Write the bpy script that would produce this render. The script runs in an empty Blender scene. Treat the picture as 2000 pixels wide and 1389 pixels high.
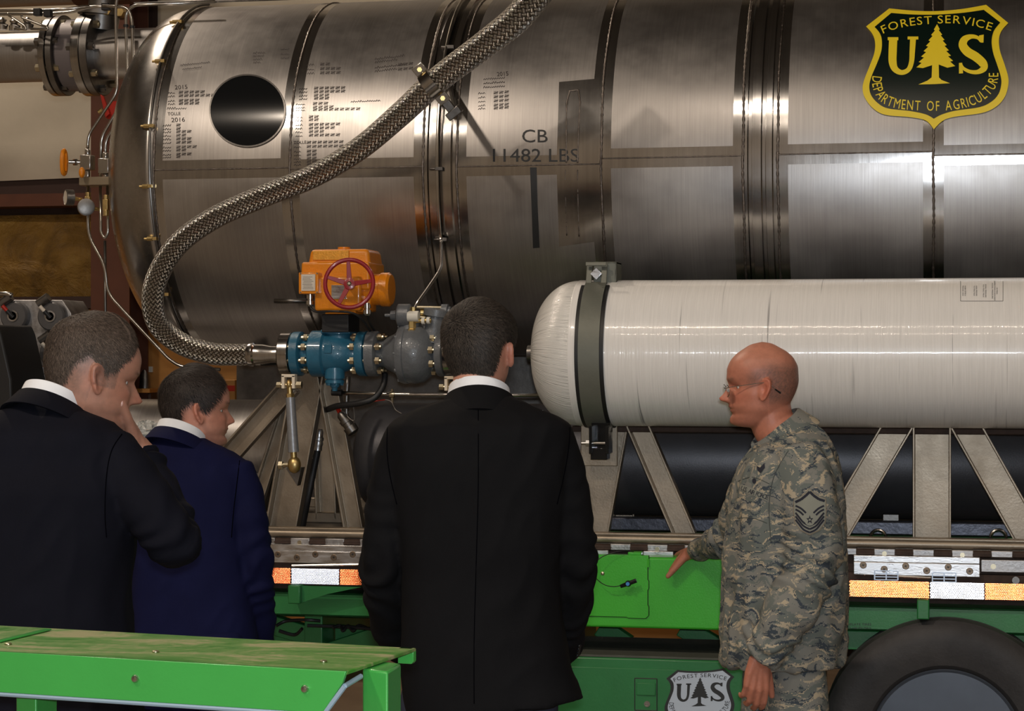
import bpy, bmesh, math, random
import numpy as np
from mathutils import Vector, Matrix, Quaternion
from mathutils.bvhtree import BVHTree
PI = math.pi
sc = bpy.context.scene
COL = sc.collection
rnd = random.Random(7)

# ------------------------------------------------------------------ camera
FPX = 4100.0                      # focal length in pixels of the 2000 px wide frame
YAW = math.radians(11.7)
CAMZ = 1.70
cam_d = bpy.data.cameras.new('camera'); cam_d.sensor_width = 36; cam_d.lens = FPX / 2000 * 36
cam = bpy.data.objects.new('camera', cam_d); COL.objects.link(cam)
cam.location = (0, 0, CAMZ); cam.rotation_euler = (PI / 2, 0, YAW)
cam_d.clip_end = 100
sc.camera = cam

# ------------------------------------------------------------------ view + world
sc.view_settings.view_transform = 'Standard'; sc.view_settings.look = 'None'
sc.view_settings.gamma = 1; sc.view_settings.use_curve_mapping = False
sc.view_settings.exposure = 0.12
sc.cycles.sample_clamp_indirect = 50
sc.cycles.blur_glossy = 0.0        # keep the tape's triple mirror bounces sharp
w = bpy.data.worlds.new('world'); sc.world = w; w.use_nodes = True
w.node_tree.nodes['Background'].inputs[0].default_value = (0.55, 0.6, 0.7, 1)
w.node_tree.nodes['Background'].inputs[1].default_value = 0.02

# ------------------------------------------------------------------ lights
def area_light(name, loc, size, size_y, power, col, target=None):
    l = bpy.data.lights.new(name, 'AREA'); l.shape = 'RECTANGLE'; l.size = size; l.size_y = size_y
    l.energy = power; l.color = col
    o = bpy.data.objects.new(name, l); COL.objects.link(o); o.location = loc
    if target is not None:
        d = Vector(target) - Vector(loc)
        o.rotation_euler = d.to_track_quat('-Z', 'Y').to_euler()
    return o
# the photographer's flash, just above the lens
fl = area_light('flash', (0.02, -0.03, CAMZ + 0.068), 0.075, 0.05, 80, (0.86, 0.93, 1.0), (-1.35, 7.0, 1.45))
# the hangar's warm high-bay lamps
HIGHBAY = [(-5.2, -0.6), (-1.6, -0.9), (2.6, -0.9), (6.5, -0.6), (-5.2, -5.0), (-1.0, -5.2), (3.6, -5.0), (-6.5, 9.9)]
WARM = (1.0, 0.84, 0.68)
for hx, hy in HIGHBAY: area_light('high_bay_lamp', (hx, hy, 8.6), 0.45, 0.45, (370 if hx == -5.2 and hy > -1 else 80) if hy < 5 else 260, WARM)

def ray(u, v):
    x = (u - 1000.0) / FPX; z = -(v - 694.5) / FPX
    c, s = math.cos(YAW), math.sin(YAW)
    return Vector((c * x - s, s * x + c, z))
CAMP = Vector((0, 0, CAMZ))
def at(u, v, Y):
    r = ray(u, v); return CAMP + r * (Y / r.y)
def atd(u, v, d):
    return CAMP + ray(u, v) * d
def atz(u, v, z):
    r = ray(u, v); return CAMP + r * ((z - CAMZ) / r.z)

# ------------------------------------------------------------------ colours + materials
def srgb(r, g, b):
    def f(c):
        c /= 255.0
        return c / 12.92 if c <= 0.04045 else ((c + 0.055) / 1.055) ** 2.4
    return (f(r), f(g), f(b), 1)

class NT:
    def __init__(s, name):
        s.m = bpy.data.materials.new(name); s.m.use_nodes = True
        s.t = s.m.node_tree; s.b = s.t.nodes['Principled BSDF']
    def n(s, typ, **kw):
        x = s.t.nodes.new(typ)
        for k, v in kw.items():
            if k.startswith('i_'): x.inputs[k[2:].replace('_', ' ')].default_value = v
            else: setattr(x, k, v)
        return x
    def l(s, a, ao, b, bi): s.t.links.new(a.outputs[ao], b.inputs[bi])
    def coord(s, scale=(1, 1, 1), out='Object', rot=(0, 0, 0)):
        c = s.n('ShaderNodeTexCoord'); mp = s.n('ShaderNodeMapping')
        mp.inputs['Scale'].default_value = scale; mp.inputs['Rotation'].default_value = rot
        s.l(c, out, mp, 0); return mp
    def noise(s, scale, vec=None, detail=4, rough=0.5, dist=0.0):
        x = s.n('ShaderNodeTexNoise'); x.inputs['Scale'].default_value = scale
        x.inputs['Detail'].default_value = detail; x.inputs['Roughness'].default_value = rough
        x.inputs['Distortion'].default_value = dist
        if vec is not None: s.l(vec, 0, x, 'Vector')
        return x
    def ramp(s, src, so, stops, interp='LINEAR'):
        r = s.n('ShaderNodeValToRGB'); r.color_ramp.interpolation = interp
        e = r.color_ramp.elements
        while len(e) < len(stops): e.new(0.5)
        for i, (p, c) in enumerate(stops):
            e[i].position = p; e[i].color = c if len(c) == 4 else (*c, 1)
        s.l(src, so, r, 0); return r
    def bump(s, src, so, strength, dist=0.01):
        b = s.n('ShaderNodeBump'); b.inputs['Strength'].default_value = strength; b.inputs['Distance'].default_value = dist
        s.l(src, so, b, 'Height'); s.l(b, 0, s.b, 'Normal'); return b

def mat(name, col, rough=0.5, metal=0.0, vary=0.0, vscale=8, bump=0.0, bscale=60, spec=0.5, coat=0.0, stretch=(1, 1, 1), rvary=0.0, aniso=0.0):
    t = NT(name); b = t.b
    b.inputs['Base Color'].default_value = col; b.inputs['Roughness'].default_value = rough
    b.inputs['Metallic'].default_value = metal; b.inputs['Specular IOR Level'].default_value = spec
    if coat: b.inputs['Coat Weight'].default_value = coat; b.inputs['Coat Roughness'].default_value = 0.08
    if vary or rvary:
        mp = t.coord(stretch); nz = t.noise(vscale, mp, 5, 0.6)
        if vary:
            lo = tuple(c * (1 - vary) for c in col[:3]); hi = tuple(min(1, c * (1 + vary)) for c in col[:3])
            r = t.ramp(nz, 0, [(0.3, lo), (0.7, hi)]); t.l(r, 0, b, 'Base Color')
        if rvary:
            r2 = t.ramp(nz, 0, [(0.3, (max(0.02, rough - rvary),) * 3), (0.7, (rough + rvary,) * 3)]); t.l(r2, 0, b, 'Roughness')
    if bump:
        mp = t.coord(stretch); nz = t.noise(bscale, mp, 4, 0.6); t.bump(nz, 0, bump, 0.004)
    if aniso:
        b.inputs['Anisotropic'].default_value = aniso
        tg = t.n('ShaderNodeTangent'); tg.direction_type = 'RADIAL'; tg.axis = 'X'
        t.l(tg, 0, b, 'Tangent')
    return t.m

# ------------------------------------------------------------------ mesh builder
class MB:
    def __init__(s): s.v = []; s.f = []; s.mi = []; s.m = 0; s.uv = None
    def add(s, vs, fs):
        o = len(s.v); s.v.extend([tuple(x) for x in vs]); s.f.extend([tuple(i + o for i in f) for f in fs]); s.mi.extend([s.m] * len(fs)); return s
    def box(s, c, d, R=None):
        x, y, z = d[0] / 2, d[1] / 2, d[2] / 2; c = Vector(c)
        vs = [Vector((a * x, b * y, e * z)) for a in (-1, 1) for b in (-1, 1) for e in (-1, 1)]
        if R is not None: vs = [R @ p for p in vs]
        return s.add([p + c for p in vs], [(0, 1, 3, 2), (4, 6, 7, 5), (0, 4, 5, 1), (2, 3, 7, 6), (0, 2, 6, 4), (1, 5, 7, 3)])
    def box2(s, a, b):
        a = Vector(a); b = Vector(b); return s.box((a + b) / 2, [abs(b[i] - a[i]) for i in range(3)])
    @staticmethod
    def frame(d):
        d = Vector(d).normalized(); up = Vector((0, 0, 1)) if abs(d.z) < 0.9 else Vector((0, 1, 0))
        a = d.cross(up).normalized(); b = a.cross(d).normalized(); return a, b, d
    def lathe(s, p0, d, prof, n=32, ph=0.0):
        """prof: list of (distance along d, radius); closed with caps where radius>0 at the ends"""
        a, b, d = s.frame(d); p0 = Vector(p0); vs = []; fs = []; k = len(prof)
        for (t, r) in prof:
            for i in range(n):
                an = 2 * PI * i / n + ph
                vs.append(p0 + d * t + a * (r * math.cos(an)) + b * (r * math.sin(an)))
        for j in range(k - 1):
            for i in range(n):
                i2 = (i + 1) % n; fs.append((j * n + i, j * n + i2, (j + 1) * n + i2, (j + 1) * n + i))
        fs.append(tuple(range(n - 1, -1, -1))); fs.append(tuple((k - 1) * n + i for i in range(n)))
        return s.add(vs, fs)
    def cyl(s, p0, p1, r, n=20, r1=None):
        p0 = Vector(p0); p1 = Vector(p1); L = (p1 - p0).length
        return s.lathe(p0, p1 - p0, [(0, r), (L, r if r1 is None else r1)], n)
    def hexa(s, p0, p1, r):
        return s.cyl(p0, p1, r, 6)
    def tube(s, pts, r, n=10, sub=6, closed=False):
        pts = smooth_path(pts, sub, closed) if sub > 1 else [Vector(p) for p in pts]
        rs = r if isinstance(r, (list, tuple)) else None
        m = len(pts); vs = []; fs = []
        T = [(pts[min(i + 1, m - 1)] - pts[max(i - 1, 0)]).normalized() for i in range(m)]
        if closed: T = [(pts[(i + 1) % m] - pts[i - 1]).normalized() for i in range(m)]
        a, b, _ = s.frame(T[0])
        for i in range(m):
            if i: 
                q = T[i - 1].rotation_difference(T[i]); a = q @ a; a = (a - T[i] * a.dot(T[i])).normalized()
            b = T[i].cross(a)
            rr = r if rs is None else np.interp(i / (m - 1), np.linspace(0, 1, len(rs)), rs)
            for j in range(n):
                an = 2 * PI * j / n; vs.append(pts[i] + a * (rr * math.cos(an)) + b * (rr * math.sin(an)))
        K = m if closed else m - 1
        for i in range(K):
            i2 = (i + 1) % m
            for j in range(n):
                j2 = (j + 1) % n; fs.append((i * n + j, i * n + j2, i2 * n + j2, i2 * n + j))
        if not closed: fs.append(tuple(range(n - 1, -1, -1))); fs.append(tuple((m - 1) * n + i for i in range(n)))
        s.last = (m, n, pts)
        return s.add(vs, fs)
    def ball(s, c, r, nu=16, nv=10, R=None):
        r = (r, r, r) if not hasattr(r, '__len__') else r; c = Vector(c)
        vs = [Vector((0, 0, r[2]))]; fs = []
        for j in range(1, nv):
            ph = PI * j / nv
            for i in range(nu):
                th = 2 * PI * i / nu
                vs.append(Vector((r[0] * math.sin(ph) * math.cos(th), r[1] * math.sin(ph) * math.sin(th), r[2] * math.cos(ph))))
        vs.append(Vector((0, 0, -r[2])))
        for i in range(nu): fs.append((0, 1 + i, 1 + (i + 1) % nu))
        for j in range(nv - 2):
            for i in range(nu):
                i2 = (i + 1) % nu; fs.append((1 + j * nu + i, 1 + (j + 1) * nu + i, 1 + (j + 1) * nu + i2, 1 + j * nu + i2))
        L = len(vs) - 1
        for i in range(nu): fs.append((L, 1 + (nv - 2) * nu + (i + 1) % nu, 1 + (nv - 2) * nu + i))
        if R is not None: vs = [R @ p for p in vs]
        return s.add([p + c for p in vs], fs)
    def caps(s, pts, rs, n=16):
        """chain of tapered capsules"""
        pts = [Vector(p) for p in pts]
        for i in range(len(pts) - 1):
            p, q = pts[i], pts[i + 1]; L = (q - p).length; r0, r1 = rs[i], rs[i + 1]
            if L < 1e-6: continue
            prof = [(-r0 * math.cos(t), r0 * math.sin(t) + 1e-5) for t in np.linspace(0.05, PI / 2, 6)]
            prof += [(L + r1 * math.sin(t), r1 * math.cos(t) + 1e-5) for t in np.linspace(0, PI / 2 - 0.05, 6)]
            s.lathe(p, q - p, prof, n)
        return s
    def prism(s, poly, fn0, fn1):
        """poly: 2D points; fn0/fn1 map a 2D point to the two faces"""
        n = len(poly); vs = [fn0(*p) for p in poly] + [fn1(*p) for p in poly]
        fs = [tuple(range(n)), tuple(range(2 * n - 1, n - 1, -1))] + [(i, i + n, (i + 1) % n + n, (i + 1) % n) for i in range(n)]
        return s.add(vs, fs)
    def loft(s, rings, cap=True):
        n = len(rings[0]); vs = [p for r in rings for p in r]; fs = []
        for j in range(len(rings) - 1):
            for i in range(n):
                i2 = (i + 1) % n; fs.append((j * n + i, j * n + i2, (j + 1) * n + i2, (j + 1) * n + i))
        if cap: fs.append(tuple(range(n - 1, -1, -1))); fs.append(tuple((len(rings) - 1) * n + i for i in range(n)))
        return s.add(vs, fs)
    def mesh(s, name, origin=(0, 0, 0)):
        me = bpy.data.meshes.new(name); o = Vector(origin)
        me.from_pydata([tuple(Vector(p) - o) for p in s.v], [], s.f); me.update()
        bm = bmesh.new(); bm.from_mesh(me); bmesh.ops.recalc_face_normals(bm, faces=bm.faces); bm.to_mesh(me); bm.free()
        return me
    def build(s, name, mats, parent=None, smooth=True, bevel=0, angle=35, recalc=True):
        o = wloc(parent) if parent else Vector((0, 0, 0))
        me = s.mesh(name, o)
        return link_mesh(name, me, mats, parent, smooth, bevel, angle, s.mi)

def link_mesh(name, me, mats, parent=None, smooth=True, bevel=0, angle=35, mi=None):
    if not isinstance(mats, (list, tuple)): mats = [mats]
    for m in mats: me.materials.append(m)
    if mi is not None and len(mats) > 1: me.polygons.foreach_set('material_index', mi)
    ob = bpy.data.objects.new(name, me); COL.objects.link(ob)
    if parent: ob.parent = parent
    if smooth:
        me.polygons.foreach_set('use_smooth', [True] * len(me.polygons))
        if angle < 180: me.set_sharp_from_angle(angle=math.radians(angle))
    if bevel:
        b = ob.modifiers.new('bevel', 'BEVEL'); b.width = bevel; b.segments = 2; b.limit_method = 'ANGLE'; b.angle_limit = math.radians(40)
    return ob

def wloc(o):
    p = Vector((0, 0, 0))
    while o: p = p + o.location; o = o.parent
    return p
def smooth_path(pts, sub=6, closed=False):
    P = [Vector(p) for p in pts]; out = []; n = len(P)
    if n < 3: return P
    rng = range(n) if closed else range(n - 1)
    for i in rng:
        if closed: p0, p1, p2, p3 = P[i - 1], P[i], P[(i + 1) % n], P[(i + 2) % n]
        else: p0, p1, p2, p3 = P[max(i - 1, 0)], P[i], P[i + 1], P[min(i + 2, n - 1)]
        for k in range(sub):
            t = k / sub
            out.append(0.5 * ((2 * p1) + (-p0 + p2) * t + (2 * p0 - 5 * p1 + 4 * p2 - p3) * t * t + (-p0 + 3 * p1 - 3 * p2 + p3) * t ** 3))
    if not closed: out.append(P[-1])
    return out
def bend_path(pts, rad=0.03, k=5):
    """straight runs with rounded corners"""
    P = [Vector(p) for p in pts]; out = [P[0]]
    for i in range(1, len(P) - 1):
        a = (P[i - 1] - P[i]); b = (P[i + 1] - P[i]); r = min(rad, a.length * 0.45, b.length * 0.45)
        A = P[i] + a.normalized() * r; B = P[i] + b.normalized() * r
        for j in range(k + 1):
            t = j / k; out.append((1 - t) ** 2 * A + 2 * t * (1 - t) * P[i] + t * t * B)
    out.append(P[-1]); return out

def tag(o, label=None, cat=None, group=None, kind=None):
    if label: o['label'] = label
    if cat: o['category'] = cat
    if group: o['group'] = group
    if kind: o['kind'] = kind
    return o
def thing(name, label, cat, loc=(0, 0, 0), group=None):
    o = bpy.data.objects.new(name, None); COL.objects.link(o); o.location = loc; o.empty_display_size = 0.1
    return tag(o, label, cat, group)
def inst(name, me, parent, M, label=None):
    o = bpy.data.objects.new(name, me); COL.objects.link(o)
    if parent: o.parent = parent; M = Matrix.Translation(-wloc(parent)) @ M
    o.matrix_basis = M
    if label: o['label'] = label
    return o
def orient(loc, d):
    """matrix whose local Z points along d"""
    return Matrix.Translation(Vector(loc)) @ Vector(d).to_track_quat('Z', 'Y').to_matrix().to_4x4()

# ------------------------------------------------------------------ flat print: 2D shapes carried onto a surface
def text2d(txt, size=1.0, bold=0.0):
    cu = bpy.data.curves.new('t', 'FONT'); cu.body = txt; cu.size = size; cu.align_x = 'CENTER'; cu.offset = bold; cu.resolution_u = 3
    ob = bpy.data.objects.new('t', cu); COL.objects.link(ob)
    bpy.context.view_layer.update()
    me = bpy.data.meshes.new_from_object(ob.evaluated_get(bpy.context.evaluated_depsgraph_get()))
    vs = [(p.co.x, p.co.y) for p in me.vertices]; fs = [tuple(p.vertices) for p in me.polygons]
    bpy.data.objects.remove(ob); bpy.data.curves.remove(cu); bpy.data.meshes.remove(me)
    return vs, fs
class Flat:
    def __init__(s): s.v = []; s.f = []; s.mi = []; s.m = 0
    def add(s, vs, fs):
        o = len(s.v); s.v.extend(vs); s.f.extend([tuple(i + o for i in f) for f in fs]); s.mi.extend([s.m] * len(fs))
    def poly(s, pts): s.add(list(pts), [tuple(range(len(pts)))])
    def stroke(s, pts, w):
        for (a, b) in zip(pts[:-1], pts[1:]):
            a = Vector(a); b = Vector(b); d = (b - a)
            if d.length < 1e-6: continue
            n = Vector((-d.y, d.x)).normalized() * (w / 2)
            s.add([tuple(a + n), tuple(b + n), tuple(b - n), tuple(a - n)], [(0, 1, 2, 3)])
    def text(s, txt, cx, cy, h, wscale=1.0, rot=0.0, bold=0.0):
        """cy is the baseline, y runs down (pixels)"""
        vs, fs = text2d(txt, h / 0.69, bold); c, sn = math.cos(rot), math.sin(rot)
        s.add([(cx + c * (x * wscale) + sn * y, cy + sn * (x * wscale) - c * y) for x, y in vs], fs)
    def arc_text(s, txt, pts, h, wscale=1.0, bold=0.0, space=0.55):
        """letters set along a polyline (x, y down)"""
        P = smooth_path([(x, y, 0) for x, y in pts], 12); L = [0]
        for a, b in zip(P[:-1], P[1:]): L.append(L[-1] + (b - a).length)
        ws = []
        for ch in txt:
            if ch == ' ': ws.append(0.42); continue
            vs, _ = text2d(ch, 1.0); ws.append((max(p[0] for p in vs) - min(p[0] for p in vs)) * 1.0 + 0.10)
        tot = sum(ws); k = L[-1] / tot; pos = 0
        for ch, w_ in zip(txt, ws):
            t = (pos + w_ / 2) * k; pos += w_
            if ch == ' ': continue
            i = min(max(1, int(np.searchsorted(L, t))), len(P) - 1); f = (t - L[i - 1]) / (L[i] - L[i - 1])
            p = P[i - 1].lerp(P[i], f); d = (P[min(i + 1, len(P) - 1)] - P[max(0, i - 2)]).normalized()
            s.text(ch, p.x, p.y, h, wscale, math.atan2(d.y, d.x), bold)
    def make(s, name, fn, mats, parent=None, step=10, off=0.0006, thick=0.0, xstep=0):
        me = bpy.data.meshes.new(name); me.from_pydata([(x, y, 0) for x, y in s.v], [], s.f)
        bm = bmesh.new(); bm.from_mesh(me)
        for f, m in zip(bm.faces, s.mi): f.material_index = m
        bmesh.ops.triangulate(bm, faces=[f for f in bm.faces if len(f.verts) > 4])
        if step:
            ys = [v.co.y for v in bm.verts]
            for y in np.arange(math.floor(min(ys) / step) * step + step, max(ys), step):
                bmesh.ops.bisect_plane(bm, geom=bm.verts[:] + bm.edges[:] + bm.faces[:], plane_co=(0, y, 0), plane_no=(0, 1, 0), dist=1e-5)
        if xstep:
            xs_ = [v.co.x for v in bm.verts]
            for x in np.arange(math.floor(min(xs_) / xstep) * xstep + xstep, max(xs_), xstep):
                bmesh.ops.bisect_plane(bm, geom=bm.verts[:] + bm.edges[:] + bm.faces[:], plane_co=(x, 0, 0), plane_no=(1, 0, 0), dist=1e-5)
        o = wloc(parent) if parent else Vector((0, 0, 0))
        bad = []
        for v in bm.verts:
            p = fn(v.co.x, v.co.y, off)
            if p is None: bad.append(v); continue
            v.co = p - o
        if bad: bmesh.ops.delete(bm, geom=bad, context='VERTS')
        if thick:
            pass
        bm.to_mesh(me); bm.free()
        return link_mesh(name, me, mats, parent, True, 0, 180)

exec_marker = 0
# ================================================================== materials
def brushed(name, base, rough, aniso=0.6, scale=(2, 260, 260), tint=0.12, bumpy=0.02, along='X'):
    t = NT(name); b = t.b
    b.inputs['Metallic'].default_value = 1.0; b.inputs['Anisotropic'].default_value = aniso
    tg = t.n('ShaderNodeTangent'); tg.direction_type = 'RADIAL'; tg.axis = along; t.l(tg, 0, b, 'Tangent')
    mp = t.coord(scale); nz = t.noise(1.0, mp, 5, 0.65)
    lo = tuple(c * (1 - tint) for c in base[:3]); hi = tuple(min(1, c * (1 + tint)) for c in base[:3])
    r = t.ramp(nz, 0, [(0.3, lo), (0.7, hi)])
    mp2 = t.coord((1.2, 1.2, 1.2)); n2 = t.noise(3.0, mp2, 6, 0.62)
    mix = t.n('ShaderNodeMix', data_type='RGBA', blend_type='MULTIPLY'); mix.inputs[0].default_value = 0.5
    r2 = t.ramp(n2, 0, [(0.35, (0.72, 0.72, 0.74)), (0.7, (1, 0.99, 0.97))])
    t.l(r, 0, mix, 6); t.l(r2, 0, mix, 7); t.l(mix, 2, b, 'Base Color')
    rr = t.ramp(n2, 0, [(0.3, (rough * 0.85,) * 3), (0.7, (rough * 1.15,) * 3)]); t.l(rr, 0, b, 'Roughness')
    if bumpy: t.bump(nz, 0, bumpy, 0.002)
    return t.m
M = {}
# circumferential brushing: lines run around X, so noise varies fast along X
M['shell'] = brushed('shell_steel', (0.42, 0.40, 0.385), 0.36, 0.55, (170, 3, 3), 0.10, 0.03)
M['polish'] = brushed('polished_steel', (0.50, 0.49, 0.48), 0.17, 0.4, (90, 2, 2), 0.12, 0.03)
M['weld'] = mat('weld_metal', (0.22, 0.19, 0.17, 1), 0.38, 1.0, 0.35, 60, 0.6, 220)
M['steel'] = mat('stainless_tube', (0.55, 0.53, 0.50, 1), 0.22, 1.0, 0.1, 20)
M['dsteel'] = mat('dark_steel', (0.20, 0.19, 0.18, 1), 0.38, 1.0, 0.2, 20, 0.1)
M['brass'] = mat('brass', (0.62, 0.46, 0.20, 1), 0.38, 1.0, 0.15, 40)
M['zinc'] = mat('zinc_bolt', (0.58, 0.52, 0.38, 1), 0.3, 1.0, 0.15, 40)
M['frame'] = mat('mill_steel_frame', srgb(150, 138, 122), 0.42, 0.75, 0.22, 6, 0.12, 120, rvary=0.1)
M['alu'] = mat('aluminium', (0.62, 0.62, 0.63, 1), 0.32, 1.0, 0.22, 14, 0.1, 60, stretch=(1, 4, 4), rvary=0.1)
M['aluworn'] = mat('worn_aluminium', (0.42, 0.41, 0.41, 1), 0.42, 0.9, 0.35, 18, 0.2, 80, rvary=0.1)
M['rust'] = mat('rusty_brown_steel', srgb(62, 46, 38), 0.7, 0.3, 0.35, 20, 0.3, 80)
M['gold'] = mat('yellow_actuator_paint', srgb(226, 135, 20), 0.3, 0.0, 0.05, 20, 0.25, 160, coat=0.4)
M['red'] = mat('red_paint', srgb(150, 30, 40), 0.3, 0.0, 0.1, 30, coat=0.4)
M['redl'] = mat('red_handle_paint', srgb(170, 32, 12), 0.4)
M['blue'] = mat('blue_valve_paint', srgb(40, 100, 128), 0.33, 0.0, 0.12, 20, 0.25, 120, coat=0.3)
M['grey'] = mat('grey_cast_paint', srgb(104, 108, 112), 0.38, 0.1, 0.12, 24, 0.5, 70, coat=0.2)
M['black'] = mat('black_rubber', (0.012, 0.012, 0.013, 1), 0.5)
M['gloss'] = mat('black_gloss', (0.008, 0.009, 0.010, 1), 0.12)
M['blackt'] = mat('black_tank_paint', (0.10, 0.10, 0.11, 1), 0.42, 0.55, 0.1, 10, 0.1, 200)
M['green'] = mat('bright_green_paint', srgb(64, 178, 48), 0.32, 0.0, 0.06, 4, 0.1, 180, coat=0.25)
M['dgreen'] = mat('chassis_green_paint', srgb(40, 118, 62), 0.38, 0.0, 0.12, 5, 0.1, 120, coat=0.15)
M['strap'] = mat('grey_strap', srgb(112, 114, 104), 0.5, 0.2, 0.06, 20, 0.1, 100)
M['white'] = mat('white_paint', srgb(225, 222, 210), 0.45)
M['walk'] = mat('dark_grip_surface', srgb(84, 86, 78), 0.75, 0, 0.15, 12, 0.5, 260)
M['ink'] = mat('black_ink', (0.02, 0.02, 0.02, 1), 0.5)
M['ink2'] = mat('faded_marker', srgb(60, 52, 50), 0.55)
M['yel'] = mat('emblem_yellow', srgb(252, 224, 50), 0.4)
M['emg'] = mat('emblem_dark_green', srgb(6, 26, 20), 0.3)
M['emw'] = mat('emblem_white', srgb(196, 208, 222), 0.4)
M['paper'] = mat('paper_label', srgb(215, 205, 190), 0.5)

def concrete():
    t = NT('concrete_floor'); mp = t.coord((1, 1, 1)); n = t.noise(1.3, mp, 8, 0.65, 0.4); n2 = t.noise(14, mp, 6, 0.7)
    r = t.ramp(n, 0, [(0.3, srgb(104, 92, 78)), (0.7, srgb(138, 124, 106))]); t.l(r, 0, t.b, 'Base Color')
    t.b.inputs['Roughness'].default_value = 0.45; t.bump(n2, 0, 0.15, 0.003); return t.m
M['floor'] = concrete()
def insulation():
    t = NT('yellow_insulation'); mp = t.coord((1, 1, 1)); n = t.noise(2.6, mp, 8, 0.68, 1.2); n2 = t.noise(9, mp, 6, 0.7, 0.6)
    r = t.ramp(n, 0, [(0.25, srgb(92, 66, 26)), (0.5, srgb(150, 112, 46)), (0.75, srgb(176, 140, 66))]); t.l(r, 0, t.b, 'Base Color')
    t.b.inputs['Roughness'].default_value = 0.55; t.bump(n2, 0, 0.8, 0.05); return t.m
M['insul'] = insulation()
M['cream'] = mat('cream_vinyl_facing', srgb(186, 176, 158), 0.6, 0, 0.07, 2.5, 0.5, 5)
M['ply'] = mat('plywood', srgb(184, 128, 62), 0.6, 0, 0.14, 2.5, 0.1, 40, stretch=(1, 1, 5))
M['brown'] = mat('red_oxide_steel', srgb(84, 44, 26), 0.55, 0, 0.15, 5)
M['darkbrown'] = mat('dark_girt_steel', srgb(46, 24, 16), 0.6)
M['ceil'] = mat('ceiling_facing', srgb(96, 92, 86), 0.8, 0, 0.1, 3)
M['wallf'] = mat('painted_wall', srgb(170, 160, 146), 0.7, 0, 0.1, 2)

# ================================================================== the setting
def struct(name, mb, m, **k):
    o = mb.build(name, m, **k); return tag(o, kind='structure')
BW = 12.0
struct('floor', MB().box2((-13, -9, -0.1), (11, BW + 0.2, 0)), M['floor'], smooth=False)
struct('ceiling', MB().box2((-13, -9, 9.6), (11, BW + 0.2, 9.7)), M['ceil'], smooth=False)
struct('wall_left', MB().box2((-13.1, -9, 0), (-13, BW, 9.6)), M['wallf'], smooth=False)
struct('wall_right', MB().box2((11, -9, 0), (11.1, BW, 9.6)), M['wallf'], smooth=False)
struct('wall_front', MB().box2((-13, -9.1, 0), (11, -9, 9.6)), M['wallf'], smooth=False)
wb = struct('wall_back', MB().box2((-13, BW, 0), (11, BW + 0.1, 9.6)), M['darkbrown'], smooth=False)
# wainscot, insulation and vinyl facing on the back wall (bays between the steel columns)
colx = [at(242, 500, 11.75).x + k * 6.1 for k in range(-1, 3)]
for i, (xa, xb) in enumerate([(-13, colx[0]), (colx[0], colx[1]), (colx[1], colx[2]), (colx[2], 11)]):
    n = max(1, round((xb - xa) / 1.22)); st = (xb - xa) / n
    for k in range(n):
        MB().box2((xa + k * st + 0.004, BW - 0.03, 0.05), (xa + (k + 1) * st - 0.004, BW, 1.98)).build('plywood_panel', M['ply'], wb, smooth=False)
def pillow(xa, xb, za, zb, m, name, depth=0.10, slope=0.0):
    """a batt of insulation bulging between the girts"""
    nx = max(2, int((xb - xa) / 0.06)); nz = max(2, int((zb - za) / 0.06)); vs = []; fs = []
    r_ = random.Random(int(xa * 10) + 5); ph = [r_.uniform(0, 6) for _ in range(6)]
    for j in range(nz + 1):
        for i in range(nx + 1):
            x = xa + (xb - xa) * i / nx; z = za + (zb - za) * j / nz; z += slope * (x - xa) * (1 - j / nz)
            e = min(1, min(i, nx - i) / 3) * min(1, min(j, nz - j) / 3)
            b = depth * e * (0.6 + 0.22 * math.sin(3.1 * x + ph[0]) + 0.14 * math.sin(7.3 * x + 3 * z + ph[1]) + 0.10 * math.sin(11 * z - 5 * x + ph[2]))
            vs.append((x, BW - 0.012 - b, z))
    for j in range(nz):
        for i in range(nx): a = j * (nx + 1) + i; fs.append((a, a + 1, a + nx + 2, a + nx + 1))
    mb = MB().add(vs, fs); o = mb.build(name, m, wb, angle=180); return o
bays = [(-13, colx[0] - 0.12), (colx[0] + 0.12, colx[1] - 0.12), (colx[1] + 0.12, colx[2] - 0.12), (colx[2] + 0.12, 11)]
for xa, xb in bays:
    pillow(xa, xb, 2.06, 2.56, M['insul'], 'insulation_batt', 0.10)
    pillow(xa, xb, 2.66, 4.3, M['cream'], 'vinyl_facing', 0.05, 0.022)
    pillow(xa, xb, 4.42, 6.9, M['cream'], 'vinyl_facing', 0.06)
    pillow(xa, xb, 7.0, 9.5, M['cream'], 'vinyl_facing', 0.06)
    MB().box2((xa, BW - 0.16, 1.985), (xb, BW - 0.01, 2.055)).build('girt', M['darkbrown'], wb, smooth=False)
    MB().box2((xa, BW - 0.20, 2.60), (xb, BW - 0.01, 2.675)).build('girt', M['brown'], wb, smooth=False)
    MB().box2((xa, BW - 0.20, 4.3), (xb, BW - 0.01, 4.42)).build('girt', M['brown'], wb, smooth=False)
    MB().box2((xa, BW - 0.20, 6.9), (xb, BW - 0.01, 7.0)).build('girt', M['brown'], wb, smooth=False)
for k, x in enumerate(colx):
    mb = MB(); mb.box2((x - 0.12, BW - 0.46, 0), (x + 0.12, BW - 0.445, 9.5)); mb.box2((x - 0.008, BW - 0.445, 0), (x + 0.008, BW - 0.175, 9.5)); mb.box2((x - 0.12, BW - 0.175, 0), (x + 0.12, BW - 0.16, 9.5))
    struct('trim_%d' % (k + 1), mb, M['brown'], smooth=False)
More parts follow.
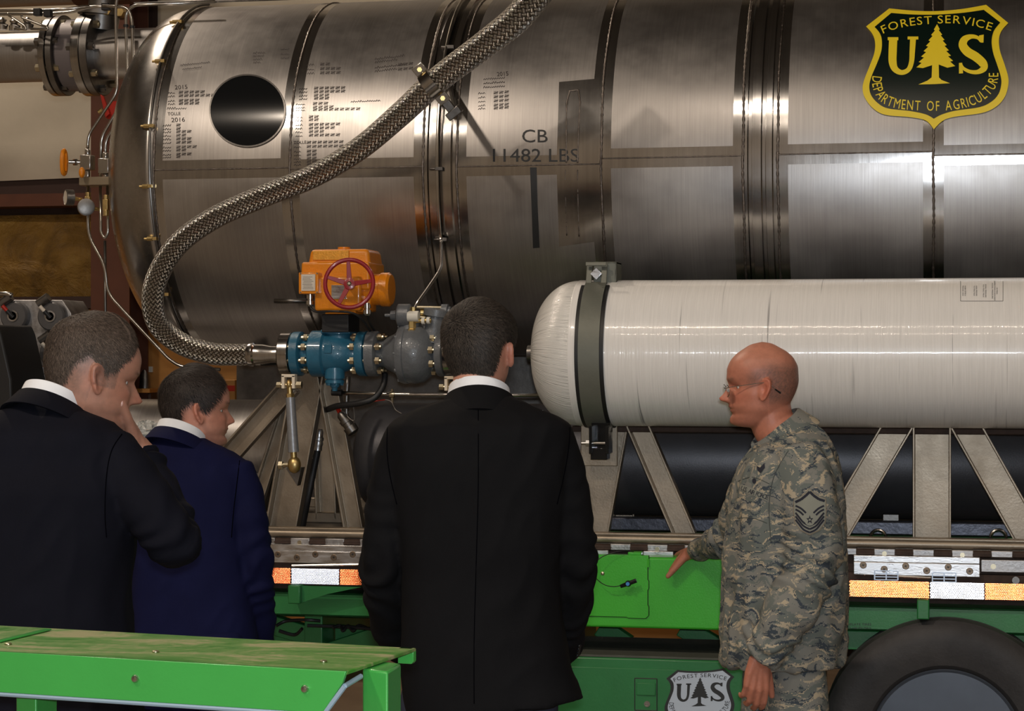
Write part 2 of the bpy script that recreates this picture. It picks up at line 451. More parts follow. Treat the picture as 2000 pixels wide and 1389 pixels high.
# small things on the back wall, seen between the two men on the left
sh = thing('wall_shelf', 'small wooden shelf with brackets on the plywood wall behind the men', 'shelf', at(285, 770, 11.8))
a = at(262, 762, 11.8); b = at(302, 762, 11.8)
MB().box2((a.x, 11.72, a.z - 0.015), (b.x, 11.96, a.z + 0.01)).build('board', M['ply'], sh, bevel=0.003)
for q in (a.x + 0.01, b.x - 0.01): MB().box2((q - 0.01, 11.74, a.z - 0.14), (q + 0.01, 11.96, a.z - 0.016)).build('bracket', M['darkbrown'], sh, bevel=0.003)
q = at(283, 740, 11.84); tag(MB().lathe((q.x, q.y, a.z + 0.01), (0, 0, 1), [(0, 0.035), (0.08, 0.03), (0.12, 0.012), (0.14, 0.012)], 16).build('spray_bottle', M['dsteel']), 'small dark bottle standing on the wall shelf', 'bottle')
b1 = thing('wall_notice', 'small red and white notice pinned on the plywood wall above the shelf', 'notice', at(280, 722, 11.95))
pa = at(266, 716, 11.955); pb = at(298, 727, 11.955); pm = at(266, 708, 11.955)
MB().box2((pa.x, 11.95, pb.z), (pb.x, 11.965, pa.z)).build('white_panel', M['white'], b1); MB().box2((pa.x, 11.95, pa.z + .001), (pb.x - 0.03, 11.965, pm.z)).build('red_panel', M['redl'], b1)
cb = thing('cardboard_box', 'orange brown cardboard box on a rack behind the trailer, left of the struts', 'box', at(440, 790, 10.5))
c0 = at(425, 790, 10.5); c1 = at(459, 742, 10.5)
MB().box2((c0.x - 0.2, 10.5, c0.z), (c1.x, 10.8, c1.z)).build('carton', M['ply'], cb, bevel=0.004)
MB().box2((c0.x - 0.2, 10.497, c1.z - 0.06), (c1.x, 10.4995, c1.z - 0.03)).build('tape', M['redl'], cb, smooth=False)
MB().box2((c0.x + 0.02, 10.496, c1.z - 0.07), (c0.x + .03, 10.8, c1.z + 0.001)).build('seam', M['darkbrown'], cb, smooth=False)
rk = thing('storage_rack', 'grey steel storage rack under the cardboard box by the back wall', 'rack', (c0.x, 10.6, 0))
for x in (c0.x - 0.28, c1.x + 0.1):
    for y in (10.45, 10.9): MB().box2((x, y, 0), (x + 0.04, y + 0.04, c0.z)).build('post', M['dsteel'], rk)
for z in (c0.z - 0.03, 0.8, 0.3): MB().box2((c0.x - 0.28, 10.45, z), (c1.x + 0.14, 10.94, z + 0.025)).build('shelf', M['dsteel'], rk)

# ================================================================== the big stainless tank
TY, TZ, TR = 8.25, 2.415, 0.715
def tank_hit(u, v, off=0.0, r=None):
    R = (TR if r is None else r) + off; d = ray(u, v)
    A = d.y * d.y + d.z * d.z; o = Vector((0, -TY, CAMZ - TZ)); B = 2 * (o.y * d.y + o.z * d.z); Cc = o.y ** 2 + o.z ** 2 - R * R
    D = B * B - 4 * A * Cc
    if D < 0: return None
    t = (-B - math.sqrt(D)) / (2 * A); return CAMP + d * t
def tank_pt(x, ph, off=0.0): return Vector((x, TY - (TR + off) * math.cos(ph), TZ + (TR + off) * math.sin(ph)))
def tank_phi(p): return math.atan2(p.z - TZ, TY - p.y)
XF = lambda u: at(u, 694.5, TY - TR).x
tank = thing('storage_tank', 'huge horizontal brushed stainless steel tank with weld seams, on the trailer frame', 'tank', (-1.5, TY, 1.0))
bound = [300, 566, 826, 892, 1174, 1451, 1519, 1823, 2130, 2330]
seam_v = {0: 330, 1: 328, 3: 323, 4: 307, 6: 299, 7: 301, 8: 320}
X = [XF(u) for u in bound]
def shell_plate(x0, x1, pa, pb):
    m = 0.036; mp = m / TR
    xs = [x0, x0 + m] + list(np.linspace(x0 + m, x1 - m, 4)[1:-1]) + [x1 - m, x1]
    n = 44; ps = [pa, pa + mp] + list(np.linspace(pa + mp, pb - mp, n)[1:-1]) + [pb - mp, pb]
    mb = MB(); vs = [tank_pt(x, p) for p in ps for x in xs]; W = len(xs)
    mb.v = [tuple(p) for p in vs]
    for j in range(len(ps) - 1):
        for i in range(W - 1):
            mb.f.append((j * W + i, j * W + i + 1, (j + 1) * W + i + 1, (j + 1) * W + i))
            mb.mi.append(1 if i in (0, W - 2) or j in (0, len(ps) - 2) else 0)
    return mb.build('shell_plate', [M['shell'], M['polish']], tank, angle=180)
def weld_ring(x, r0=0.0035, off=0.0):
    rr = random.Random(int(x * 1000)); n = 520; vs = []; fs = []; k = 6
    for i in range(n):
        ph = 2 * PI * i / n; rad = r0 * (1 + 0.25 * math.sin(i * 2.1) + rr.uniform(-.15, .15)); dx = 0.0012 * math.sin(i * 0.13) 
        for j in range(k):
            a = 2 * PI * j / k; vs.append(tank_pt(x + dx + rad * 1.3 * math.cos(a), ph, off + rad * math.sin(a)))
    for i in range(n):
        i2 = (i + 1) % n
        for j in range(k): j2 = (j + 1) % k; fs.append((i * k + j, i * k + j2, i2 * k + j2, i2 * k + j))
    return MB().add(vs, fs).build('weld_bead', M['weld'], tank, angle=180)
def weld_line(pts, r=0.003, name='weld_bead'):
    rr = random.Random(int(pts[0][0] * 991)); P = []
    for a, b in zip(pts[:-1], pts[1:]):
        L = (b - a).length; n = max(2, int(L / 0.008))
        P += [a.lerp(b, i / n) for i in range(n)]
    P.append(pts[-1]); rs = [r * rr.uniform(0.75, 1.25) for _ in P]
    return MB().tube(P, rs, 6, 1).build(name, M['weld'], tank, angle=180)
for i in range(9):
    if i in (2, 5):      # raised stiffener rings with a groove down the middle
        x0, x1 = X[i], X[i + 1]; wd = x1 - x0
        prof = [(0, 0), (.12, .0), (.15, -.01), (.24, -.01), (.27, .014), (.52, .014), (.55, -.004), (.64, -.004), (.67, .014), (.84, .014), (.87, 0), (1, 0)]
        mb = MB(); n = 96; k = len(prof)
        mb.v = [tuple(tank_pt(x0 + t * wd, 2 * PI * q / n, r)) for (t, r) in prof for q in range(n)]
        for j in range(k - 1):
            for q in range(n): q2 = (q + 1) % n; mb.f.append((j * n + q, j * n + q2, (j + 1) * n + q2, (j + 1) * n + q)); mb.mi.append(0)
        mb.build('stiffener_ring', M['polish'], tank, angle=30)
    else:
        u_mid = (bound[i] + bound[i + 1]) / 2; ph = tank_phi(tank_hit(u_mid, seam_v[i]))
        shell_plate(X[i], X[i + 1], ph, ph + PI); shell_plate(X[i], X[i + 1], ph + PI, ph + 2 * PI)
        weld_line([tank_pt(X[i], ph, 0.001), tank_pt(X[i + 1], ph, 0.001)], 0.0028)
for i, x in enumerate(X): weld_ring(x)
# domed ends
def dome(x, sgn, depth=0.34):
    prof = []
    for t in np.linspace(0, 1, 26):
        a = t * PI / 2; e = 0.82
        prof.append((depth * math.sin(a) ** e if t else 0, TR * math.cos(a) ** e + 1e-4))
    MB().lathe((x, TY, TZ), (sgn, 0, 0), [(0, TR)] + prof[1:], 96).build('domed_end', M['dome'], tank, angle=180)
M['dome'] = brushed('dome_steel', (0.44, 0.42, 0.40), 0.27, 0.5, (60, 40, 40), 0.08, 0.02)
dome(X[0], -1); dome(X[-1], 1)
def tankdec(name, F, m, off, step=10, label=None):
    o = F.make(name, lambda u, v, of: tank_hit(u, v, of), m, tank, step, off)
    if label: o['label'] = label
    if getattr(F, 'stuff', 0): o['kind'] = 'stuff'
    return o
# round black port cover
F = Flat(); F.poly([(483 + 72.5 * math.cos(a), 216 + 69 * math.sin(a)) for a in np.linspace(0, 2 * PI, 61)[:-1]])
tankdec('port_cover', F, M['gloss'], 0.004, 6, 'round black glossy port cover')
F = Flat(); F.stroke([(483 + 73.5 * math.cos(a), 216 + 70 * math.sin(a)) for a in np.linspace(0, 2 * PI, 61)], 3); tankdec('port_rim', F, M['dsteel'], 0.005, 0)
# polished doubler patch with its own weld outline
F = Flat(); F.poly([(1092, 160), (1172, 153), (1174, 300), (1176, 470), (1092, 482), (1087, 320)]); tankdec('polished_patch', F, M['polish'], 0.0008, 8)
def tp(u, v, off=0.001): return tank_hit(u, v, off)
weld_line([tp(1106, 318), tp(1106, 260), tp(1107, 200), tp(1113, 178), tp(1130, 176), tp(1133, 200), tp(1130, 260), tp(1128, 318)], 0.0035)
weld_line([tp(1104, 332), tp(1105, 400), tp(1107, 460)], 0.002); weld_line([tp(1128, 332), tp(1129, 400), tp(1131, 462)], 0.0026)
# stencilled weight and the black stripe below it
F = Flat(); F.text('CB', 1044, 278, 25, 1.14, 0, 0.012); F.text('11482 LBS', 1043, 316, 25.5, 1.12, 0, 0.012)
F.stuff = 1; tankdec('weight_stencil', F, M['ink'], 0.0010, 6, 'black lettering CB 11482 LBS')
F = Flat(); F.poly([(1035, 327), (1048, 327), (1050, 400), (1054, 484), (1041, 485), (1038, 400)]); tankdec('black_stripe', F, M['ink'], 0.0010, 6)

# ---- emblem shield
K = 3.968
def S4(pts, ox=1500, oy=0, k=K): return [(ox + x / k, oy + y / k) for x, y in pts]
SH_OUT = [(940, 65), (1120, 82), (1300, 86), (1500, 70), (1690, 37), (1862, 178), (1812, 235), (1790, 300), (1797, 390), (1830, 490), (1860, 590), (1862, 660), (1835, 750), (1770, 825), (1660, 875), (1450, 905), (1355, 935), (1285, 1002), (1225, 935), (1100, 908), (910, 890), (815, 840), (752, 760), (733, 690), (745, 620), (790, 505), (825, 405), (829, 320), (806, 258), (760, 205)]
SH_IN = [(955, 100), (1120, 112), (1300, 113), (1500, 100), (1672, 76), (1800, 174), (1750, 240), (1733, 320), (1745, 410), (1775, 500), (1803, 590), (1808, 650), (1788, 725), (1735, 785), (1640, 830), (1450, 858), (1345, 888), (1285, 920), (1222, 886), (1100, 860), (930, 840), (850, 798), (798, 735), (785, 665), (803, 590), (845, 490), (878, 395), (882, 310), (865, 255), (826, 208)]
def smooth2(pts, corners, k=5):
    """round the runs between the corner indices"""
    n = len(pts); cs = sorted(corners); out = []
    for a, b in zip(cs, cs[1:] + [cs[0] + n]):
        run = [(pts[i % n][0], pts[i % n][1], 0) for i in range(a, b + 1)]
        sm = smooth_path(run, k) if len(run) > 2 else [Vector(p) for p in run]
        out += [(p.x, p.y) for p in sm[:-1]]
    return out
CORN = [0, 4, 5, 17, 29]
SH_OUT2 = smooth2(SH_OUT, CORN); SH_IN2 = smooth2(SH_IN, CORN)
def tree_poly():
    L = [(1310, 187)]; R_ = []
    n = 8
    for i in range(1, n + 1):
        t = i / n; y = 187 + t * 335; x = 1308 - (t ** 0.9) * 160
        L += [(x + 2, y), (x + 24 * min(1, t + 0.3), y + 8)]
    for i in range(1, n + 1):
        t = i / n; y = 187 + t * 325; x = 1312 + (t ** 0.9) * 140
        R_ += [(x - 2, y), (x - 24 * min(1, t + 0.3), y + 6)]
    L[-1] = (1200, 528)
    pts = L + [(1272, 505), (1268, 600), (1235, 625), (1165, 655), (1290, 652), (1410, 645), (1345, 620), (1325, 600), (1323, 500), (1390, 525)] + R_[::-1][1:]
    return pts
def vstroke(F, path, wid, sub=8):
    P = smooth_path([(x, y, 0) for x, y in path], sub); n = len(P)
    W = np.interp(np.linspace(0, 1, n), np.linspace(0, 1, len(wid)), wid); A = []; B = []
    for i in range(n):
        d = (P[min(i + 1, n - 1)] - P[max(i - 1, 0)]).normalized(); nn = Vector((-d.y, d.x, 0)) * (W[i] / 2)
        A.append(tuple((P[i] + nn)[:2])); B.append(tuple((P[i] - nn)[:2]))
    F.add(A + B, [(i, i + 1, n + i + 1, n + i) for i in range(n - 1)])
def emblem(mapfn, parent, label, tr, mb_, mf, mt, step, offs):
    """tr: sheet coordinates -> pixels; three layers: border, field, lettering"""
    F = Flat(); F.poly([tr(*p) for p in SH_OUT2]); parent = F.make('shield_emblem', mapfn, mb_, parent, step, offs[0]); parent['label'] = label
    F = Flat(); F.poly([tr(*p) for p in SH_IN2]); F.make('emblem_field', mapfn, mf, parent, step, offs[1])
    F = Flat(); G = Flat()
    sc_ = abs(tr(1, 0)[0] - tr(0, 0)[0]) * K     # scale relative to the big one
    F.arc_text('FOREST', [tr(*p) for p in [(885, 264), (960, 234), (1060, 208), (1160, 193), (1280, 184)]], 15.5 * sc_, 1.18, 0.03)
    F.arc_text('SERVICE', [tr(*p) for p in [(1308, 182), (1420, 180), (1530, 190), (1640, 212), (1732, 240)]], 15.5 * sc_, 1.18, 0.03)
    F.arc_text('DEPARTMENT OF AGRICULTURE', [tr(*p) for p in [(812, 580), (806, 640), (826, 720), (880, 792), (980, 835), (1110, 852), (1240, 858), (1380, 856), (1510, 838), (1630, 800), (1715, 740), (1768, 670), (1784, 600), (1784, 560)]], 19 * sc_, 0.66, 0.026)
    G.poly(tree_poly())
    G.poly([(928, 288), (1010, 288), (1010, 312), (928, 312)]); G.poly([(1082, 283), (1165, 283), (1165, 306), (1082, 306)])
    vstroke(G, [(970, 305), (966, 400), (966, 480), (985, 535), (1035, 562), (1088, 540), (1112, 480), (1118, 400), (1124, 300)], [64, 64, 62, 50, 38, 36, 38, 42, 46], 5)
    vstroke(G, [(1652, 322), (1625, 292), (1575, 283), (1525, 305), (1510, 350), (1545, 400), (1610, 440), (1665, 490), (1672, 530), (1625, 558), (1565, 555), (1515, 530), (1496, 500)], [20, 26, 34, 56, 66, 70, 70, 66, 52, 34, 28, 24, 20], 5)
    G.poly([(1635, 275), (1672, 268), (1670, 330), (1648, 330)]); G.poly([(1480, 488), (1505, 486), (1512, 568), (1480, 570)])
    G.v = [tr(*p) for p in G.v]; F.add(G.v, G.f)
    tag(F.make('emblem_lettering', mapfn, mt, parent, step, offs[2]), kind='stuff')
emblem(lambda u, v, o: tank_hit(u, v, o), tank, 'yellow and dark green shield emblem with a conifer', lambda x, y: (1500 + x / K, y / K), M['yel'], M['emg'], M['yel'], 6, (0.0056, 0.0064, 0.0072))

# ---- handwritten notes and tally marks in marker pen
def scribble(F, x, y, w, h, rr, slope=-0.02):
    n = max(3, int(w / 2.2)); pts = []
    for i in range(n): pts.append((x + w * i / n, y + slope * w * i / n - (h if i % 2 else 0) * rr.uniform(0.35, 1.0)))
    F.stroke(pts, 0.9)
def tally(F, x, y, n, rr, slope=-0.02, h=6):
    for g in range(n):
        gx = x + g * 10.5; gy = y + slope * g * 10.5
        for k in range(4): F.stroke([(gx + k * 2.0, gy), (gx + k * 2.0 + 0.5, gy - h)], 0.8)
        F.stroke([(gx - 1, gy - 1), (gx + 8, gy - h + 1)], 0.9)
F = Flat(); rr = random.Random(3)
F.text('2015', 354, 174, 8, 1.1, -0.05); F.text('2016', 348, 238, 8.5, 1.1, -0.05); F.text('TOLLE', 340, 225, 6, 1.0, -0.04); F.text('TOLLE', 586, 281, 6, 1.0, -0.04); F.text('2015', 982, 148, 8, 1.0, -0.08)
for k, y in enumerate([183, 190, 199, 205]): scribble(F, 328, y, 16, 4, rr); tally(F, 350, y, [5, 7, 4, 4][k], rr)
scribble(F, 326, 214, 40, 5, rr)
for k, y in enumerate([247, 254, 260, 267, 274, 281, 290, 296, 304, 309]): scribble(F, 318, y, 18, 4, rr); tally(F, 345, y, [1, 1, 3, 2, 3, 3, 4, 2, 3, 1][k], rr)
for k, y in enumerate([104, 110, 117, 123]): scribble(F, 494, y, 26 - 3 * k, 4, rr); 
for k, y in enumerate([96, 106, 114]): scribble(F, 548, y, 18, 3, rr)
for k, y in enumerate([128, 137, 145]): scribble(F, 600, y, 16, 4, rr); tally(F, 626, y, [2, 4, 4][k], rr)
for k, y in enumerate([175, 182, 189, 195]): scribble(F, 584, y, 18, 4, rr); tally(F, 614, y, [6, 6, 3, 3][k], rr)
for k, y in enumerate([205, 212, 217]): scribble(F, 578, y, 20, 4, rr); tally(F, 612, y, [3, 4, 9][k], rr)
for k, y in enumerate([231, 237, 246, 253, 260, 267]): scribble(F, 577, y, 16, 4, rr); tally(F, 604, y, [2, 2, 6, 5, 3, 6][k], rr)
for k, y in enumerate([281, 289, 298, 305, 312, 318, 324]): scribble(F, 574, y, 16, 4, rr); tally(F, 600, y, [7, 7, 2, 2, 2, 2, 1][k], rr)
for k, y in enumerate([117, 124, 136, 144]): scribble(F, 732, y - k * 1, 60 - 14 * (k % 2), 5, rr, -0.12)
for k, y in enumerate([133, 142]): tally(F, 778, y - 4, 3, rr, -0.1)
scribble(F, 685, 200, 60, 4, rr, -0.04); scribble(F, 352, 128, 60, 3, rr, -0.1); scribble(F, 356, 136, 40, 3, rr, -0.1)
for k, y in enumerate([156, 164, 172]): scribble(F, 944, y, 44, 4, rr, -0.06)
for k, y in enumerate([184, 192, 200, 208, 214]): scribble(F, 934, y, 16, 4, rr, -0.08); tally(F, 965, y, 3, rr, -0.08)
F.stuff = 1; tankdec('marker_notes', F, M['ink2'], 0.0009, 0, 'handwritten names and tally marks in black marker')

# ---- thin sensing line clipped along the first weld, and the one by the stiffener ring
def arc_pts(x, v_list, us, off): return [tank_hit(u, v, off) for u, v in zip(us, v_list)]
phs = np.linspace(1.45, -1.3, 26)
st_ = MB().tube([tank_pt(X[0] - 0.012 - 0.006 * math.sin(3 * p), p, 0.012) for p in phs], 0.0055, 8, 3).build('sensing_tube', M['dsteel'], tank)
for p in (0.98, 0.62, 0.22, -0.10, -0.38, -0.72):
    c = tank_pt(X[0] - 0.02, p, 0.010); d = Vector((-1, 0, 0))
    MB().box(c + Vector((0.012, 0, 0)), (0.016, 0.03, 0.012)).hexa(c, c + d * 0.022, 0.009).cyl(c + d * .02, c + d * 0.034, 0.005, 8).build('clip', M['brass'], st_)
t = thing('fill_line', 'thin steel tube running down the tank beside the stiffener ring to the grey valve', 'pipe', tank_hit(858, 300))
pts = [tank_pt(XF(857), p, 0.024) for p in np.linspace(1.5, -0.40, 24)] + [at(862, 525, 7.36), at(835, 565, 7.24), at(817, 590, 7.15), at(808, 606, 7.13)]
MB().tube(bend_path(pts, 0.05), 0.0065, 10, 1).build('tube', M['steel'], t)
for (u, v) in ((880, 92), (858, 330), (866, 468)):
    c = tank_hit(u, v, 0.02); MB().box(c, (0.03, 0.022, 0.014)).cyl(c + Vector((-0.035, -0.004, 0)), c + Vector((0, -0.004, 0)), 0.005, 8).build('clip', M['dsteel'], t, bevel=0.002)
MB().cyl(at(807, 600, 7.13), at(805, 628, 7.13), 0.011, 8).build('fitting', M['brass'], t)
# ================================================================== pressure cylinder wound in white fibre
def white_shell():
    t = NT('white_wound_shell'); b = t.b
    mp = t.coord((9, 0.5, 0.5)); n = t.noise(1.0, mp, 3, 0.6)
    mp2 = t.coord((70, 1.6, 1.6)); n2 = t.noise(1.0, mp2, 3, 0.55)
    mp3 = t.coord((260, 5, 5)); n3 = t.noise(1.0, mp3, 3, 0.6)
    r1 = t.ramp(n, 0, [(0.48, (0, 0, 0)), (0.62, (1, 1, 1))])
    r2 = t.ramp(n2, 0, [(0.64, (1, 1, 1)), (0.70, (0.12, 0.12, 0.14))])
    r3 = t.ramp(n3, 0, [(0.4, (0.90, 0.90, 0.9)), (0.65, (1, 1, 1))])
    m1 = t.n('ShaderNodeMix', data_type='RGBA', blend_type='MULTIPLY'); t.l(r1, 0, m1, 0); m1.inputs[6].default_value = srgb(250, 248, 244); t.l(r2, 0, m1, 7)
    m2 = t.n('ShaderNodeMix', data_type='RGBA', blend_type='MULTIPLY'); m2.inputs[0].default_value = 0.8; t.l(m1, 2, m2, 6); t.l(r3, 0, m2, 7)
    t.l(m2, 2, b, 'Base Color'); b.inputs['Roughness'].default_value = 0.30; b.inputs['Coat Weight'].default_value = 0.7; b.inputs['Coat Roughness'].default_value = 0.05
    bb = t.n('ShaderNodeBump'); bb.inputs['Strength'].default_value = 0.35; bb.inputs['Distance'].default_value = 0.002
    mx = t.n('ShaderNodeMath', operation='ADD'); t.l(n2, 0, mx, 0); t.l(n3, 0, mx, 1); t.l(mx, 0, bb, 'Height'); t.l(bb, 0, b, 'Normal'); t.l(bb, 0, b, 'Coat Normal')
    return t.m
def wound_dome():
    t = NT('white_wound_dome'); b = t.b
    # helical windings: noise that runs fast around the axis, slow along it
    c = t.n('ShaderNodeTexCoord'); sx = t.n('ShaderNodeSeparateXYZ'); t.l(c, 'Object', sx, 0)
    at2 = t.n('ShaderNodeMath', operation='ARCTAN2'); t.l(sx, 'Z', at2, 0); t.l(sx, 'Y', at2, 1)
    cb_ = t.n('ShaderNodeCombineXYZ'); mu = t.n('ShaderNodeMath', operation='MULTIPLY'); mu.inputs[1].default_value = 55; t.l(at2, 0, mu, 0)
    ad = t.n('ShaderNodeMath', operation='MULTIPLY_ADD'); ad.inputs[1].default_value = -26; t.l(sx, 'X', ad, 0); t.l(mu, 0, ad, 2)
    mv = t.n('ShaderNodeMath', operation='MULTIPLY'); mv.inputs[1].default_value = 7; t.l(sx, 'X', mv, 0)
    t.l(ad, 0, cb_, 0); t.l(mv, 0, cb_, 1)
    n = t.noise(1.0, cb_, 3, 0.6); r = t.ramp(n, 0, [(0.30, (0.35, 0.35, 0.36)), (0.40, (0.80, 0.79, 0.75)), (1, (0.82, 0.81, 0.78))])
    t.l(r, 0, b, 'Base Color'); b.inputs['Roughness'].default_value = 0.28; b.inputs['Coat Weight'].default_value = 0.6; b.inputs['Coat Roughness'].default_value = 0.08
    bb = t.bump(n, 0, 0.8, 0.004); t.l(bb, 0, b, 'Coat Normal'); return t.m
CY, CZ, CR = 7.20, 1.708, 0.252
cyl = thing('gas_cylinder', 'big white glossy fibre-wound pressure cylinder strapped in front of the steel tank', 'cylinder', (at(1500, 690, CY).x, CY, CZ))
xs0 = at(1108, 690, CY - CR).x; xe = xs0 - 0.165; xr = 1.15
prof = [(0.0, 0.03)] + [(0.165 * (1 - math.cos(a)) ** 1.0, CR * math.sin(a) ** 0.82 ) for a in np.linspace(0.09, PI / 2, 22)]
MB().lathe((xe, CY, CZ), (1, 0, 0), prof + [(0.175, CR * 1.003)], 96).build('wound_dome', wound_dome(), cyl, angle=180)
mb = MB(); P = [(0.0, CR * 1.004), (0.004, CR * 1.008), (0.06, CR * 1.006), (0.30, CR)] + [(x_, CR) for x_ in np.linspace(0.5, xr - xs0, 6)]
P += [(P[-1][0] + 0.17 * math.sin(a), CR * math.cos(a) + 1e-3) for a in np.linspace(0.2, PI / 2, 10)]
MB().lathe((xs0, CY, CZ), (1, 0, 0), P, 128).build('wound_shell', white_shell(), cyl, angle=60)
MB().lathe((xe - 0.02, CY, CZ), (1, 0, 0), [(0, 0.028), (0.03, 0.03)], 24).build('end_boss', M['dsteel'], cyl)
def cyl_hit(u, v, off=0.0):
    R = CR + off; d = ray(u, v); o = Vector((0, -CY, CAMZ - CZ)); A = d.y ** 2 + d.z ** 2; B = 2 * (o.y * d.y + o.z * d.z); Cc = o.y ** 2 + o.z ** 2 - R * R
    D = B * B - 4 * A * Cc
    if D < 0: return None
    return CAMP + d * ((-B - math.sqrt(D)) / (2 * A))
# turned label near the top: boxed print, text running down the cylinder
F = Flat(); 
F.stroke([(1876, 549), (1876, 588), (1959, 588), (1959, 549)], 0.8)
for x_, w_, lines in ((1884, 20, 2), (1906, 20, 2), (1924, 26, 2), (1946, 38, 3)):
    for k in range(lines):
        txt = ['HAS BEEN CERTIFIED AS', 'PRESSURE CHECK', '10 PSIG', 'INSPECTION IS REQUIRED', 'AXIAL PRESSURE', 'TO PSIG MAX'][(k + int(x_)) % 6]
        vs, fs = text2d(txt, 4.2); wdt = max(p[0] for p in vs) - min(p[0] for p in vs); q = min(1.0, w_ / wdt) 
        F.add([(x_ - 4.5 * k + y * 0.9, 566 + 2 + x * q) for x, y in vs], [f[::-1] for f in fs])
o = F.make('print_label', cyl_hit, M['ink2'], cyl, 4, 0.0006); o['label'] = 'small boxed black print label'; o['kind'] = 'stuff'
# strap round it
strap = thing('clamp_strap', 'grey metal strap with black rubber edging bolted around the left end of the white cylinder', 'strap', (at(1150, 690, CY).x, CY, CZ))
sx = at(1150, 690, CY - CR).x
def ring(mb, x0, x1, r, a0=-PI, a1=PI, n=72, th=0.005):
    vs = []; fs = []; 
    for i in range(n + 1):
        a = a0 + (a1 - a0) * i / n
        for (x, q) in ((x0, r), (x1, r), (x1, r + th), (x0, r + th)): vs.append((x, CY - q * math.cos(a), CZ + q * math.sin(a)))
    for i in range(n):
        for j in range(4): j2 = (j + 1) % 4; fs.append((i * 4 + j, i * 4 + j2, i * 4 + 4 + j2, i * 4 + 4 + j))
    fs.append((0, 1, 2, 3)); fs.append((n * 4 + 3, n * 4 + 2, n * 4 + 1, n * 4)); return mb.add(vs, fs)
ring(MB(), sx - 0.036, sx + 0.036, CR + 0.006, -PI * 0.52, 1.18).build('band', M['strap'], strap, angle=30)
ring(MB(), sx - 0.049, sx + 0.049, CR + 0.001, -PI * 0.56, 1.12, th=0.006).build('rubber_liner', M['black'], strap, angle=30)
a = 1.18; p0 = Vector((sx, CY - (CR + .01) * math.cos(a), CZ + (CR + .01) * math.sin(a))); p1 = p0 + Vector((0, 0.012, 0.075))
mb = MB(); R = Matrix.Rotation(-0.35, 3, 'X')
mb.box(p0 + Vector((-0.026, 0.006, 0.02)), (0.02, 0.006, 0.10), R).box(p0 + Vector((0.026, 0.006, 0.02)), (0.02, 0.006, 0.10), R).box(p0 + Vector((0, 0.010, -0.012)), (0.072, 0.006, 0.03), R).box(p0 + Vector((0, -0.004, 0.063)), (0.072, 0.006, 0.014), R)
mb.build('strap_tab', M['strap'], strap, bevel=0.002)
mb = MB().box2(p0 + Vector((-0.014, 0.03, -0.01)), p0 + Vector((0.066, 0.04, 0.072))).box2(p0 + Vector((-0.014, 0.03, 0.064)), p0 + Vector((0.066, 0.14, 0.072))).box2(p0 + Vector((0.058, 0.03, -0.02)), p0 + Vector((0.066, 0.14, 0.072)))
mb.build('anchor_bracket', M['strap'], strap, bevel=0.002)
MB().hexa(p0 + Vector((0.0, -0.008, 0.03)), p0 + Vector((0.0, 0.01, 0.03)), 0.015).cyl(p0 + Vector((0, 0.0, 0.03)), p0 + Vector((0, 0.03, 0.03)), 0.02, 4).build('bolt', M['alu'], strap)
# hinge block under the cylinder
hb = MB(); q0 = at(1151, 843, 7.05); q1 = at(1188, 898, 7.05)
hb.box2((q0.x + .002, 7.03, q1.z + 0.02), (q0.x + .012, 7.12, q0.z + .02)).box2((q1.x - .008, 7.03, q1.z + 0.02), (q1.x + .004, 7.12, q0.z + .02)).box2((q0.x + .006, 7.04, q1.z), (q1.x - .003, 7.11, q1.z + 0.04)).box2((q0.x, 7.09, q1.z + .03), (q1.x, 7.12, q0.z + .03))
hb.build('hinge_block', M['gloss'], strap, bevel=0.002)
hz = at(1170, 866, 7.05).z
MB().cyl((q0.x, 7.055, hz), (q1.x, 7.055, hz), 0.0065, 14).build('hinge_pin', M['steel'], strap)
MB().hexa((q0.x - 0.012, 7.055, hz), (q0.x, 7.055, hz), 0.011).cyl((q0.x - 0.028, 7.055, hz), (q0.x, 7.055, hz), 0.0045, 10).build('nut', M['alu'], strap)

# ================================================================== trailer
PF = 7.12
def xz(u, v, Y): p = at(u, v, Y); return p.x, p.z
def zc(v, u, Y): return at(u, v, Y).z
M['track'] = mat('track_metal', srgb(84, 86, 96), 0.35, 0.6, 0.3, 30, 0.2, 80)
tr = thing('flatbed_trailer', 'long green trailer with reflective side tape, tube rail, steel truss channels and one visible wheel', 'trailer', (-1.5, 7.8, 0))
XL, XR = -4.2, 1.6
# tube rail and the deck behind it
MB().cyl((XL, PF, 1.0705), (XR, PF, 1.0705), 0.0145, 20).build('tube_rail', M['frame'], tr)
MB().box2((XL, 7.14, 1.045), (XR, 7.19, 1.090)).build('inner_rail', M['frame'], tr, bevel=0.003)
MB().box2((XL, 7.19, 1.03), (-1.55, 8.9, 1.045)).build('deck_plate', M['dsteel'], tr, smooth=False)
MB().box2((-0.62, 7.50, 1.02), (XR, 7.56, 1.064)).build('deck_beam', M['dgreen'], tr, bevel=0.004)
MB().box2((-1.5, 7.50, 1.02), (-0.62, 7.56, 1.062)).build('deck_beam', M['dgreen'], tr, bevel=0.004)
MB().box2((-1.35, 7.535, 1.066), (XR, 7.60, 1.112)).build('roller_track', M['track'], tr, bevel=0.004)
MB().box2((XL, 8.85, 0.95), (XR, 8.95, 1.25)).build('far_side_beam', M['dsteel'], tr, bevel=0.004)
for u in (1475, 1715, 1950):
    c = at(u, 1050, 7.44); MB().tube([c + Vector((0.026 * math.cos(a), 0, 0.026 * math.sin(a))) for a in np.linspace(0, 2 * PI, 13)[:-1]], 0.006, 8, 2, True).build('tie_down_ring', M['steel'], tr)
    MB().cyl(c + Vector((0, 0.0, -0.045)), c + Vector((0, 0.0, -0.02)), 0.014, 10).build('ring_base', M['dsteel'], tr)
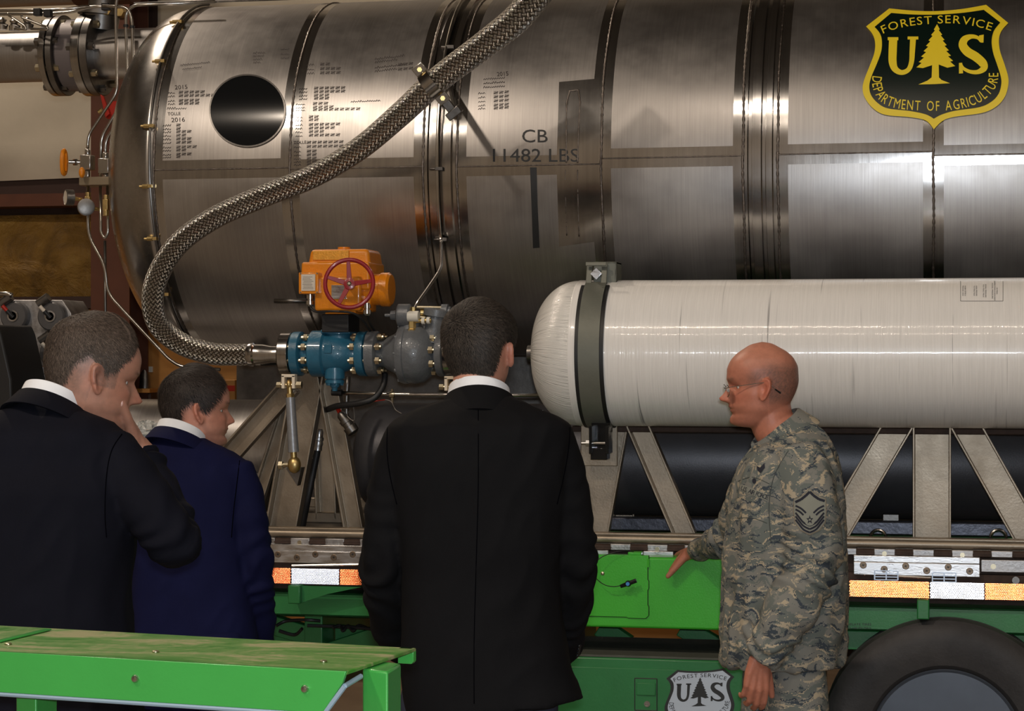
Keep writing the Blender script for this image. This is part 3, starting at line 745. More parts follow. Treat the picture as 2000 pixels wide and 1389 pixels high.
# stepped cover strip under the tube rail: alternate bright lands and dark rollers
strip = MB().box2((XL, 7.10, 1.036), (XR, 7.14, 1.045)).box2((XL, 7.135, 0.97), (XR, 7.15, 1.045)).build('channel_web', M['rust'], tr, smooth=False)
x = at(1690, 1080, 7.1).x; pitch = 0.127
k0 = int((x - XL) / pitch)
for k in range(-k0, 15):
    cx = x + k * pitch
    if cx > XR: break
    MB().box2((cx + 0.028, 7.100, 1.033), (cx + 0.099, 7.13, 1.056)).build('bright_land', M['aluworn'], strip, bevel=0.003)
    MB().cyl((cx - 0.028, 7.113, 1.043), (cx + 0.028, 7.113, 1.043), 0.0125, 14).build('roller', M['rust'], strip)
    if k % 2 == 0: MB().cyl((cx + 0.063, 7.096, 1.040), (cx + 0.063, 7.106, 1.040), 0.008, 12).build('rivet', M['zinc'], strip)
screw = MB(); screw.lathe((0, 0, 0), (0, 0, 1), [(0, 0.0115), (0.001, 0.0115), (0.0022, 0.0095), (0.0022, 0.0035), (0.0008, 0.003)], 18)
screw_me = screw.mesh('screw'); screw_me.materials.append(mat('dull_screw', srgb(128, 112, 96), 0.4, 0.8, 0.2, 60))
cross = MB().box((0, 0, 0.0021), (0.010, 0.0022, 0.0006)).box((0, 0, 0.0021), (0.0022, 0.010, 0.0006)).mesh('screw_slot'); cross.materials.append(M['ink'])
def wear_plate(ua, ub, screws, Y=7.085):
    xa, xb = at(ua, 1090, Y).x, at(ub, 1090, Y).x
    pl = MB().box2((xa, Y, 0.969), (xb, Y + 0.02, 1.012)).box2((xa, Y + 0.004, 1.012), (xb, Y + 0.024, 1.034)).build('wear_plate', M['alu'], tr, bevel=0.002)
    for (u, v) in screws:
        p = at(u, v, Y - 0.0005); inst('screw', screw_me, pl, orient(p, (0, -1, 0))); 
        inst('screw_slot', cross, pl, orient(p, (0, -1, 0)) @ Matrix.Rotation(0.5, 4, 'Z'))
wear_plate(1667, 1914, [(1686, 1104), (1727, 1112), (1769, 1106), (1810, 1115), (1852, 1108), (1894, 1116)])
wear_plate(520, 760, [(543, 1083), (580, 1089), (616, 1083), (652, 1089), (689, 1083)])
wear_plate(1000, 1188, [(1150, 1090)]); wear_plate(1256, 1315, [])
wear_plate(60, 300, [(100, 1078), (160, 1084), (220, 1078)])
# riveted worn plate on the far right and brown side channel
xa = at(1916, 1100, 7.10).x
MB().box2((xa, 7.10, 0.985), (XR, 7.12, 1.026)).build('worn_plate', M['aluworn'], tr, bevel=0.002)
p = at(1940, 1107, 7.098); MB().cyl(p, p + Vector((0, 0.006, 0)), 0.009, 14).build('bolt', M['zinc'], tr)
p = at(1984, 1134, 7.055); MB().cyl(p, p + Vector((0, 0.02, 0)), 0.012, 14).build('bolt', M['dsteel'], tr)
MB().box2((XL, 7.105, 0.89), (XR, 7.135, 0.975)).build('side_channel', M['rust'], tr, smooth=False)
# little guide clips above the tape
def clip(u, v):
    c = at(u, v, 7.075); w, h = 0.038, 0.015
    mb = MB()
    for dx in (-w, 0, w): mb.box(c + Vector((dx, 0, 0)), (0.004, 0.01, 2 * h))
    for dz in (-h, h, -0.005, 0.005): mb.box(c + Vector((0, 0.002, dz)), (2 * w, 0.008, 0.003))
    mb.build('guide_clip', mat('clip_metal', srgb(200, 215, 235), 0.3, 0.3), tr)
clip(1731, 1124); clip(1844, 1128)
MB().cyl(at(1755, 1126, 7.08), at(1818, 1129, 7.08), 0.004, 8).build('guide_rod', M['steel'], tr); MB().cyl(at(570, 1105, 7.08), at(700, 1103, 7.08), 0.004, 8).build('guide_rod', M['steel'], tr)
# ---- prismatic reflective tape: a sheet of small mirrored cube corners
def retro(name, col):
    t = NT(name); t.b.inputs['Metallic'].default_value = 1; t.b.inputs['Base Color'].default_value = col; t.b.inputs['Roughness'].default_value = 0.07
    return t.m
RW = retro('retro_white', (0.97, 0.97, 1.0, 1)); RO = retro('retro_orange', (0.99, 0.54, 0.36, 1))
def cube_corner_sheet(name, xa, xb, za, zb, Y, m, parent):
    """triangular cube-corner prisms, mouths facing the viewer side (-Y)"""
    s = 0.006; h = s * math.sqrt(3) / 2; dpt = s / math.sqrt(6); mb = MB()
    nx = int((xb - xa) / (s / 2)) ; nz = int(round((zb - za) / h))
    hz = (zb - za) / nz
    for j in range(nz):
        z0 = za + j * hz
        for i in range(nx):
            x0 = xa + i * s / 2
            up = (i + j) % 2 == 0
            if x0 + s > xb + 1e-6: continue
            A, B, C_ = ((x0, z0), (x0 + s, z0), (x0 + s / 2, z0 + hz)) if up else ((x0, z0 + hz), (x0 + s, z0 + hz), (x0 + s / 2, z0))
            cx = (A[0] + B[0] + C_[0]) / 3; cz = (A[1] + B[1] + C_[1]) / 3
            mb.add([(A[0], Y, A[1]), (B[0], Y, B[1]), (C_[0], Y, C_[1]), (cx, Y + dpt, cz)], [(0, 1, 3), (1, 2, 3), (2, 0, 3)])
    mb2 = mb; o = wloc(parent); me = bpy.data.meshes.new(name); me.from_pydata([tuple(Vector(p) - o) for p in mb2.v], [], mb2.f); me.update()
    ob = link_mesh(name, me, m, parent, False); ob['kind'] = 'stuff'; return ob
YT = 7.098
bx = [at(u, 1140, YT).x for u in (1658, 1816, 1923)]
xo = bx[0]; per = bx[2] - bx[0]; ow = bx[1] - bx[0]
k = -12
while xo + k * per < XR:
    a = xo + k * per
    if a + per > XL:
        o1 = cube_corner_sheet('orange_tape', a + 0.0005, a + ow - 0.0005, 0.894, 0.949, YT, RO, tr)
        cube_corner_sheet('white_tape', a + ow, a + per, 0.894, 0.949, YT, RW, tr)
    k += 1
# side beam with its brackets
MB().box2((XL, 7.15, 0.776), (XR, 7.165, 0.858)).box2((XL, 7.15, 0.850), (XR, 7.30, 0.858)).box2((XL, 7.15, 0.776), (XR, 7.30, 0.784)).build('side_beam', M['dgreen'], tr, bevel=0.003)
MB().box2((XL, 7.27, 0.858), (XR, 7.285, 0.90)).build('beam_web', M['rust'], tr, smooth=False)
for u in (574, 1803, 120):
    xa = at(u - 12, 1150, 7.06).x; xb = at(u + 12, 1150, 7.06).x
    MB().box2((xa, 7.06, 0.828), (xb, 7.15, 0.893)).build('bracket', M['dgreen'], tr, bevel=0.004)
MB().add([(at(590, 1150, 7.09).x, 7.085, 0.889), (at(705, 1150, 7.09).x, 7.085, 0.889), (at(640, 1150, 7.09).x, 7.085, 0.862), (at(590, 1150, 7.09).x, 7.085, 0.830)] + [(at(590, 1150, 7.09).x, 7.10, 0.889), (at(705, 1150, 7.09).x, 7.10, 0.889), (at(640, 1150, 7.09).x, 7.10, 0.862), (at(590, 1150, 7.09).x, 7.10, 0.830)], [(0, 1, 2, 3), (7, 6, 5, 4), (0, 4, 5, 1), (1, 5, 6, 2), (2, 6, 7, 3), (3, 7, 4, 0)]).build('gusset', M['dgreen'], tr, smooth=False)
# stencil on the side beam
F = Flat(); F.text('INFLATE TIRES', 1677, 1222, 4.6, 1.15); F.text('TO 100 PSI MAX', 1677, 1229, 4.6, 1.05)
o = F.make('tire_stencil', lambda u, v, of: at(u, v, 7.148), M['ink'], tr, 0, 0); o['kind'] = 'stuff'
# main chassis beams and cross members deeper in
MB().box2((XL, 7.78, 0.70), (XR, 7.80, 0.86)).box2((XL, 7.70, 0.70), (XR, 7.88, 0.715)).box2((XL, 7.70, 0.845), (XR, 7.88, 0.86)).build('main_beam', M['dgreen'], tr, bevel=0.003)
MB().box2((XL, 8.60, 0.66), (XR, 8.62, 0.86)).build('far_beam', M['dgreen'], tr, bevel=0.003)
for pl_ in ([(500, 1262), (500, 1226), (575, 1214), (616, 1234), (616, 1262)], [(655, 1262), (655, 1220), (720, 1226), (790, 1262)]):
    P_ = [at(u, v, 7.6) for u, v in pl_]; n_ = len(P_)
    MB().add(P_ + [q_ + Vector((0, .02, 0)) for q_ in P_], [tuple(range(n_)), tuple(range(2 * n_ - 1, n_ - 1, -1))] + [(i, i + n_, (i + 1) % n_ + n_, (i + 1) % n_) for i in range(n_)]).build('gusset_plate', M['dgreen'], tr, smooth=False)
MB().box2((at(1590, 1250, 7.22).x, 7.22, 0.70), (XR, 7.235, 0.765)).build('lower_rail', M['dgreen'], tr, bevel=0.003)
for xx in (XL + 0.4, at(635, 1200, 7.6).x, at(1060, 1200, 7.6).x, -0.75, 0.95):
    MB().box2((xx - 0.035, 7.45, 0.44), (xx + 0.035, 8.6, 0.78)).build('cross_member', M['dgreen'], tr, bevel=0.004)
for (ua, va, ub, vb) in ((500, 1212, 632, 1252), (860, 1210, 1000, 1270), (1170, 1225, 1225, 1262), (1330, 1225, 1440, 1290), (640, 1275, 760, 1236)):
    p = at(ua, va, 7.5); q = at(ub, vb, 7.5); d = (q - p); n_ = Vector((-d.z, 0, d.x)).normalized() * 0.035
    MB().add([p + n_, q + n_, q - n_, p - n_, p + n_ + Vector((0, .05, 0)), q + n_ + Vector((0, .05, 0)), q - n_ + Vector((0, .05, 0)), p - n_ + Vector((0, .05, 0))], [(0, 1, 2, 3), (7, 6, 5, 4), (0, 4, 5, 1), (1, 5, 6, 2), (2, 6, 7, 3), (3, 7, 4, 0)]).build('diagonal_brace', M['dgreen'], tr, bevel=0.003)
# brake hoses and cable loops under the beam
for pts in ([(540, 1222), (560, 1213), (600, 1211), (625, 1213)], [(545, 1232), (575, 1240), (590, 1228)], [(600, 1222), (660, 1224), (720, 1228), (780, 1240)], [(650, 1226), (665, 1222), (670, 1232), (680, 1222), (690, 1232), (700, 1222), (715, 1226)]):
    MB().tube([at(u, v, 7.33 + 0.02 * (i % 2)) for i, (u, v) in enumerate(pts)], 0.006, 8, 5).build('brake_line', M['black'], tr)
# far side support legs so the chassis reads from the side
for xx in (XL + 0.5,): MB().box2((xx - 0.05, 7.5, 0.0), (xx + 0.05, 7.6, 0.8)).build('landing_leg', M['dsteel'], tr, bevel=0.005)
for xx in (XL + 0.5,): MB().box2((xx - 0.05, 8.4, 0.0), (xx + 0.05, 8.5, 0.8)).build('landing_leg', M['dsteel'], tr, bevel=0.005)

# green control box with its door
xa, xb = at(756, 1150, 6.98).x, at(1500, 1150, 6.98).x
gb = thing('control_box', 'bright green steel box on the side of the trailer, with a door', 'box', ((xa + xb) / 2, 7.03, 0.79))
MB().box2((xa, 6.98, 0.785), (xb, 7.08, 1.024)).build('housing', M['green'], gb, bevel=0.008)
dx = at(1267, 1150, 6.977).x; dl = at(1052, 1150, 6.977).x; dz0, dz1 = zc(1207, 1220, 6.977), 1.030
mb = MB(); nt = 0.0035
poly = [(dl, dz0 + nt), (dl + .09, dz0 + nt), (dl + .095, dz0), (dl + .13, dz0), (dl + .135, dz0 + nt), (dx - .075, dz0 + nt), (dx - .07, dz0), (dx - .01, dz0), (dx, dz0 + 0.01), (dx, dz0 + .04), (dx - nt, dz0 + .045), (dx - nt, dz0 + .095), (dx, dz0 + .10), (dx, dz0 + .125), (dx - nt, dz0 + .13), (dx - nt, dz0 + .17), (dx, dz0 + .175), (dx, dz1), (dl, dz1)]
mb.prism(poly, lambda x_, z_: (x_, 6.9735, z_), lambda x_, z_: (x_, 6.981, z_)); door = mb.build('door', M['green'], gb, bevel=0.0012)
g2 = [(x_ + 0.0022 * (1 if x_ > dl + .2 else 0), z_ - 0.0022) for x_, z_ in poly[:18]]
for (a_, b_) in zip(poly[:17], poly[1:18]):
    pass
mbg = MB(); PP = [Vector((x_, 6.9795, z_)) for x_, z_ in poly[:18]]
mbg.tube(PP, 0.0022, 6, 1); mbg.build('door_gap', M['ink'], gb)
p = at(1177, 1120, 6.973); MB().lathe(p, (0, -1, 0), [(0, 0.0065), (0.003, 0.006), (0.005, 0.003)], 16).build('screw', M['zinc'], door)
p = at(1255, 1093, 6.972); MB().cyl(at(1266, 1092, 6.975), at(1266, 1108, 6.975), 0.004, 10).build('hinge', M['green'], door)
MB().box2((at(1226, 1080, 7.0).x, 7.0, 1.026), (at(1252, 1080, 7.0).x, 7.05, 1.038)).build('door_lip', M['green'], gb, bevel=0.003)
# hanging pull cord with a black plug
pc = thing('pull_cord', 'thin black cord with a black T plug and blue button hanging on the green box', 'cord', at(1227, 1140, 6.95))
MB().tube([at(1238, 1078, 6.99), at(1215, 1077, 6.96), at(1190, 1082, 6.95), at(1170, 1092, 6.94), at(1158, 1110, 6.94), at(1163, 1128, 6.94), at(1180, 1142, 6.94), at(1198, 1146, 6.94), at(1212, 1144, 6.945)], 0.0016, 6, 6).build('cord', M['black'], pc)
c = at(1227, 1140, 6.945); d = (at(1243, 1134, 6.945) - at(1211, 1146, 6.945)).normalized()
MB().cyl(c - d * 0.028, c - d * 0.008, 0.006, 12, 0.0075).cyl(c + d * 0.006, c + d * 0.030, 0.0075, 12).ball(c, (0.011, 0.011, 0.011)).build('plug', M['gloss'], pc)
MB().cyl(c + Vector((0, -0.013, 0)), c + Vector((0, -0.008, 0)), 0.0065, 16).build('button', mat('blue_plastic', srgb(70, 140, 205), 0.35), pc)

# toolbox with grip-coated step on top
xa, xb = at(800, 1300, 6.95).x, at(1600, 1300, 6.95).x
tb = thing('toolbox', 'dark green toolbox with a grey grip top under the green control box', 'toolbox', ((xa + xb) / 2, 7.15, 0))
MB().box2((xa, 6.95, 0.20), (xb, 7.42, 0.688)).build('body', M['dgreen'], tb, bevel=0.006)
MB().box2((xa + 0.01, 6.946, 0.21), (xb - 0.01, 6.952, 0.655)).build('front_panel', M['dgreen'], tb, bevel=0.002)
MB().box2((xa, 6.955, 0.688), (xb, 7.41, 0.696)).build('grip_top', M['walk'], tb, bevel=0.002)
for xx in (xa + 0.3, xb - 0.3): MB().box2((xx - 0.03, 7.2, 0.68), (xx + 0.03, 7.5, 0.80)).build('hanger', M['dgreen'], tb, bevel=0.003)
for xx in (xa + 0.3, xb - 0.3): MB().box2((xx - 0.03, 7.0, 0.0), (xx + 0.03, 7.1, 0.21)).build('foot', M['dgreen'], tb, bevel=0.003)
x0, z0 = xz(1240, 1387, 6.945); x1, z1 = xz(1283, 1326, 6.945)
mb = MB(); g = 0.003
lt = MB().box2((x0, 6.9435, z0), (x1, 6.947, z1)).build('latch_plate', M['dgreen'], tb, bevel=0.001)
for (a_, b_) in (((x0, z0), (x1, z0)), ((x1, z0), (x1, z1)), ((x1, z1), (x0, z1)), ((x0, z1), (x0, z0))): mb.cyl((a_[0], 6.944, a_[1]), (b_[0], 6.944, b_[1]), 0.0018, 6)
mb.build('latch_gap', M['ink'], lt)
zm = zc(1358, 1260, 6.945); MB().box2((x0 + .006, 6.938, zm), (x1 - .004, 6.945, zm + 0.042)).build('paddle', M['dgreen'], lt, bevel=0.002)
p = at(1264, 1375, 6.943); MB().lathe(p, (0, -1, 0), [(0, 0.010), (0.004, 0.010), (0.004, 0.0065), (0.002, 0.006)], 20).build('lock', M['steel'], lt)
emblem(lambda u, v, o: at(u, v, 6.9455 - o), tb, 'black and white shield emblem with a conifer', lambda x_, y_: (1322.9 + (x_ - 940) / K * 0.479, 1308.8 + (y_ - 65) / K * 0.479), M['ink'], M['emw'], M['ink'], 0, (0.0005, 0.0010, 0.0015))

# wheel
wz = 0.415; wx = at(1848, 1400, 7.08).x
def wheel(x, label):
    wh = None
    yo = 7.06
    prof = [(0.030, 0.245), (0.012, 0.262), (0.004, 0.30), (0.0, 0.345), (0.006, 0.375), (0.022, 0.397), (0.035, 0.408), (0.06, 0.413)]
    for k in range(4):
        s = 0.07 + k * 0.045; prof += [(s, 0.414), (s + 0.002, 0.403), (s + 0.007, 0.403), (s + 0.009, 0.414)]
    prof += [(0.25, 0.413), (0.275, 0.40), (0.29, 0.37), (0.295, 0.33), (0.28, 0.25)]
    MB().lathe((x, yo, wz), (0, 1, 0), prof, 96).build('tire', mat('tire_rubber', srgb(58, 56, 56), 0.62, 0, 0.2, 14, 0.3, 90), tr, angle=28)
    wh = bpy.data.objects['tire']
    rim = mat('rim_paint', srgb(92, 100, 112), 0.42, 0.3, 0.08, 8)
    MB().lathe((x, yo + 0.02, wz), (0, 1, 0), [(0.0, 0.238), (-0.006, 0.246), (-0.002, 0.249), (0.02, 0.247), (0.03, 0.225), (0.032, 0.205), (0.05, 0.20), (0.055, 0.19), (0.05, 0.10), (0.03, 0.07), (0.03, 0.02)], 72).build('rim', rim, wh, angle=30)
    hub = MB().lathe((x, yo + 0.05, wz), (0, -1, 0), [(0, 0.07), (0.03, 0.065), (0.04, 0.05), (0.045, 0.01)], 32).build('hub', rim, wh)
    for k in range(8):
        a = 2 * PI * k / 8 + PI / 2; c = Vector((x + 0.115 * math.cos(a), yo + 0.068, wz + 0.115 * math.sin(a)))
        MB().hexa(c, c + Vector((0, -0.018, 0)), 0.014).cyl(c, c + Vector((0, -0.024, 0)), 0.008, 10).build('lug_nut', M['zinc'], wh)
    return wh
wheel(wx, 'black trailer tire on a blue grey rim at the lower right')
def far_wheel(x): pass
MB().cyl((wx, 7.3, wz), (wx, 8.6, wz), 0.05, 16).build('axle', M['dsteel'], tr)
MB().box2((wx - 0.4, 7.72, 0.46), (wx + 0.4, 7.80, 0.50)).build('leaf_spring', M['dsteel'], tr, bevel=0.004)

# ---- steel channel truss carrying the tank and the cylinder
tf = tr
def channel(p0, p1, wdt, dep=0.045, th=0.007, Y=7.26, name='channel_post'):
    """p0,p1 pixel ends of the axis at Y; flanges stand towards the viewer"""
    a = at(*p0, Y); b = at(*p1, Y); d = (b - a); d.y = 0; d.normalize(); n_ = Vector((-d.z, 0, d.x)); y = Vector((0, 1, 0))
    A = Vector((a.x, Y, a.z)); B = Vector((b.x, Y, b.z)); h = wdt / 2
    sec = [(-h, 0), (-h + th, 0), (-h + th, dep - th), (h - th, dep - th), (h - th, 0), (h, 0), (h, dep), (-h, dep)]
    vs = [A + n_ * s + y * t for s, t in sec] + [B + n_ * s + y * t for s, t in sec]
    fs = [(i, (i + 1) % 8, 8 + (i + 1) % 8, 8 + i) for i in range(8)] + [(0, 1, 2, 7), (2, 3, 6, 7), (3, 4, 5, 6), (15, 10, 9, 8), (15, 14, 11, 10), (14, 13, 12, 11)]
    return MB().add(vs, fs).build(name, M['frame'], tf, smooth=False, bevel=0.0015)
channel((1760, 820), (1618, 1062), 0.098, name='diagonal_channel')
channel((1820, 820), (1820, 1060), 0.128, 0.05, name='upright_channel')
channel((1880, 820), (2016, 1062), 0.098, name='diagonal_channel')
channel((1240, 820), (1338, 1050), 0.078, 0.05, name='diagonal_channel')
channel((1184, 836), (1144, 1052), 0.15, 0.04, name='wide_channel')
MB().box2((at(1135, 850, 7.24).x, 7.235, zc(910, 1160, 7.24)), (at(1206, 850, 7.24).x, 7.247, 1.46)).build('mounting_plate', M['frame'], tf, bevel=0.002)
channel((1226, 820), (1216, 1030), 0.085, 0.05, Y=7.9, name='rear_channel')
channel((606, 700), (546, 1038), 0.118, 0.05, name='wide_channel')
channel((632, 712), (690, 1040), 0.072, 0.045, name='diagonal_channel')
channel((566, 752), (430, 905), 0.075, 0.045, name='diagonal_channel')
channel((560, 790), (480, 1040), 0.05, 0.03, Y=7.36, name='diagonal_channel')
channel((628, 780), (636, 1015), 0.085, 0.05, Y=7.9, name='rear_channel')
channel((100, 760), (240, 1040), 0.09, 0.05, name='diagonal_channel'); channel((60, 760), (20, 1040), 0.1, 0.05, name='upright_channel')
channel((2090, 820), (2090, 1060), 0.11, 0.05, name='upright_channel'); channel((1590, 820), (1540, 1062), 0.098, Y=7.30, name='diagonal_channel')
MB().box2((at(1120, 838, 7.3).x, 7.27, 1.432), (XR, 7.34, 1.452)).build('saddle_rail', M['rust'], tf, bevel=0.003)
for yy in (7.9, 8.7): MB().box2((XL + 0.5, yy, 1.045), (XR, yy + 0.06, 1.085)).build('deck_rail', M['frame'], tf, bevel=0.003)
for xx in (XF(300) + 0.25, XF(860), XF(1485), XF(2000)):
    vs = []; 
    ys = np.linspace(8.0, 8.75, 15); top = [(y_, TZ - math.sqrt(max(0, (TR + .008) ** 2 - (y_ - TY) ** 2))) for y_ in ys]
    poly = [(8.0, 1.66), *top, (8.75, 1.66)]
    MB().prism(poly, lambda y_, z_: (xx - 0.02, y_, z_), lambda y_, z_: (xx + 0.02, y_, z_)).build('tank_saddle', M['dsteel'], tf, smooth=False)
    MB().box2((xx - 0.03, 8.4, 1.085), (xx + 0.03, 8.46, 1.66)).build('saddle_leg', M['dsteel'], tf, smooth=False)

# far side of the skid: dark panel added to make the darkness under the tank
MB().box2((at(462, 720, 9.05).x, 9.05, 1.045), (XR, 9.08, 1.80)).build('dark_backing_panel', M['dsteel'], tr, smooth=False)
# lower black tank
lt_ = thing('lower_tank', 'black painted cylindrical tank lying low behind the truss channels', 'tank', (0, 7.95, 1.08))
x0 = at(700, 900, 7.95).x
MB().lathe((x0, 7.95, 1.302), (1, 0, 0), [(0, 0.02), (0.012, 0.12), (0.04, 0.18), (0.08, 0.205), (0.12, 0.212), (XR - x0 - .1, 0.212), (XR - x0 - 0.03, 0.17), (XR - x0, 0.02)], 72).build('shell', M['blackt'], lt_, angle=50)
for xx in (x0 + 0.35, -0.2, 0.8): MB().box2((xx - 0.03, 7.80, 1.045), (xx + 0.03, 8.10, 1.12)).build('saddle', M['dsteel'], lt_, bevel=0.003)
lp = thing('lower_pipe', 'wide dull steel pipe lying under the tank end, behind the men on the left', 'pipe', (at(300, 850, 7.9).x, 7.95, 1.2))
xa, xb = at(215, 850, 7.95).x, at(600, 850, 7.95).x
MB().lathe((xa, 7.95, 1.37), (1, 0, 0), [(0, 0.10), (0.02, 0.155), (xb - xa - 0.02, 0.155), (xb - xa, 0.10)], 64).build('shell', M['shell'], lp, angle=50)
for xx in (xa + 0.25, xb - 0.2): MB().box2((xx - 0.03, 7.85, 1.045), (xx + 0.03, 8.05, 1.24)).build('saddle', M['dsteel'], lp, bevel=0.003)
bg = thing('plastic_wrap', 'crumpled ball of clear plastic wrap lying between the two men on the left', 'wrap', at(285, 845, 7.6))
me_ = MB().ball(at(286, 846, 7.6), (0.055, 0.05, 0.045), 28, 18); r_ = random.Random(4)
me_.v = [tuple(Vector(p) + Vector((r_.uniform(-1, 1), r_.uniform(-1, 1), r_.uniform(-1, 1))) * 0.008) for p in me_.v]
o = me_.build('film', mat('clear_film', (0.55, 0.55, 0.52, 1), 0.15, 0, 0.3, 60), bg, smooth=False)
# ================================================================== braided hose
def braid():
    t = NT('braided_steel'); b = t.b
    uvn = t.n('ShaderNodeUVMap'); uvn.uv_map = 'UVMap'; s = t.n('ShaderNodeSeparateXYZ'); t.l(uvn, 0, s, 0)
    def mth(op, a, b_=None, c=None):
        m = t.n('ShaderNodeMath', operation=op)
        for i, q in enumerate((a, b_, c)):
            if q is None: continue
            if isinstance(q, (int, float)): m.inputs[i].default_value = q
            else: t.l(q, 0 if not isinstance(q, tuple) else q[1], m, i)
        return m
    ux = t.n('ShaderNodeMath', operation='MULTIPLY'); t.l(s, 'X', ux, 0); ux.inputs[1].default_value = 1.0
    vy = t.n('ShaderNodeMath', operation='MULTIPLY'); t.l(s, 'Y', vy, 0); vy.inputs[1].default_value = 1.0
    A = mth('ADD', ux, vy); B = mth('SUBTRACT', ux, vy)
    fa = mth('FRACT', A); fb = mth('FRACT', B)
    # basket weave: which family is on top alternates with the cell parity
    ia = mth('FLOOR', A); ib = mth('FLOOR', B); par = mth('MODULO', mth('ADD', mth('ADD', ia, ib), 1000.0), 2.0)
    wires = lambda f, across: mth('ABSOLUTE', mth('SINE', mth('MULTIPLY', f, PI * 4)))
    ha = mth('MULTIPLY', mth('SINE', mth('MULTIPLY', fb, PI)), mth('ADD', mth('MULTIPLY', wires(fa, 0), 0.3), 0.7))
    hb = mth('MULTIPLY', mth('SINE', mth('MULTIPLY', fa, PI)), mth('ADD', mth('MULTIPLY', wires(fb, 0), 0.3), 0.7))
    mx = t.n('ShaderNodeMix', data_type='FLOAT'); t.l(par, 0, mx, 0); t.l(ha, 0, mx, 2); t.l(hb, 0, mx, 3)
    r = t.ramp(mx, 0, [(0.1, (0.10, 0.095, 0.09)), (0.6, (0.55, 0.52, 0.47))]); t.l(r, 0, b, 'Base Color')
    b.inputs['Metallic'].default_value = 1; b.inputs['Roughness'].default_value = 0.28
    t.bump(mx, 0, 1.0, 0.006); return t.m
hose = thing('braided_hose', 'thick braided steel hose curving across the tank down to the blue valve', 'hose', at(300, 600, 7.1))
hp = [(1075, -45, 6.98), (1048, -10, 6.98), (1008, 38, 6.98), (940, 92, 6.99), (855, 156, 7.02), (780, 225, 7.05), (700, 292, 7.08), (610, 345, 7.10), (510, 385, 7.12), (420, 425, 7.14), (350, 475, 7.14), (310, 535, 7.14), (298, 590, 7.14), (312, 638, 7.15), (355, 672, 7.15), (410, 690, 7.15), (450, 693, 7.15), (490, 692, 7.15)]
P = smooth_path([at(*q) for q in hp], 10)
mb = MB(); mb.tube(P, [0.052, 0.050, 0.045, 0.041, 0.040, 0.040, 0.040, 0.040, 0.040, 0.038], 40, 1); me = mb.mesh('hose_braid', wloc(hose))
m_, n_, pts = mb.last; L = [0]
for a_, b_ in zip(pts[:-1], pts[1:]): L.append(L[-1] + (b_ - a_).length)
uvl = me.uv_layers.new(name='UVMap'); KN = 14; KS = KN / (2 * PI * 0.040)
ring_of = lambda vi: (vi // n_, vi % n_)
for p in me.polygons:
    idx = [me.loops[li].vertex_index for li in p.loop_indices]; js = [i % n_ for i in idx]; wrap = (0 in js and n_ - 1 in js)
    for li, vi in zip(p.loop_indices, idx):
        i, j = vi // n_, vi % n_
        jj = j + (n_ if wrap and j == 0 else 0); uvl.data[li].uv = (L[min(i, m_ - 1)] * KS, jj / n_ * KN)
link_mesh('hose_braid', me, braid(), hose, True, 0, 180)
e0 = at(486, 692, 7.15); ex = Vector((1, 0, 0))
MB().lathe(e0, ex, [(0, 0.040), (0.008, 0.0425), (0.020, 0.0425), (0.026, 0.037), (0.055, 0.036), (0.085, 0.030), (0.125, 0.030)], 36).build('end_ferrule', M['polish'], hose)
# hose clamp with its bracket
hc = thing('hose_clamp', 'shiny steel two-part clamp and block holding the upper braided hose to the tank', 'clamp', at(845, 160, 7.02))
c = at(842, 164, 7.025); d = (at(870, 143, 7.02) - at(815, 188, 7.03)).normalized()
a_, b_, _ = MB.frame(d); vw = ray(842, 164).normalized(); yy = d.cross(vw).normalized(); 
MB().lathe(c - d * 0.022, d, [(0, 0.046), (0.001, 0.050), (0.043, 0.050), (0.044, 0.046)], 40).build('band', M['polish'], hc)
for sgn in (-1, 1):
    q = c + yy * sgn * 0.063 - vw * 0.004
    R = Matrix((yy, d, yy.cross(d))).transposed()
    tab = MB().box(q, (0.034, 0.044, 0.008), R).build('tab', M['steel'], hc, bevel=0.002)
    MB().hexa(q - vw * 0.012, q - vw * 0.003, 0.009).build('bolt', M['brass'], tab)
sgn = 1 if (yy.z < 0) else -1
q = c + yy * sgn * 0.105 + vw * 0.03
MB().box(q - yy * sgn * 0.01, (0.05, 0.03, 0.02), R).box(q + yy * sgn * 0.022, (0.028, 0.055, 0.045), R).build('mounting_block', M['dsteel'], hc, bevel=0.003)
q2 = tank_hit(884, 176, 0.0)
MB().tube([q + yy * sgn * 0.02, q2 + Vector((0, -0.06, 0.0)), q2], 0.014, 10, 3).build('standoff', M['dsteel'], hc)
p0 = tank_hit(876, 196); p1 = tank_hit(888, 160)
MB().box2(p0 + Vector((-0.012, -0.16, -0.01)), p0 + Vector((0.016, 0.0, 0.06))).build('bracket_plate', M['white'], hc, bevel=0.003)

# ================================================================== valve line (axis along X)
VY, VZ = 7.16, at(640, 691, 7.16).z
vx = lambda u: at(u, 691, VY).x
UX = Vector((1, 0, 0))
def lx(mb, prof, n=48): # (pixel u, radius m)
    x0 = vx(prof[0][0]); return mb.lathe((x0, VY, VZ), UX, [(vx(u) - x0, r) for u, r in prof], n)
def bolts(parent, u0, u1, rad, n=8, ph=0.2, m=None, r=0.0135):
    for k in range(n):
        a = 2 * PI * k / n + ph; c = Vector((0, VY - rad * math.cos(a), VZ + rad * math.sin(a)))
        A = Vector((vx(u0), c.y, c.z)); B = Vector((vx(u1), c.y, c.z)); e = Vector((0.014, 0, 0))
        MB().hexa(A - e, A, r).hexa(B, B + e, r).cyl(A - e * 1.5, B + e * 1.5, r * 0.55, 10).build('stud_bolt', m or M['zinc'], parent)
pa = thing('blue_valve', 'blue painted flanged ball valve at the end of the braided hose', 'valve', (vx(650), VY, VZ))
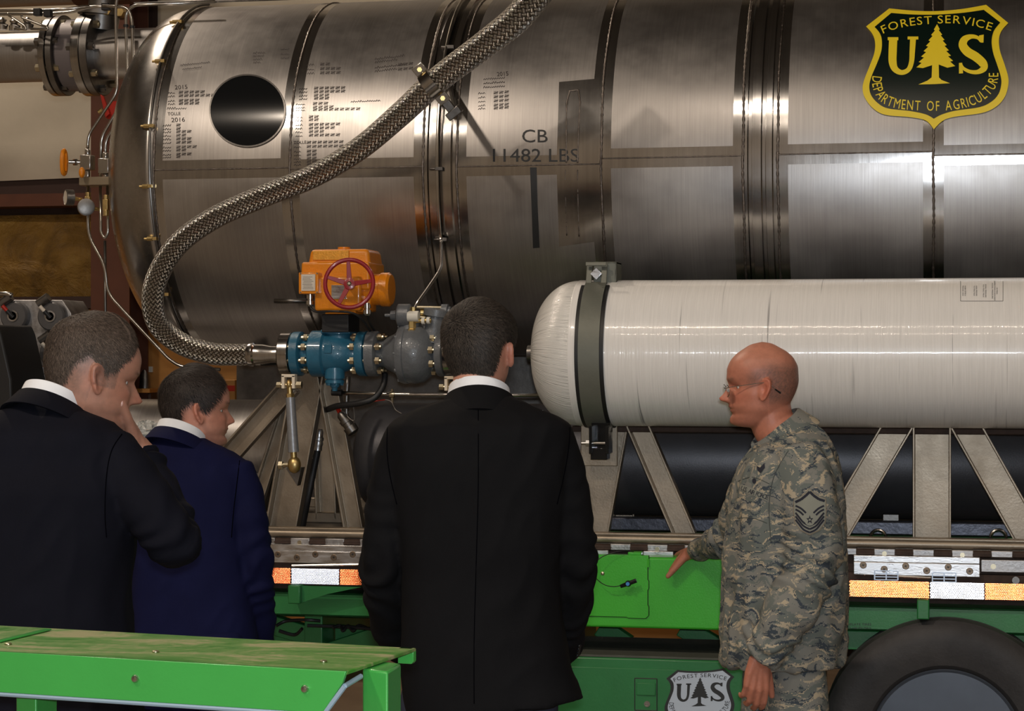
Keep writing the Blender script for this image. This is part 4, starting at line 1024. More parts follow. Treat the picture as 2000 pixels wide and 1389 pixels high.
MB_ = lx(MB(), [(551, 0.074), (553, 0.077), (571, 0.077), (572, 0.072)]); fl0 = MB_.build('steel_flange', M['polish'], pa, bevel=0.001)
lx(MB(), [(574, 0.07), (575, 0.078), (590, 0.079), (592, 0.074), (594, 0.05), (608, 0.05), (610, 0.078), (612, 0.082), (636, 0.082), (638, 0.078), (640, 0.074), (650, 0.0745), (668, 0.070), (684, 0.058), (692, 0.046), (700, 0.044), (702, 0.078), (704, 0.080), (717, 0.080), (718, 0.074)], 56).build('body', M['blue'], pa, angle=40)
bolts(pa, 572, 598, 0.062, 8, 0.39)
mb = MB(); c = Vector((vx(662), VY, VZ))
mb.lathe(c, (0, 0, 1), [(0.0, 0.042), (0.066, 0.045), (0.068, 0.050), (0.078, 0.050)], 28).box(c + Vector((0.0, 0, 0.078)), (0.105, 0.10, 0.012)); mb.build('top_pad', M['blue'], pa, bevel=0.002)
mb = MB(); c = Vector((vx(657), VY - 0.02, VZ)); mb.lathe(c, (0, 0, -1), [(0.05, 0.036), (0.088, 0.036), (0.089, 0.030), (0.092, 0.030), (0.094, 0.034), (0.104, 0.034), (0.105, 0.018), (0.118, 0.016), (0.119, 0.012), (0.132, 0.009)], 28)
st = mb.build('lower_trunnion', M['blue'], pa)
for k in range(6):
    a = 2 * PI * k / 6; q = c + Vector((0.026 * math.cos(a), 0.026 * math.sin(a), -0.104)); MB().hexa(q, q + Vector((0, 0, -0.008)), 0.006).build('cap_screw', M['blue'], st)
F = Flat(); F.stroke([(648, 672), (648, 690)], 1.5); F.stroke([(657, 672), (657, 690)], 1.5); F.stroke([(648, 681), (657, 681)], 1.5)
MB().box(Vector((vx(652), VY - 0.074, VZ + 0.018)), (0.028, 0.006, 0.034)).build('cast_mark', M['blue'], pa, bevel=0.002)
pg = thing('grey_valve', 'grey cast flanged regulator valve between the blue valve and the man in black', 'valve', (vx(800), VY, VZ))
lx(MB(), [(720, 0.074), (721, 0.080), (738, 0.080), (740, 0.074), (741, 0.046), (752, 0.048), (758, 0.058), (772, 0.070), (783, 0.088), (784, 0.102), (790, 0.106), (797, 0.106), (799, 0.102), (812, 0.106), (828, 0.100), (842, 0.080), (849, 0.055), (852, 0.048), (855, 0.048), (857, 0.078), (859, 0.080), (869, 0.080), (871, 0.074)], 56).build('body', M['grey'], pg, angle=40)
lx(MB(), [(872, 0.076), (873, 0.078), (885, 0.078), (886, 0.074)]).build('steel_flange', M['polish'], pg)
lx(MB(), [(886, 0.05), (887, 0.048), (980, 0.048), (981, 0.045)]).build('outlet_pipe', M['dsteel'], pg)
bolts(pg, 700, 742, 0.064, 8, 0.39); bolts(pg, 853, 874, 0.064, 8, 0.2)
for k in range(10):
    a = 2 * PI * k / 10; q = Vector((vx(786), VY - 0.098 * math.cos(a), VZ + 0.098 * math.sin(a))); MB().hexa(q - UX * 0.008, q, 0.006).build('cap_screw', M['grey'], pg)
c = Vector((vx(806), VY - 0.02, VZ + 0.10))
MB().lathe(c, (0.1, 0, 1), [(-0.03, 0.04), (0.0, 0.032), (0.012, 0.030), (0.014, 0.018), (0.02, 0.018)], 24).lathe(Vector((vx(846), VY, VZ + 0.07)), (0.15, 0, 1), [(-0.03, 0.045), (0.03, 0.035), (0.06, 0.032), (0.062, 0.045), (0.085, 0.045), (0.09, 0.03)], 24).build('bonnet', M['grey'], pg)
pos = at(778, 617, 7.13)
MB().lathe(at(752, 616, 7.13), UX, [(0, 0.006), (0.02, 0.006), (0.022, 0.016), (0.045, 0.018), (0.046, 0.034), (0.05, 0.040), (0.09, 0.040), (0.095, 0.034)], 24).build('spring_barrel', M['grey'], pg)
mb = MB(); A = at(812, 600, 7.14); B = at(862, 601, 7.16)
for dz, dy in ((0, 0), (-0.036, 0), (0, 0.05), (-0.036, 0.05)): mb.cyl(A + Vector((0, dy, dz)), B + Vector((0, dy, dz)), 0.0065, 10)
mb.build('tie_rods', M['zinc'], pg)
MB().cyl(A + Vector((0.01, .025, -0.018)), B + Vector((-.01, .025, -0.018)), 0.018, 18).build('brass_barrel', M['brass'], pg)
MB().lathe(B + Vector((0, .02, -0.02)), UX, [(-0.002, 0.034), (0.02, 0.034), (0.022, 0.025), (0.03, 0.025)], 10).build('end_plate', M['grey'], pg)
MB().lathe(at(805, 650, 7.11), (0, 0, 1), [(0, 0.018), (0.012, 0.020), (0.014, 0.014), (0.045, 0.014), (0.047, 0.020), (0.06, 0.020)], 6).build('elbow_fitting', M['brass'], pg)
MB().cyl(at(797, 618, 7.105), at(818, 618, 7.105), 0.019, 16).cyl(at(824, 627, 7.11), at(830, 627, 7.11), 0.012, 12).cyl(at(834, 626, 7.11), at(840, 626, 7.11), 0.012, 12).build('white_collar', M['white'], pg)
MB().cyl(at(808, 627, 7.11), at(842, 626, 7.11), 0.008, 12).build('brass_pipe', M['brass'], pg)

# ---- orange electric actuator
ac = thing('valve_actuator', 'orange yellow valve actuator with a red handwheel mounted over the blue valve', 'actuator', at(670, 640, 7.16))
Y0 = 7.06
def pbox(mb, u0, v0, u1, v1, ya, yb): a = at(u0, v0, ya); b = at(u1, v1, ya); return mb.box2((a.x, ya, b.z), (b.x, yb, a.z))
pbox(MB(), 628, 614, 681, 649, 7.10, 7.24).build('black_mount', M['black'], ac, bevel=0.003)
def soft_box(name, u0, v0, u1, v1, ya, yb, taper=0.0, bev=0.012, m='gold', parent=ac):
    a = at(u0, v0, ya); b = at(u1, v1, ya); cx = (a.x + b.x) / 2; hx = (b.x - a.x) / 2; cy = (ya + yb) / 2; hy = (yb - ya) / 2
    vs = []
    for z, t in ((b.z, 1.0), (a.z, 1 - taper)):
        vs += [(cx - hx * t, cy - hy * t, z), (cx + hx * t, cy - hy * t, z), (cx + hx * t, cy + hy * t, z), (cx - hx * t, cy + hy * t, z)]
    o = MB().add(vs, [(3, 2, 1, 0), (4, 5, 6, 7), (0, 1, 5, 4), (1, 2, 6, 5), (2, 3, 7, 6), (3, 0, 4, 7)]).build(name, M[m], parent, bevel=bev)
    o.modifiers['bevel'].segments = 4; return o
soft_box('cover', 600, 487, 723, 520, 7.08, 7.26, 0.08, 0.014)
soft_box('upper_housing', 586, 512, 722, 566, 7.06, 7.27, 0.03, 0.008)
soft_box('main_housing', 614, 540, 704, 607, 7.04, 7.25, -0.02, 0.010)
tbx = soft_box('terminal_box', 583, 532, 622, 574, 7.02, 7.10, 0.0, 0.004)
soft_box('base_flange', 634, 598, 695, 613, 7.08, 7.24, 0.08, 0.004)
MB().lathe(at(705, 566, 7.13), (1, 0, 0), [(0, 0.056), (0.075, 0.055), (0.078, 0.060), (0.104, 0.060), (0.112, 0.052), (0.112, 0.02)], 36).build('motor_housing', M['gold'], ac)
MB().box(at(716, 590, 7.12), (0.05, 0.08, 0.07)).build('motor_foot', M['gold'], ac, bevel=0.006)
MB().cyl(at(672, 487, 7.16), at(672, 483, 7.16), 0.022, 20).build('plug', M['gold'], ac)
a = at(589, 536, 7.02); b = at(616, 568, 7.02); MB().box2((a.x, 7.0165, b.z), (b.x, 7.021, a.z)).build('rating_plate', M['paper'], tbx)
F = Flat(); rr = random.Random(9)
for k in range(9): F.stroke([(591 + rr.uniform(0, 2), 541 + k * 2.9), (613 - rr.uniform(0, 8), 541 + k * 2.9)], 0.6)
o = F.make('plate_print', lambda u, v, of: at(u, v, 7.016), M['ink2'], tbx, 0, 0); o['kind'] = 'stuff'
for u, v in ((587, 534), (619, 534), (587, 571), (619, 571)): q = at(u, v, 7.017); MB().cyl(q, q + Vector((0, 0.005, 0)), 0.003, 8).build('screw', M['steel'], tbx)
a = at(648, 557, 7.036); b = at(676, 584, 7.036); MB().box2((a.x, 7.032, b.z), (b.x, 7.038, a.z)).build('name_plate', M['alu'], ac)
a = at(612, 490, 7.085); b = at(682, 508, 7.085); MB().box2((a.x, 7.078, b.z), (b.x, 7.09, a.z)).build('cover_label', mat('gold_label', srgb(235, 165, 60), 0.3, 0.2, 0.2, 60, 0.4, 160), ac, bevel=0.002)
a = at(648, 601, 7.08); b = at(668, 606, 7.08); MB().box2((a.x, 7.077, b.z), (b.x, 7.084, a.z)).build('indicator_label', M['white'], ac)
for u, v in ((606, 585), (717, 603)):
    q = at(u, v, 7.06); MB().lathe(q + Vector((0, 0, 0.02)), (0, 0, -1), [(0, 0.010), (0.004, 0.010), (0.005, 0.014), (0.018, 0.014), (0.019, 0.010), (0.024, 0.010), (0.025, 0.015), (0.038, 0.015), (0.044, 0.009)], 12).build('cable_gland', M['steel'], ac)
hw = at(682, 554, 6.965); 
mb = MB(); Rw = 0.083
ang = 0.18; ax = Vector((math.sin(ang), -math.cos(ang), 0.10)).normalized(); e1 = Vector((0, 0, 1)).cross(ax).normalized(); e2 = ax.cross(e1)
mb.tube([hw + e1 * (Rw * math.cos(t)) + e2 * (Rw * math.sin(t)) for t in np.linspace(0, 2 * PI, 41)[:-1]], 0.0075, 12, 1, True)
wheel_o = mb.build('handwheel', M['red'], ac, angle=180)
hc_ = hw - ax * 0.012
for k in range(3 + 1):
    t = [1.62, 2.9 - 0.05, 4.25, 0.12][k]; d = e1 * math.cos(t) + e2 * math.sin(t); tn = ax.cross(d)
    A = hc_ + d * 0.012; B = hw + d * (Rw - 0.004); mb = MB(); w0, w1 = 0.009, 0.006
    mb.add([A + tn * w0 - ax * .004, B + tn * w1 - ax * .004, B - tn * w1 - ax * .004, A - tn * w0 - ax * .004, A + tn * w0 + ax * .004, B + tn * w1 + ax * .004, B - tn * w1 + ax * .004, A - tn * w0 + ax * .004], [(0, 1, 2, 3), (7, 6, 5, 4), (0, 4, 5, 1), (1, 5, 6, 2), (2, 6, 7, 3), (3, 7, 4, 0)]); mb.build('spoke', M['red'], wheel_o, bevel=0.001)
MB().lathe(hc_ - ax * 0.06, ax, [(0, 0.012), (0.05, 0.014), (0.052, 0.020), (0.068, 0.020), (0.07, 0.012)], 24).build('wheel_hub', M['red'], wheel_o)
MB().lathe(hc_ + ax * 0.008, ax, [(0, 0.008), (0.006, 0.008), (0.009, 0.004)], 14).build('hub_nut', M['zinc'], wheel_o)
cable = thing('actuator_cable', 'thin black cable running from the orange actuator down behind the blue valve', 'cable', at(720, 620, 7.1))
MB().tube([at(606, 600, 7.06), at(618, 609, 7.05), at(650, 608, 7.03), at(690, 612, 7.04), at(712, 630, 7.08), at(730, 660, 7.2), at(740, 690, 7.28)], 0.004, 8, 6).tube([at(717, 612, 7.06), at(722, 630, 7.1), at(735, 652, 7.2), at(742, 680, 7.28)], 0.004, 8, 6).build('cable', M['black'], cable)

# ---- adjusting struts under the flanges (clevis, threaded rod ends, tube)
def strut(label, u, v, u2, v2, full=True):
    s = thing('adjusting_strut', label, 'strut', at(u, v, 7.08), 'adjusting struts under the valve line')
    A = at(u, v, 7.075); B = at(u2, v2, 7.075)
    mb = MB().box(A + Vector((-0.019, 0, -0.004)), (0.011, 0.03, 0.046)).box(A + Vector((0.019, 0, -0.004)), (0.011, 0.03, 0.046)).box(A + Vector((0, 0, 0.018)), (0.049, 0.03, 0.011))
    mb.build('clevis', mat('bare_clevis', srgb(235, 222, 200), 0.5, 0.1), s, bevel=0.0015)
    MB().hexa(A + Vector((-0.045, 0, -0.014)), A + Vector((-0.03, 0, -0.014)), 0.011).cyl(A + Vector((-0.045, 0, -0.014)), A + Vector((0.045, 0, -0.014)), 0.006, 10).hexa(A + Vector((0.028, 0, -0.014)), A + Vector((0.046, 0, -0.014)), 0.013).build('clevis_bolt', M['zinc'], s)
    d = (B - A).normalized(); L_ = (B - A).length
    MB().ball(A + Vector((0, 0, -0.012)), (0.010, 0.014, 0.018), 14, 8).cyl(A + d * 0.02, A + d * 0.06, 0.010, 12).hexa(A + d * 0.045, A + d * 0.058, 0.015).build('rod_end', M['brass'], s)
    if not full: return s
    MB().cyl(A + d * 0.058, A + d * (L_ - 0.045), 0.0165, 20, 0.019).build('rod', mat('grey_tube', srgb(150, 152, 156), 0.4, 0.5, 0.1, 60, 0.1, 200), s)
    MB().ball(B, (0.024, 0.022, 0.030), 18, 12).cyl(B - d * 0.05, B - d * 0.02, 0.011, 12).build('rod_end', M['brass'], s)
    MB().cyl(B + Vector((-0.055, 0.004, -0.002)), B, 0.008, 12).hexa(B + Vector((-0.058, 0.004, -0.002)), B + Vector((-0.044, 0.004, -0.002)), 0.015).build('pin', M['zinc'], s)
    MB().add([B + Vector((-0.04, 0.02, -0.01)), B + Vector((0.02, 0.02, -0.01)), B + Vector((0.004, 0.02, -0.075)), B + Vector((-0.04, 0.06, -0.01)), B + Vector((0.02, 0.06, -0.01)), B + Vector((0.004, 0.06, -0.075))], [(0, 1, 2), (5, 4, 3), (0, 3, 4, 1), (1, 4, 5, 2), (2, 5, 3, 0)]).build('lug', M['dsteel'], s)
    return s
strut('grey steel adjusting rod with brass ball ends hanging below the hose flange', 565, 744, 575, 908)
strut('pale clevis of a second adjusting rod just left of the man in black', 883, 748, 905, 905)
MB_ = MB().add([at(549, 725, 7.12), at(558, 725, 7.12), at(552, 709, 7.12), at(549, 725, 7.14), at(558, 725, 7.14), at(552, 709, 7.14)], [(0, 1, 2), (5, 4, 3), (0, 3, 4, 1), (1, 4, 5, 2), (2, 5, 3, 0)])
MB_.build('flash_glint_tab', M['white'], pa)  # white triangle paints the flash's reflection on the steel face

# ---- plumbing below and around the valves
def pipe(name, label, cat, pts, r, m, rad=0.03, smooth_=False, n=10):
    t = thing(name, label, cat, pts[len(pts) // 2])
    MB().tube(smooth_path(pts, 6) if smooth_ else bend_path(pts, rad), r, n, 1).build('tube', m, t, angle=180); return t
t = pipe('cross_tube', 'straight steel tube running below the blue and grey valves', 'pipe', [at(655, 767, 7.2), at(760, 770, 7.2), at(960, 772, 7.2), at(1090, 772, 7.25)], 0.0065, M['steel'])
q = at(766, 771, 7.2); MB().cyl(q - UX * 0.008, q + UX * 0.008, 0.012, 12).cyl(q + Vector((0, 0, -.03)), q + Vector((0, 0, .02)), 0.005, 10).build('tee', M['zinc'], t)
q = at(740, 767, 7.2)
MB().cyl(at(648, 766, 7.2), at(668, 767, 7.2), 0.012, 12).build('connector', M['black'], t)
t = pipe('rubber_hose', 'black rubber hose looping down from the flange between the valves', 'hose', [at(752, 730, 7.18), at(748, 755, 7.16), at(730, 778, 7.14), at(700, 788, 7.14), at(660, 793, 7.18), at(640, 800, 7.3)], 0.011, M['black'], smooth_=True)
t = thing('wire_connector', 'grey multi-pin connector with dangling wires in front of the black lower tank', 'connector', at(680, 825, 7.2))
d = (at(690, 842, 7.2) - at(665, 805, 7.2)).normalized(); c = at(664, 806, 7.2)
MB().lathe(c, d, [(0, 0.010), (0.01, 0.017), (0.03, 0.017), (0.031, 0.022), (0.045, 0.022), (0.046, 0.019), (0.06, 0.019), (0.062, 0.025), (0.085, 0.024), (0.09, 0.016)], 18).build('shell', M['dsteel'], t)
MB().tube([c, c + Vector((-0.02, 0.02, 0.02)), at(650, 798, 7.3)], 0.008, 8, 5).build('boot', M['redl'], t)
for k, pts in enumerate(([(684, 800), (678, 812), (690, 822), (692, 812), (690, 795)], [(752, 781), (764, 785), (772, 800), (784, 808)], [(700, 793), (725, 785), (752, 781)])):
    MB().tube([at(u, v, 7.17) for u, v in pts], 0.0022, 6, 6).build('wire', M['dsteel'] if k < 2 else M['redl'], t)
t = pipe('black_hose', 'black hose with crimped steel end running down between the truss channels', 'hose', [at(624, 850, 7.5), at(620, 880, 7.5), at(612, 920, 7.5), at(600, 980, 7.5), at(590, 1030, 7.55)], 0.013, M['black'], smooth_=True)
MB().lathe(at(625, 838, 7.5), at(620, 885, 7.5) - at(625, 838, 7.5), [(0, 0.009), (0.01, 0.014), (0.03, 0.014), (0.032, 0.018), (0.042, 0.018), (0.044, 0.015), (0.055, 0.018), (0.065, 0.015), (0.08, 0.016)], 16).build('crimp', M['alu'], t)
t = pipe('rigid_conduit', 'rigid dark conduit ending near the orange actuator', 'pipe', [at(536, 588, 7.42), at(600, 588, 7.42)], 0.009, M['dsteel'])
t = pipe('vertical_tube', 'vertical steel tube behind the truss below the grey valve', 'pipe', [at(680, 735, 7.6), at(677, 770, 7.6), at(676, 900, 7.6), at(676, 1020, 7.6)], 0.010, M['dsteel'])
# ================================================================== pipework at the tank's left end
PY = 8.25
wp = thing('discharge_pipe', 'wide steel pipe with bolted flanges entering the rounded end of the tank', 'pipe', at(60, 110, PY))
pz = at(60, 111, PY).z; px = lambda u: at(u, 111, PY).x
xD = X[0] - 0.10
MB().lathe((px(-140), PY, pz), UX, [(0, 0.09), (0.01, 0.106), (px(107) - px(-140), 0.106)], 48).build('left_pipe', M['shell'], wp, angle=50)
MB().lathe((px(190), PY, pz), UX, [(0, 0.104), (xD - px(190), 0.104), (xD - px(190) + .15, 0.10)], 48).build('right_pipe', M['shell'], wp, angle=50)
def flange(u0, u1, r, nb, mat_, ph=0.0):
    f = MB().lathe((px(u0), PY, pz), UX, [(0, r - 0.003), (0.002, r), (px(u1) - px(u0) - .002, r), (px(u1) - px(u0), r - 0.003)], 64).build('flange', mat_, wp, angle=30)
    for k in range(nb):
        a = 2 * PI * k / nb + ph; c = Vector((px(u0), PY - (r - 0.027) * math.cos(a), pz + (r - 0.027) * math.sin(a)))
        MB().hexa(c - UX * 0.022, c, 0.017).cyl(c - UX * 0.026, c + UX * (px(u1) - px(u0) + 0.026), 0.009, 10).hexa(c + UX * (px(u1) - px(u0)), c + UX * (px(u1) - px(u0) + 0.022), 0.017).build('flange_bolt', M['zinc'] if k % 3 else M['dsteel'], f)
flange(105, 117, 0.168, 8, M['polish'], 0.3); flange(119, 131, 0.168, 8, M['dsteel'], 0.3)
MB().lathe((px(131), PY, pz), UX, [(0, 0.14), (0.01, 0.15), (px(168) - px(131) - .01, 0.15), (px(168) - px(131), 0.14)], 48).build('wafer_body', mat('grey_wafer', srgb(112, 104, 104), 0.5, 0.2), wp)
flange(168, 184, 0.172, 8, M['polish'], 0.1); flange(185, 200, 0.172, 8, M['dsteel'], 0.1)
MB().lathe((px(196), PY, pz + 0.10), (0.1, 0, 1), [(0, 0.07), (0.06, 0.075), (0.062, 0.10), (0.09, 0.10), (0.092, 0.06), (0.14, 0.06), (0.142, 0.09), (0.17, 0.09)], 32).build('valve_neck', M['dsteel'], wp)
q = at(213, 22, PY - 0.05); MB().hexa(q - Vector((0, 0.03, 0)), q + Vector((0, 0.03, 0)), 0.02).build('gland_nut', M['brass'], wp)
q = at(238, 25, PY - 0.05); MB().hexa(q - Vector((0, 0.03, 0)), q + Vector((0, 0.03, 0)), 0.02).build('gland_nut', M['brass'], wp)
hd = wp
A = at(196, 186, 8.12); B = at(212, 222, 8.12); C_ = at(228, 226, 8.1)
def slab(mb, pts, Y, th): n = len(pts); P_ = [at(u, v, Y) for u, v in pts]; return mb.add(P_ + [p + Vector((0, th, 0)) for p in P_], [tuple(range(n)), tuple(range(2 * n - 1, n - 1, -1))] + [(i, i + n, (i + 1) % n + n, (i + 1) % n) for i in range(n)])
slab(slab(MB(), [(195, 184), (202, 188), (214, 222), (206, 230)], 8.1, 0.015), [(214, 198), (246, 196), (240, 234), (208, 232)], 8.12, 0.02).build('lever_plate', M['redl'], hd, bevel=0.002)['label'] = 'red valve lever'
MB().cyl(at(200, 215, 8.1) , at(193, 220, 8.1), 0.01, 12).build('lever_pivot', M['brass'], hd)
up = thing('upper_pipe', 'second wide steel pipe just showing at the top left corner above the flanges', 'pipe', at(60, -30, 8.4))
uz = at(60, 12, 8.4).z + 0.12
MB().cyl((at(-160, 0, 8.4).x, 8.4, uz), (at(152, 0, 8.4).x, 8.4, uz), 0.12, 40).build('tube', M['shell'], up)
MB().cyl((at(150, 0, 8.4).x, 8.4, uz), (at(262, 0, 8.4).x, 8.4, uz), 0.125, 40).build('brown_section', M['brown'], up)
# small-bore tubing
TYb = 7.9
def tub(label, pts, r=0.0062, Y=7.9, m=None, rad=0.03, name='steel_tube'):
    return pipe(name, label, 'tube', [at(*p) if len(p) == 3 else at(p[0], p[1], Y) for p in pts], r, m or M['steel'], rad)
t1 = tub('thin steel tube dropping from the upper left pipe and slanting to the small manifold', [(232, -20), (226, 12), (227, 90), (229, 180), (172, 265), (171, 300)])
t2 = tub('thin steel tube next right of the first, bending left to the small manifold', [(420, 3), (262, 10), (246, 24), (246, 60), (250, 180), (198, 268), (196, 345)])
t3 = tub('thin steel tube closest to the tank end, bending in at the top', [(200, 12), (250, 14), (258, 40), (261, 150), (262, 190), (206, 275), (206, 320)])
tub('lowest of the thin tubes along the top left wide pipe', [(-40, 28), (90, 27), (140, 24), (175, 13), (240, 12)], Y=8.0)
tub('upper thin tube along the top left wide pipe', [(-40, 21), (100, 20), (175, 13)], Y=7.97)
tub('small zigzag steel tube above the wide pipe at far left', [(14, 26), (17, 30), (48, 50), (52, 58), (28, 56)], 0.005, 8.0)
tub('second small zigzag steel tube above the wide pipe', [(42, 28), (42, 34), (94, 54), (92, 58), (60, 56)], 0.005, 8.0)
tub('straight steel tube above the top edge of the tank', [(262, 8), (420, 2), (760, -10)], 0.007, 8.2, M['dsteel'])
for (u, v) in ((74, 24), (94, 26), (207, 13)):
    MB().box(at(u, v, 7.95), (0.03, 0.03, 0.03)).build('tube_clamp', M['black'], t1, bevel=0.003)
for (u, v) in ((246, 50), (258, 52), (250, 168)): MB().cyl(at(u, v - 2, 7.9), at(u, v + 3, 7.9), 0.011, 12).build('tube_clamp', M['black'], t2)
for u, v in ((4, 48), (28, 50), (54, 48)):
    f_ = thing('tube_fitting', {4: 'leftmost', 28: 'middle', 54: 'rightmost'}[u] + ' of three small valve fittings above the wide pipe at far left', 'fitting', at(u, v, 8.05)); MB().lathe(at(u, v + 10, 8.05), (0, 0, 1), [(0, 0.022), (0.02, 0.022), (0.022, 0.012), (0.03, 0.014), (0.04, 0.02), (0.05, 0.008)], 12).build('body', M['steel'], f_); MB().cyl(at(u - 6, v - 3, 8.04), at(u + 10, v + 3, 8.04), 0.008, 10).build('stem', M['dsteel'], f_)
# manifold with yellow knobs on a tan plate
mf = thing('instrument_manifold', 'small steel valve manifold with yellow knobs on a tan plate left of the tank', 'manifold', at(185, 330, 7.9))
a = at(160, 347, 7.86); b = at(223, 362, 7.86); MB().box2((a.x, 7.83, b.z), (b.x, 7.95, a.z)).build('plate', mat('tan_plate', srgb(140, 126, 104), 0.45, 0.5), mf, bevel=0.002)
for u, v in ((171, 318), (206, 325)):
    c = at(u, v, 7.86); MB().box(c, (0.045, 0.05, 0.06)).hexa(c + Vector((0, 0, 0.03)), c + Vector((0, 0, 0.055)), 0.013).hexa(c - Vector((0, 0, 0.06)), c - Vector((0, 0, 0.03)), 0.012).build('valve_block', M['steel'], mf, bevel=0.003)
c = at(158, 317, 7.85); MB().cyl(c, at(134, 316, 7.83), 0.008, 12).hexa(at(150, 317, 7.85), at(144, 317, 7.84), 0.014).build('stem', M['steel'], mf)
MB().tube([at(125 + 4 * math.cos(t), 317 + 23 * math.sin(t), 7.83 + 0.02 * math.cos(t)) for t in np.linspace(0, 2 * PI, 17)[:-1]], 0.009, 10, 1, True).box(at(128, 317, 7.83), (0.014, 0.012, 0.07)).build('yellow_handle', M['gold'], mf)
c = at(160, 337, 7.80); MB().ball(c, (0.012, 0.014, 0.022)).build('yellow_knob', M['gold'], mf)
tub('steel tube loop hanging in a long U below the tan plate', [(196, 362), (197, 455), (205, 466), (211, 455), (210, 362)], 0.006, 7.88)
tub('steel tube from the gauge running down and slanting behind the men', [(172, 360), (172, 460), (206, 520), (209, 572), (330, 702), (352, 716), (430, 722)], 0.0065, 7.88, rad=0.05)
tub('straight vertical steel tube in front of the brown column', [(205, 470), (206, 620), (207, 760)], 0.006, 7.92, M['dsteel'])
def gauge(u, v, r, label, fd):
    g = thing('pressure_gauge', label, 'gauge', at(u, v, 7.84)); c = at(u, v, 7.84)
    MB().lathe(c, fd, [(-0.02, r * 0.8), (-0.018, r), (0.012, r), (0.014, r * 0.9), (0.012, r * .88)], 28).build('case', M['dsteel'], g); MB().lathe(c + Vector(fd).normalized() * 0.0125, fd, [(0, r * 0.88), (0.0005, r * 0.87)], 28).build('dial', M['paper'], g)
    MB().cyl(c, at(u + 26, v + 4, 7.88), 0.008, 10).build('stem', M['brass'], g)
gauge(134, 386, 0.032, 'small round gauge with a pale dial, left of the steel tubes', (-1, -0.8, 0)); gauge(168, 405, 0.034, 'small dark gauge seen edge-on behind the tube under the tan plate', (-0.5, 1, 0))
t = thing('tube_tees', 'brass tee fittings on the tubes under the tan plate', 'fitting', at(172, 396, 7.86))
for u, v in ((172, 395), (207, 400)): c = at(u, v, 7.86); MB().box(c, (0.022, 0.022, 0.045)).hexa(c + Vector((0, 0, 0.02)), c + Vector((0, 0, 0.04)), 0.012).hexa(c - Vector((0, 0, 0.045)), c - Vector((0, 0, 0.02)), 0.013).build('tee', M['brass'], t, bevel=0.002)

# ================================================================== connector cabinet at the left edge
GY = 7.55
pn = thing('connector_cabinet', 'silver cabinet with large round grey cable couplings, behind the man at far left', 'cabinet', at(60, 690, GY))
a = at(-60, 585, GY); b = at(125, 747, GY)
slab(MB(), [(-80, 586), (122, 586), (139, 612), (139, 716), (-80, 716)], GY, 0.20).build('face_plate', M['aluworn'], pn, bevel=0.003)
a = at(-80, 717, GY - .02); b = at(139, 742, GY - .02); pl = MB().box2((a.x, GY - 0.02, b.z), (b.x, GY + 0.18, a.z)).build('label_strip', M['emw'], pn, bevel=0.002)
F = Flat(); F.poly([(47, 726), (50, 726), (50, 733), (47, 733)]); rr = random.Random(2)
for k in range(9): F.poly([(53 + 3 * k, 727), (55 + 3 * k, 727), (55 + 3 * k, 730 + rr.uniform(0, 2)), (53 + 3 * k, 730)])
o = F.make('label_print', lambda u, v, of: at(u, v, GY - 0.0215), M['ink'], pl, 0, 0); o['kind'] = 'stuff'
a = at(-80, 746, GY); b = at(139, 800, GY); MB().box2((a.x, GY, b.z), (b.x, GY + 0.2, a.z)).build('lower_box', M['alu'], pn, bevel=0.004)
a = at(-80, 800, GY); b = at(120, 800, GY); MB().box2((a.x, GY + 0.02, 1.047), (b.x, GY + 0.32, a.z)).build('cabinet_body', M['dsteel'], pn, bevel=0.004)
cg = mat('coupling_grey', srgb(78, 76, 76), 0.5, 0.0, 0.1, 40)
for i, (u, v) in enumerate([(27, 617), (100, 618), (24, 682), (104, 690), (-40, 620), (-44, 684)]):
    c = at(u, v, GY - 0.03); cp = MB().lathe(c + Vector((0, 0.04, 0)), (0, -1, 0), [(0, 0.056), (0.04, 0.056), (0.048, 0.050), (0.049, 0.024), (0.052, 0.023), (0.052, 0.017), (0.046, 0.016)], 40).build('coupling', cg, pn, angle=30)
    d = Vector((-0.5, -0.25, 0.62)).normalized(); A = c + Vector((0.006, -0.02, -0.006))
    MB().cyl(A, A + d * 0.035, 0.008, 12).build('lever_tip', M['black'], cp)
    MB().cyl(A + d * 0.03, A + d * 0.06, 0.0075, 12).build('lever', M['redl'] if i == 0 else M['paper'], cp)
    q = c + Vector((-0.026, -0.01, 0.058)); MB().cyl(q - Vector((0.022, 0, 0.012)), q + Vector((0.02, 0, 0.016)), 0.018, 20).build('cap', M['dsteel'], cp)
    MB().lathe(c + Vector((0, -0.010, 0)), (0, -1, 0), [(0, 0.024), (0.003, 0.022), (0.003, 0.016), (0, 0.015)], 24).build('collar', M['alu'], cp)
sh_ = thing('black_case', 'upright black equipment case at the far left edge beside the cabinet', 'case', at(5, 720, 7.2))
slab(MB(), [(-60, 634), (-6, 634), (2, 652), (22, 742), (24, 800), (-60, 800)], 7.1, 0.3).build('shell', M['black'], sh_, bevel=0.008)
q = at(-30, 800, 7.1); MB().box2((q.x - 0.08, 7.20, 1.092), (q.x + 0.12, 7.38, q.z)).build('base', M['black'], sh_, bevel=0.008)
MB().tube([at(20, 745, 7.3), at(32, 760, 7.3), at(60, 778, 7.35), at(80, 790, 7.4)], 0.006, 8, 5).build('cable', M['black'], sh_)
t = pipe('handle_tube', 'bent silver tube at the left edge above the round couplings', 'handle', [at(-30, 574, 7.5), at(15, 574, 7.5), at(24, 577, 7.5)], 0.009, M['steel'])

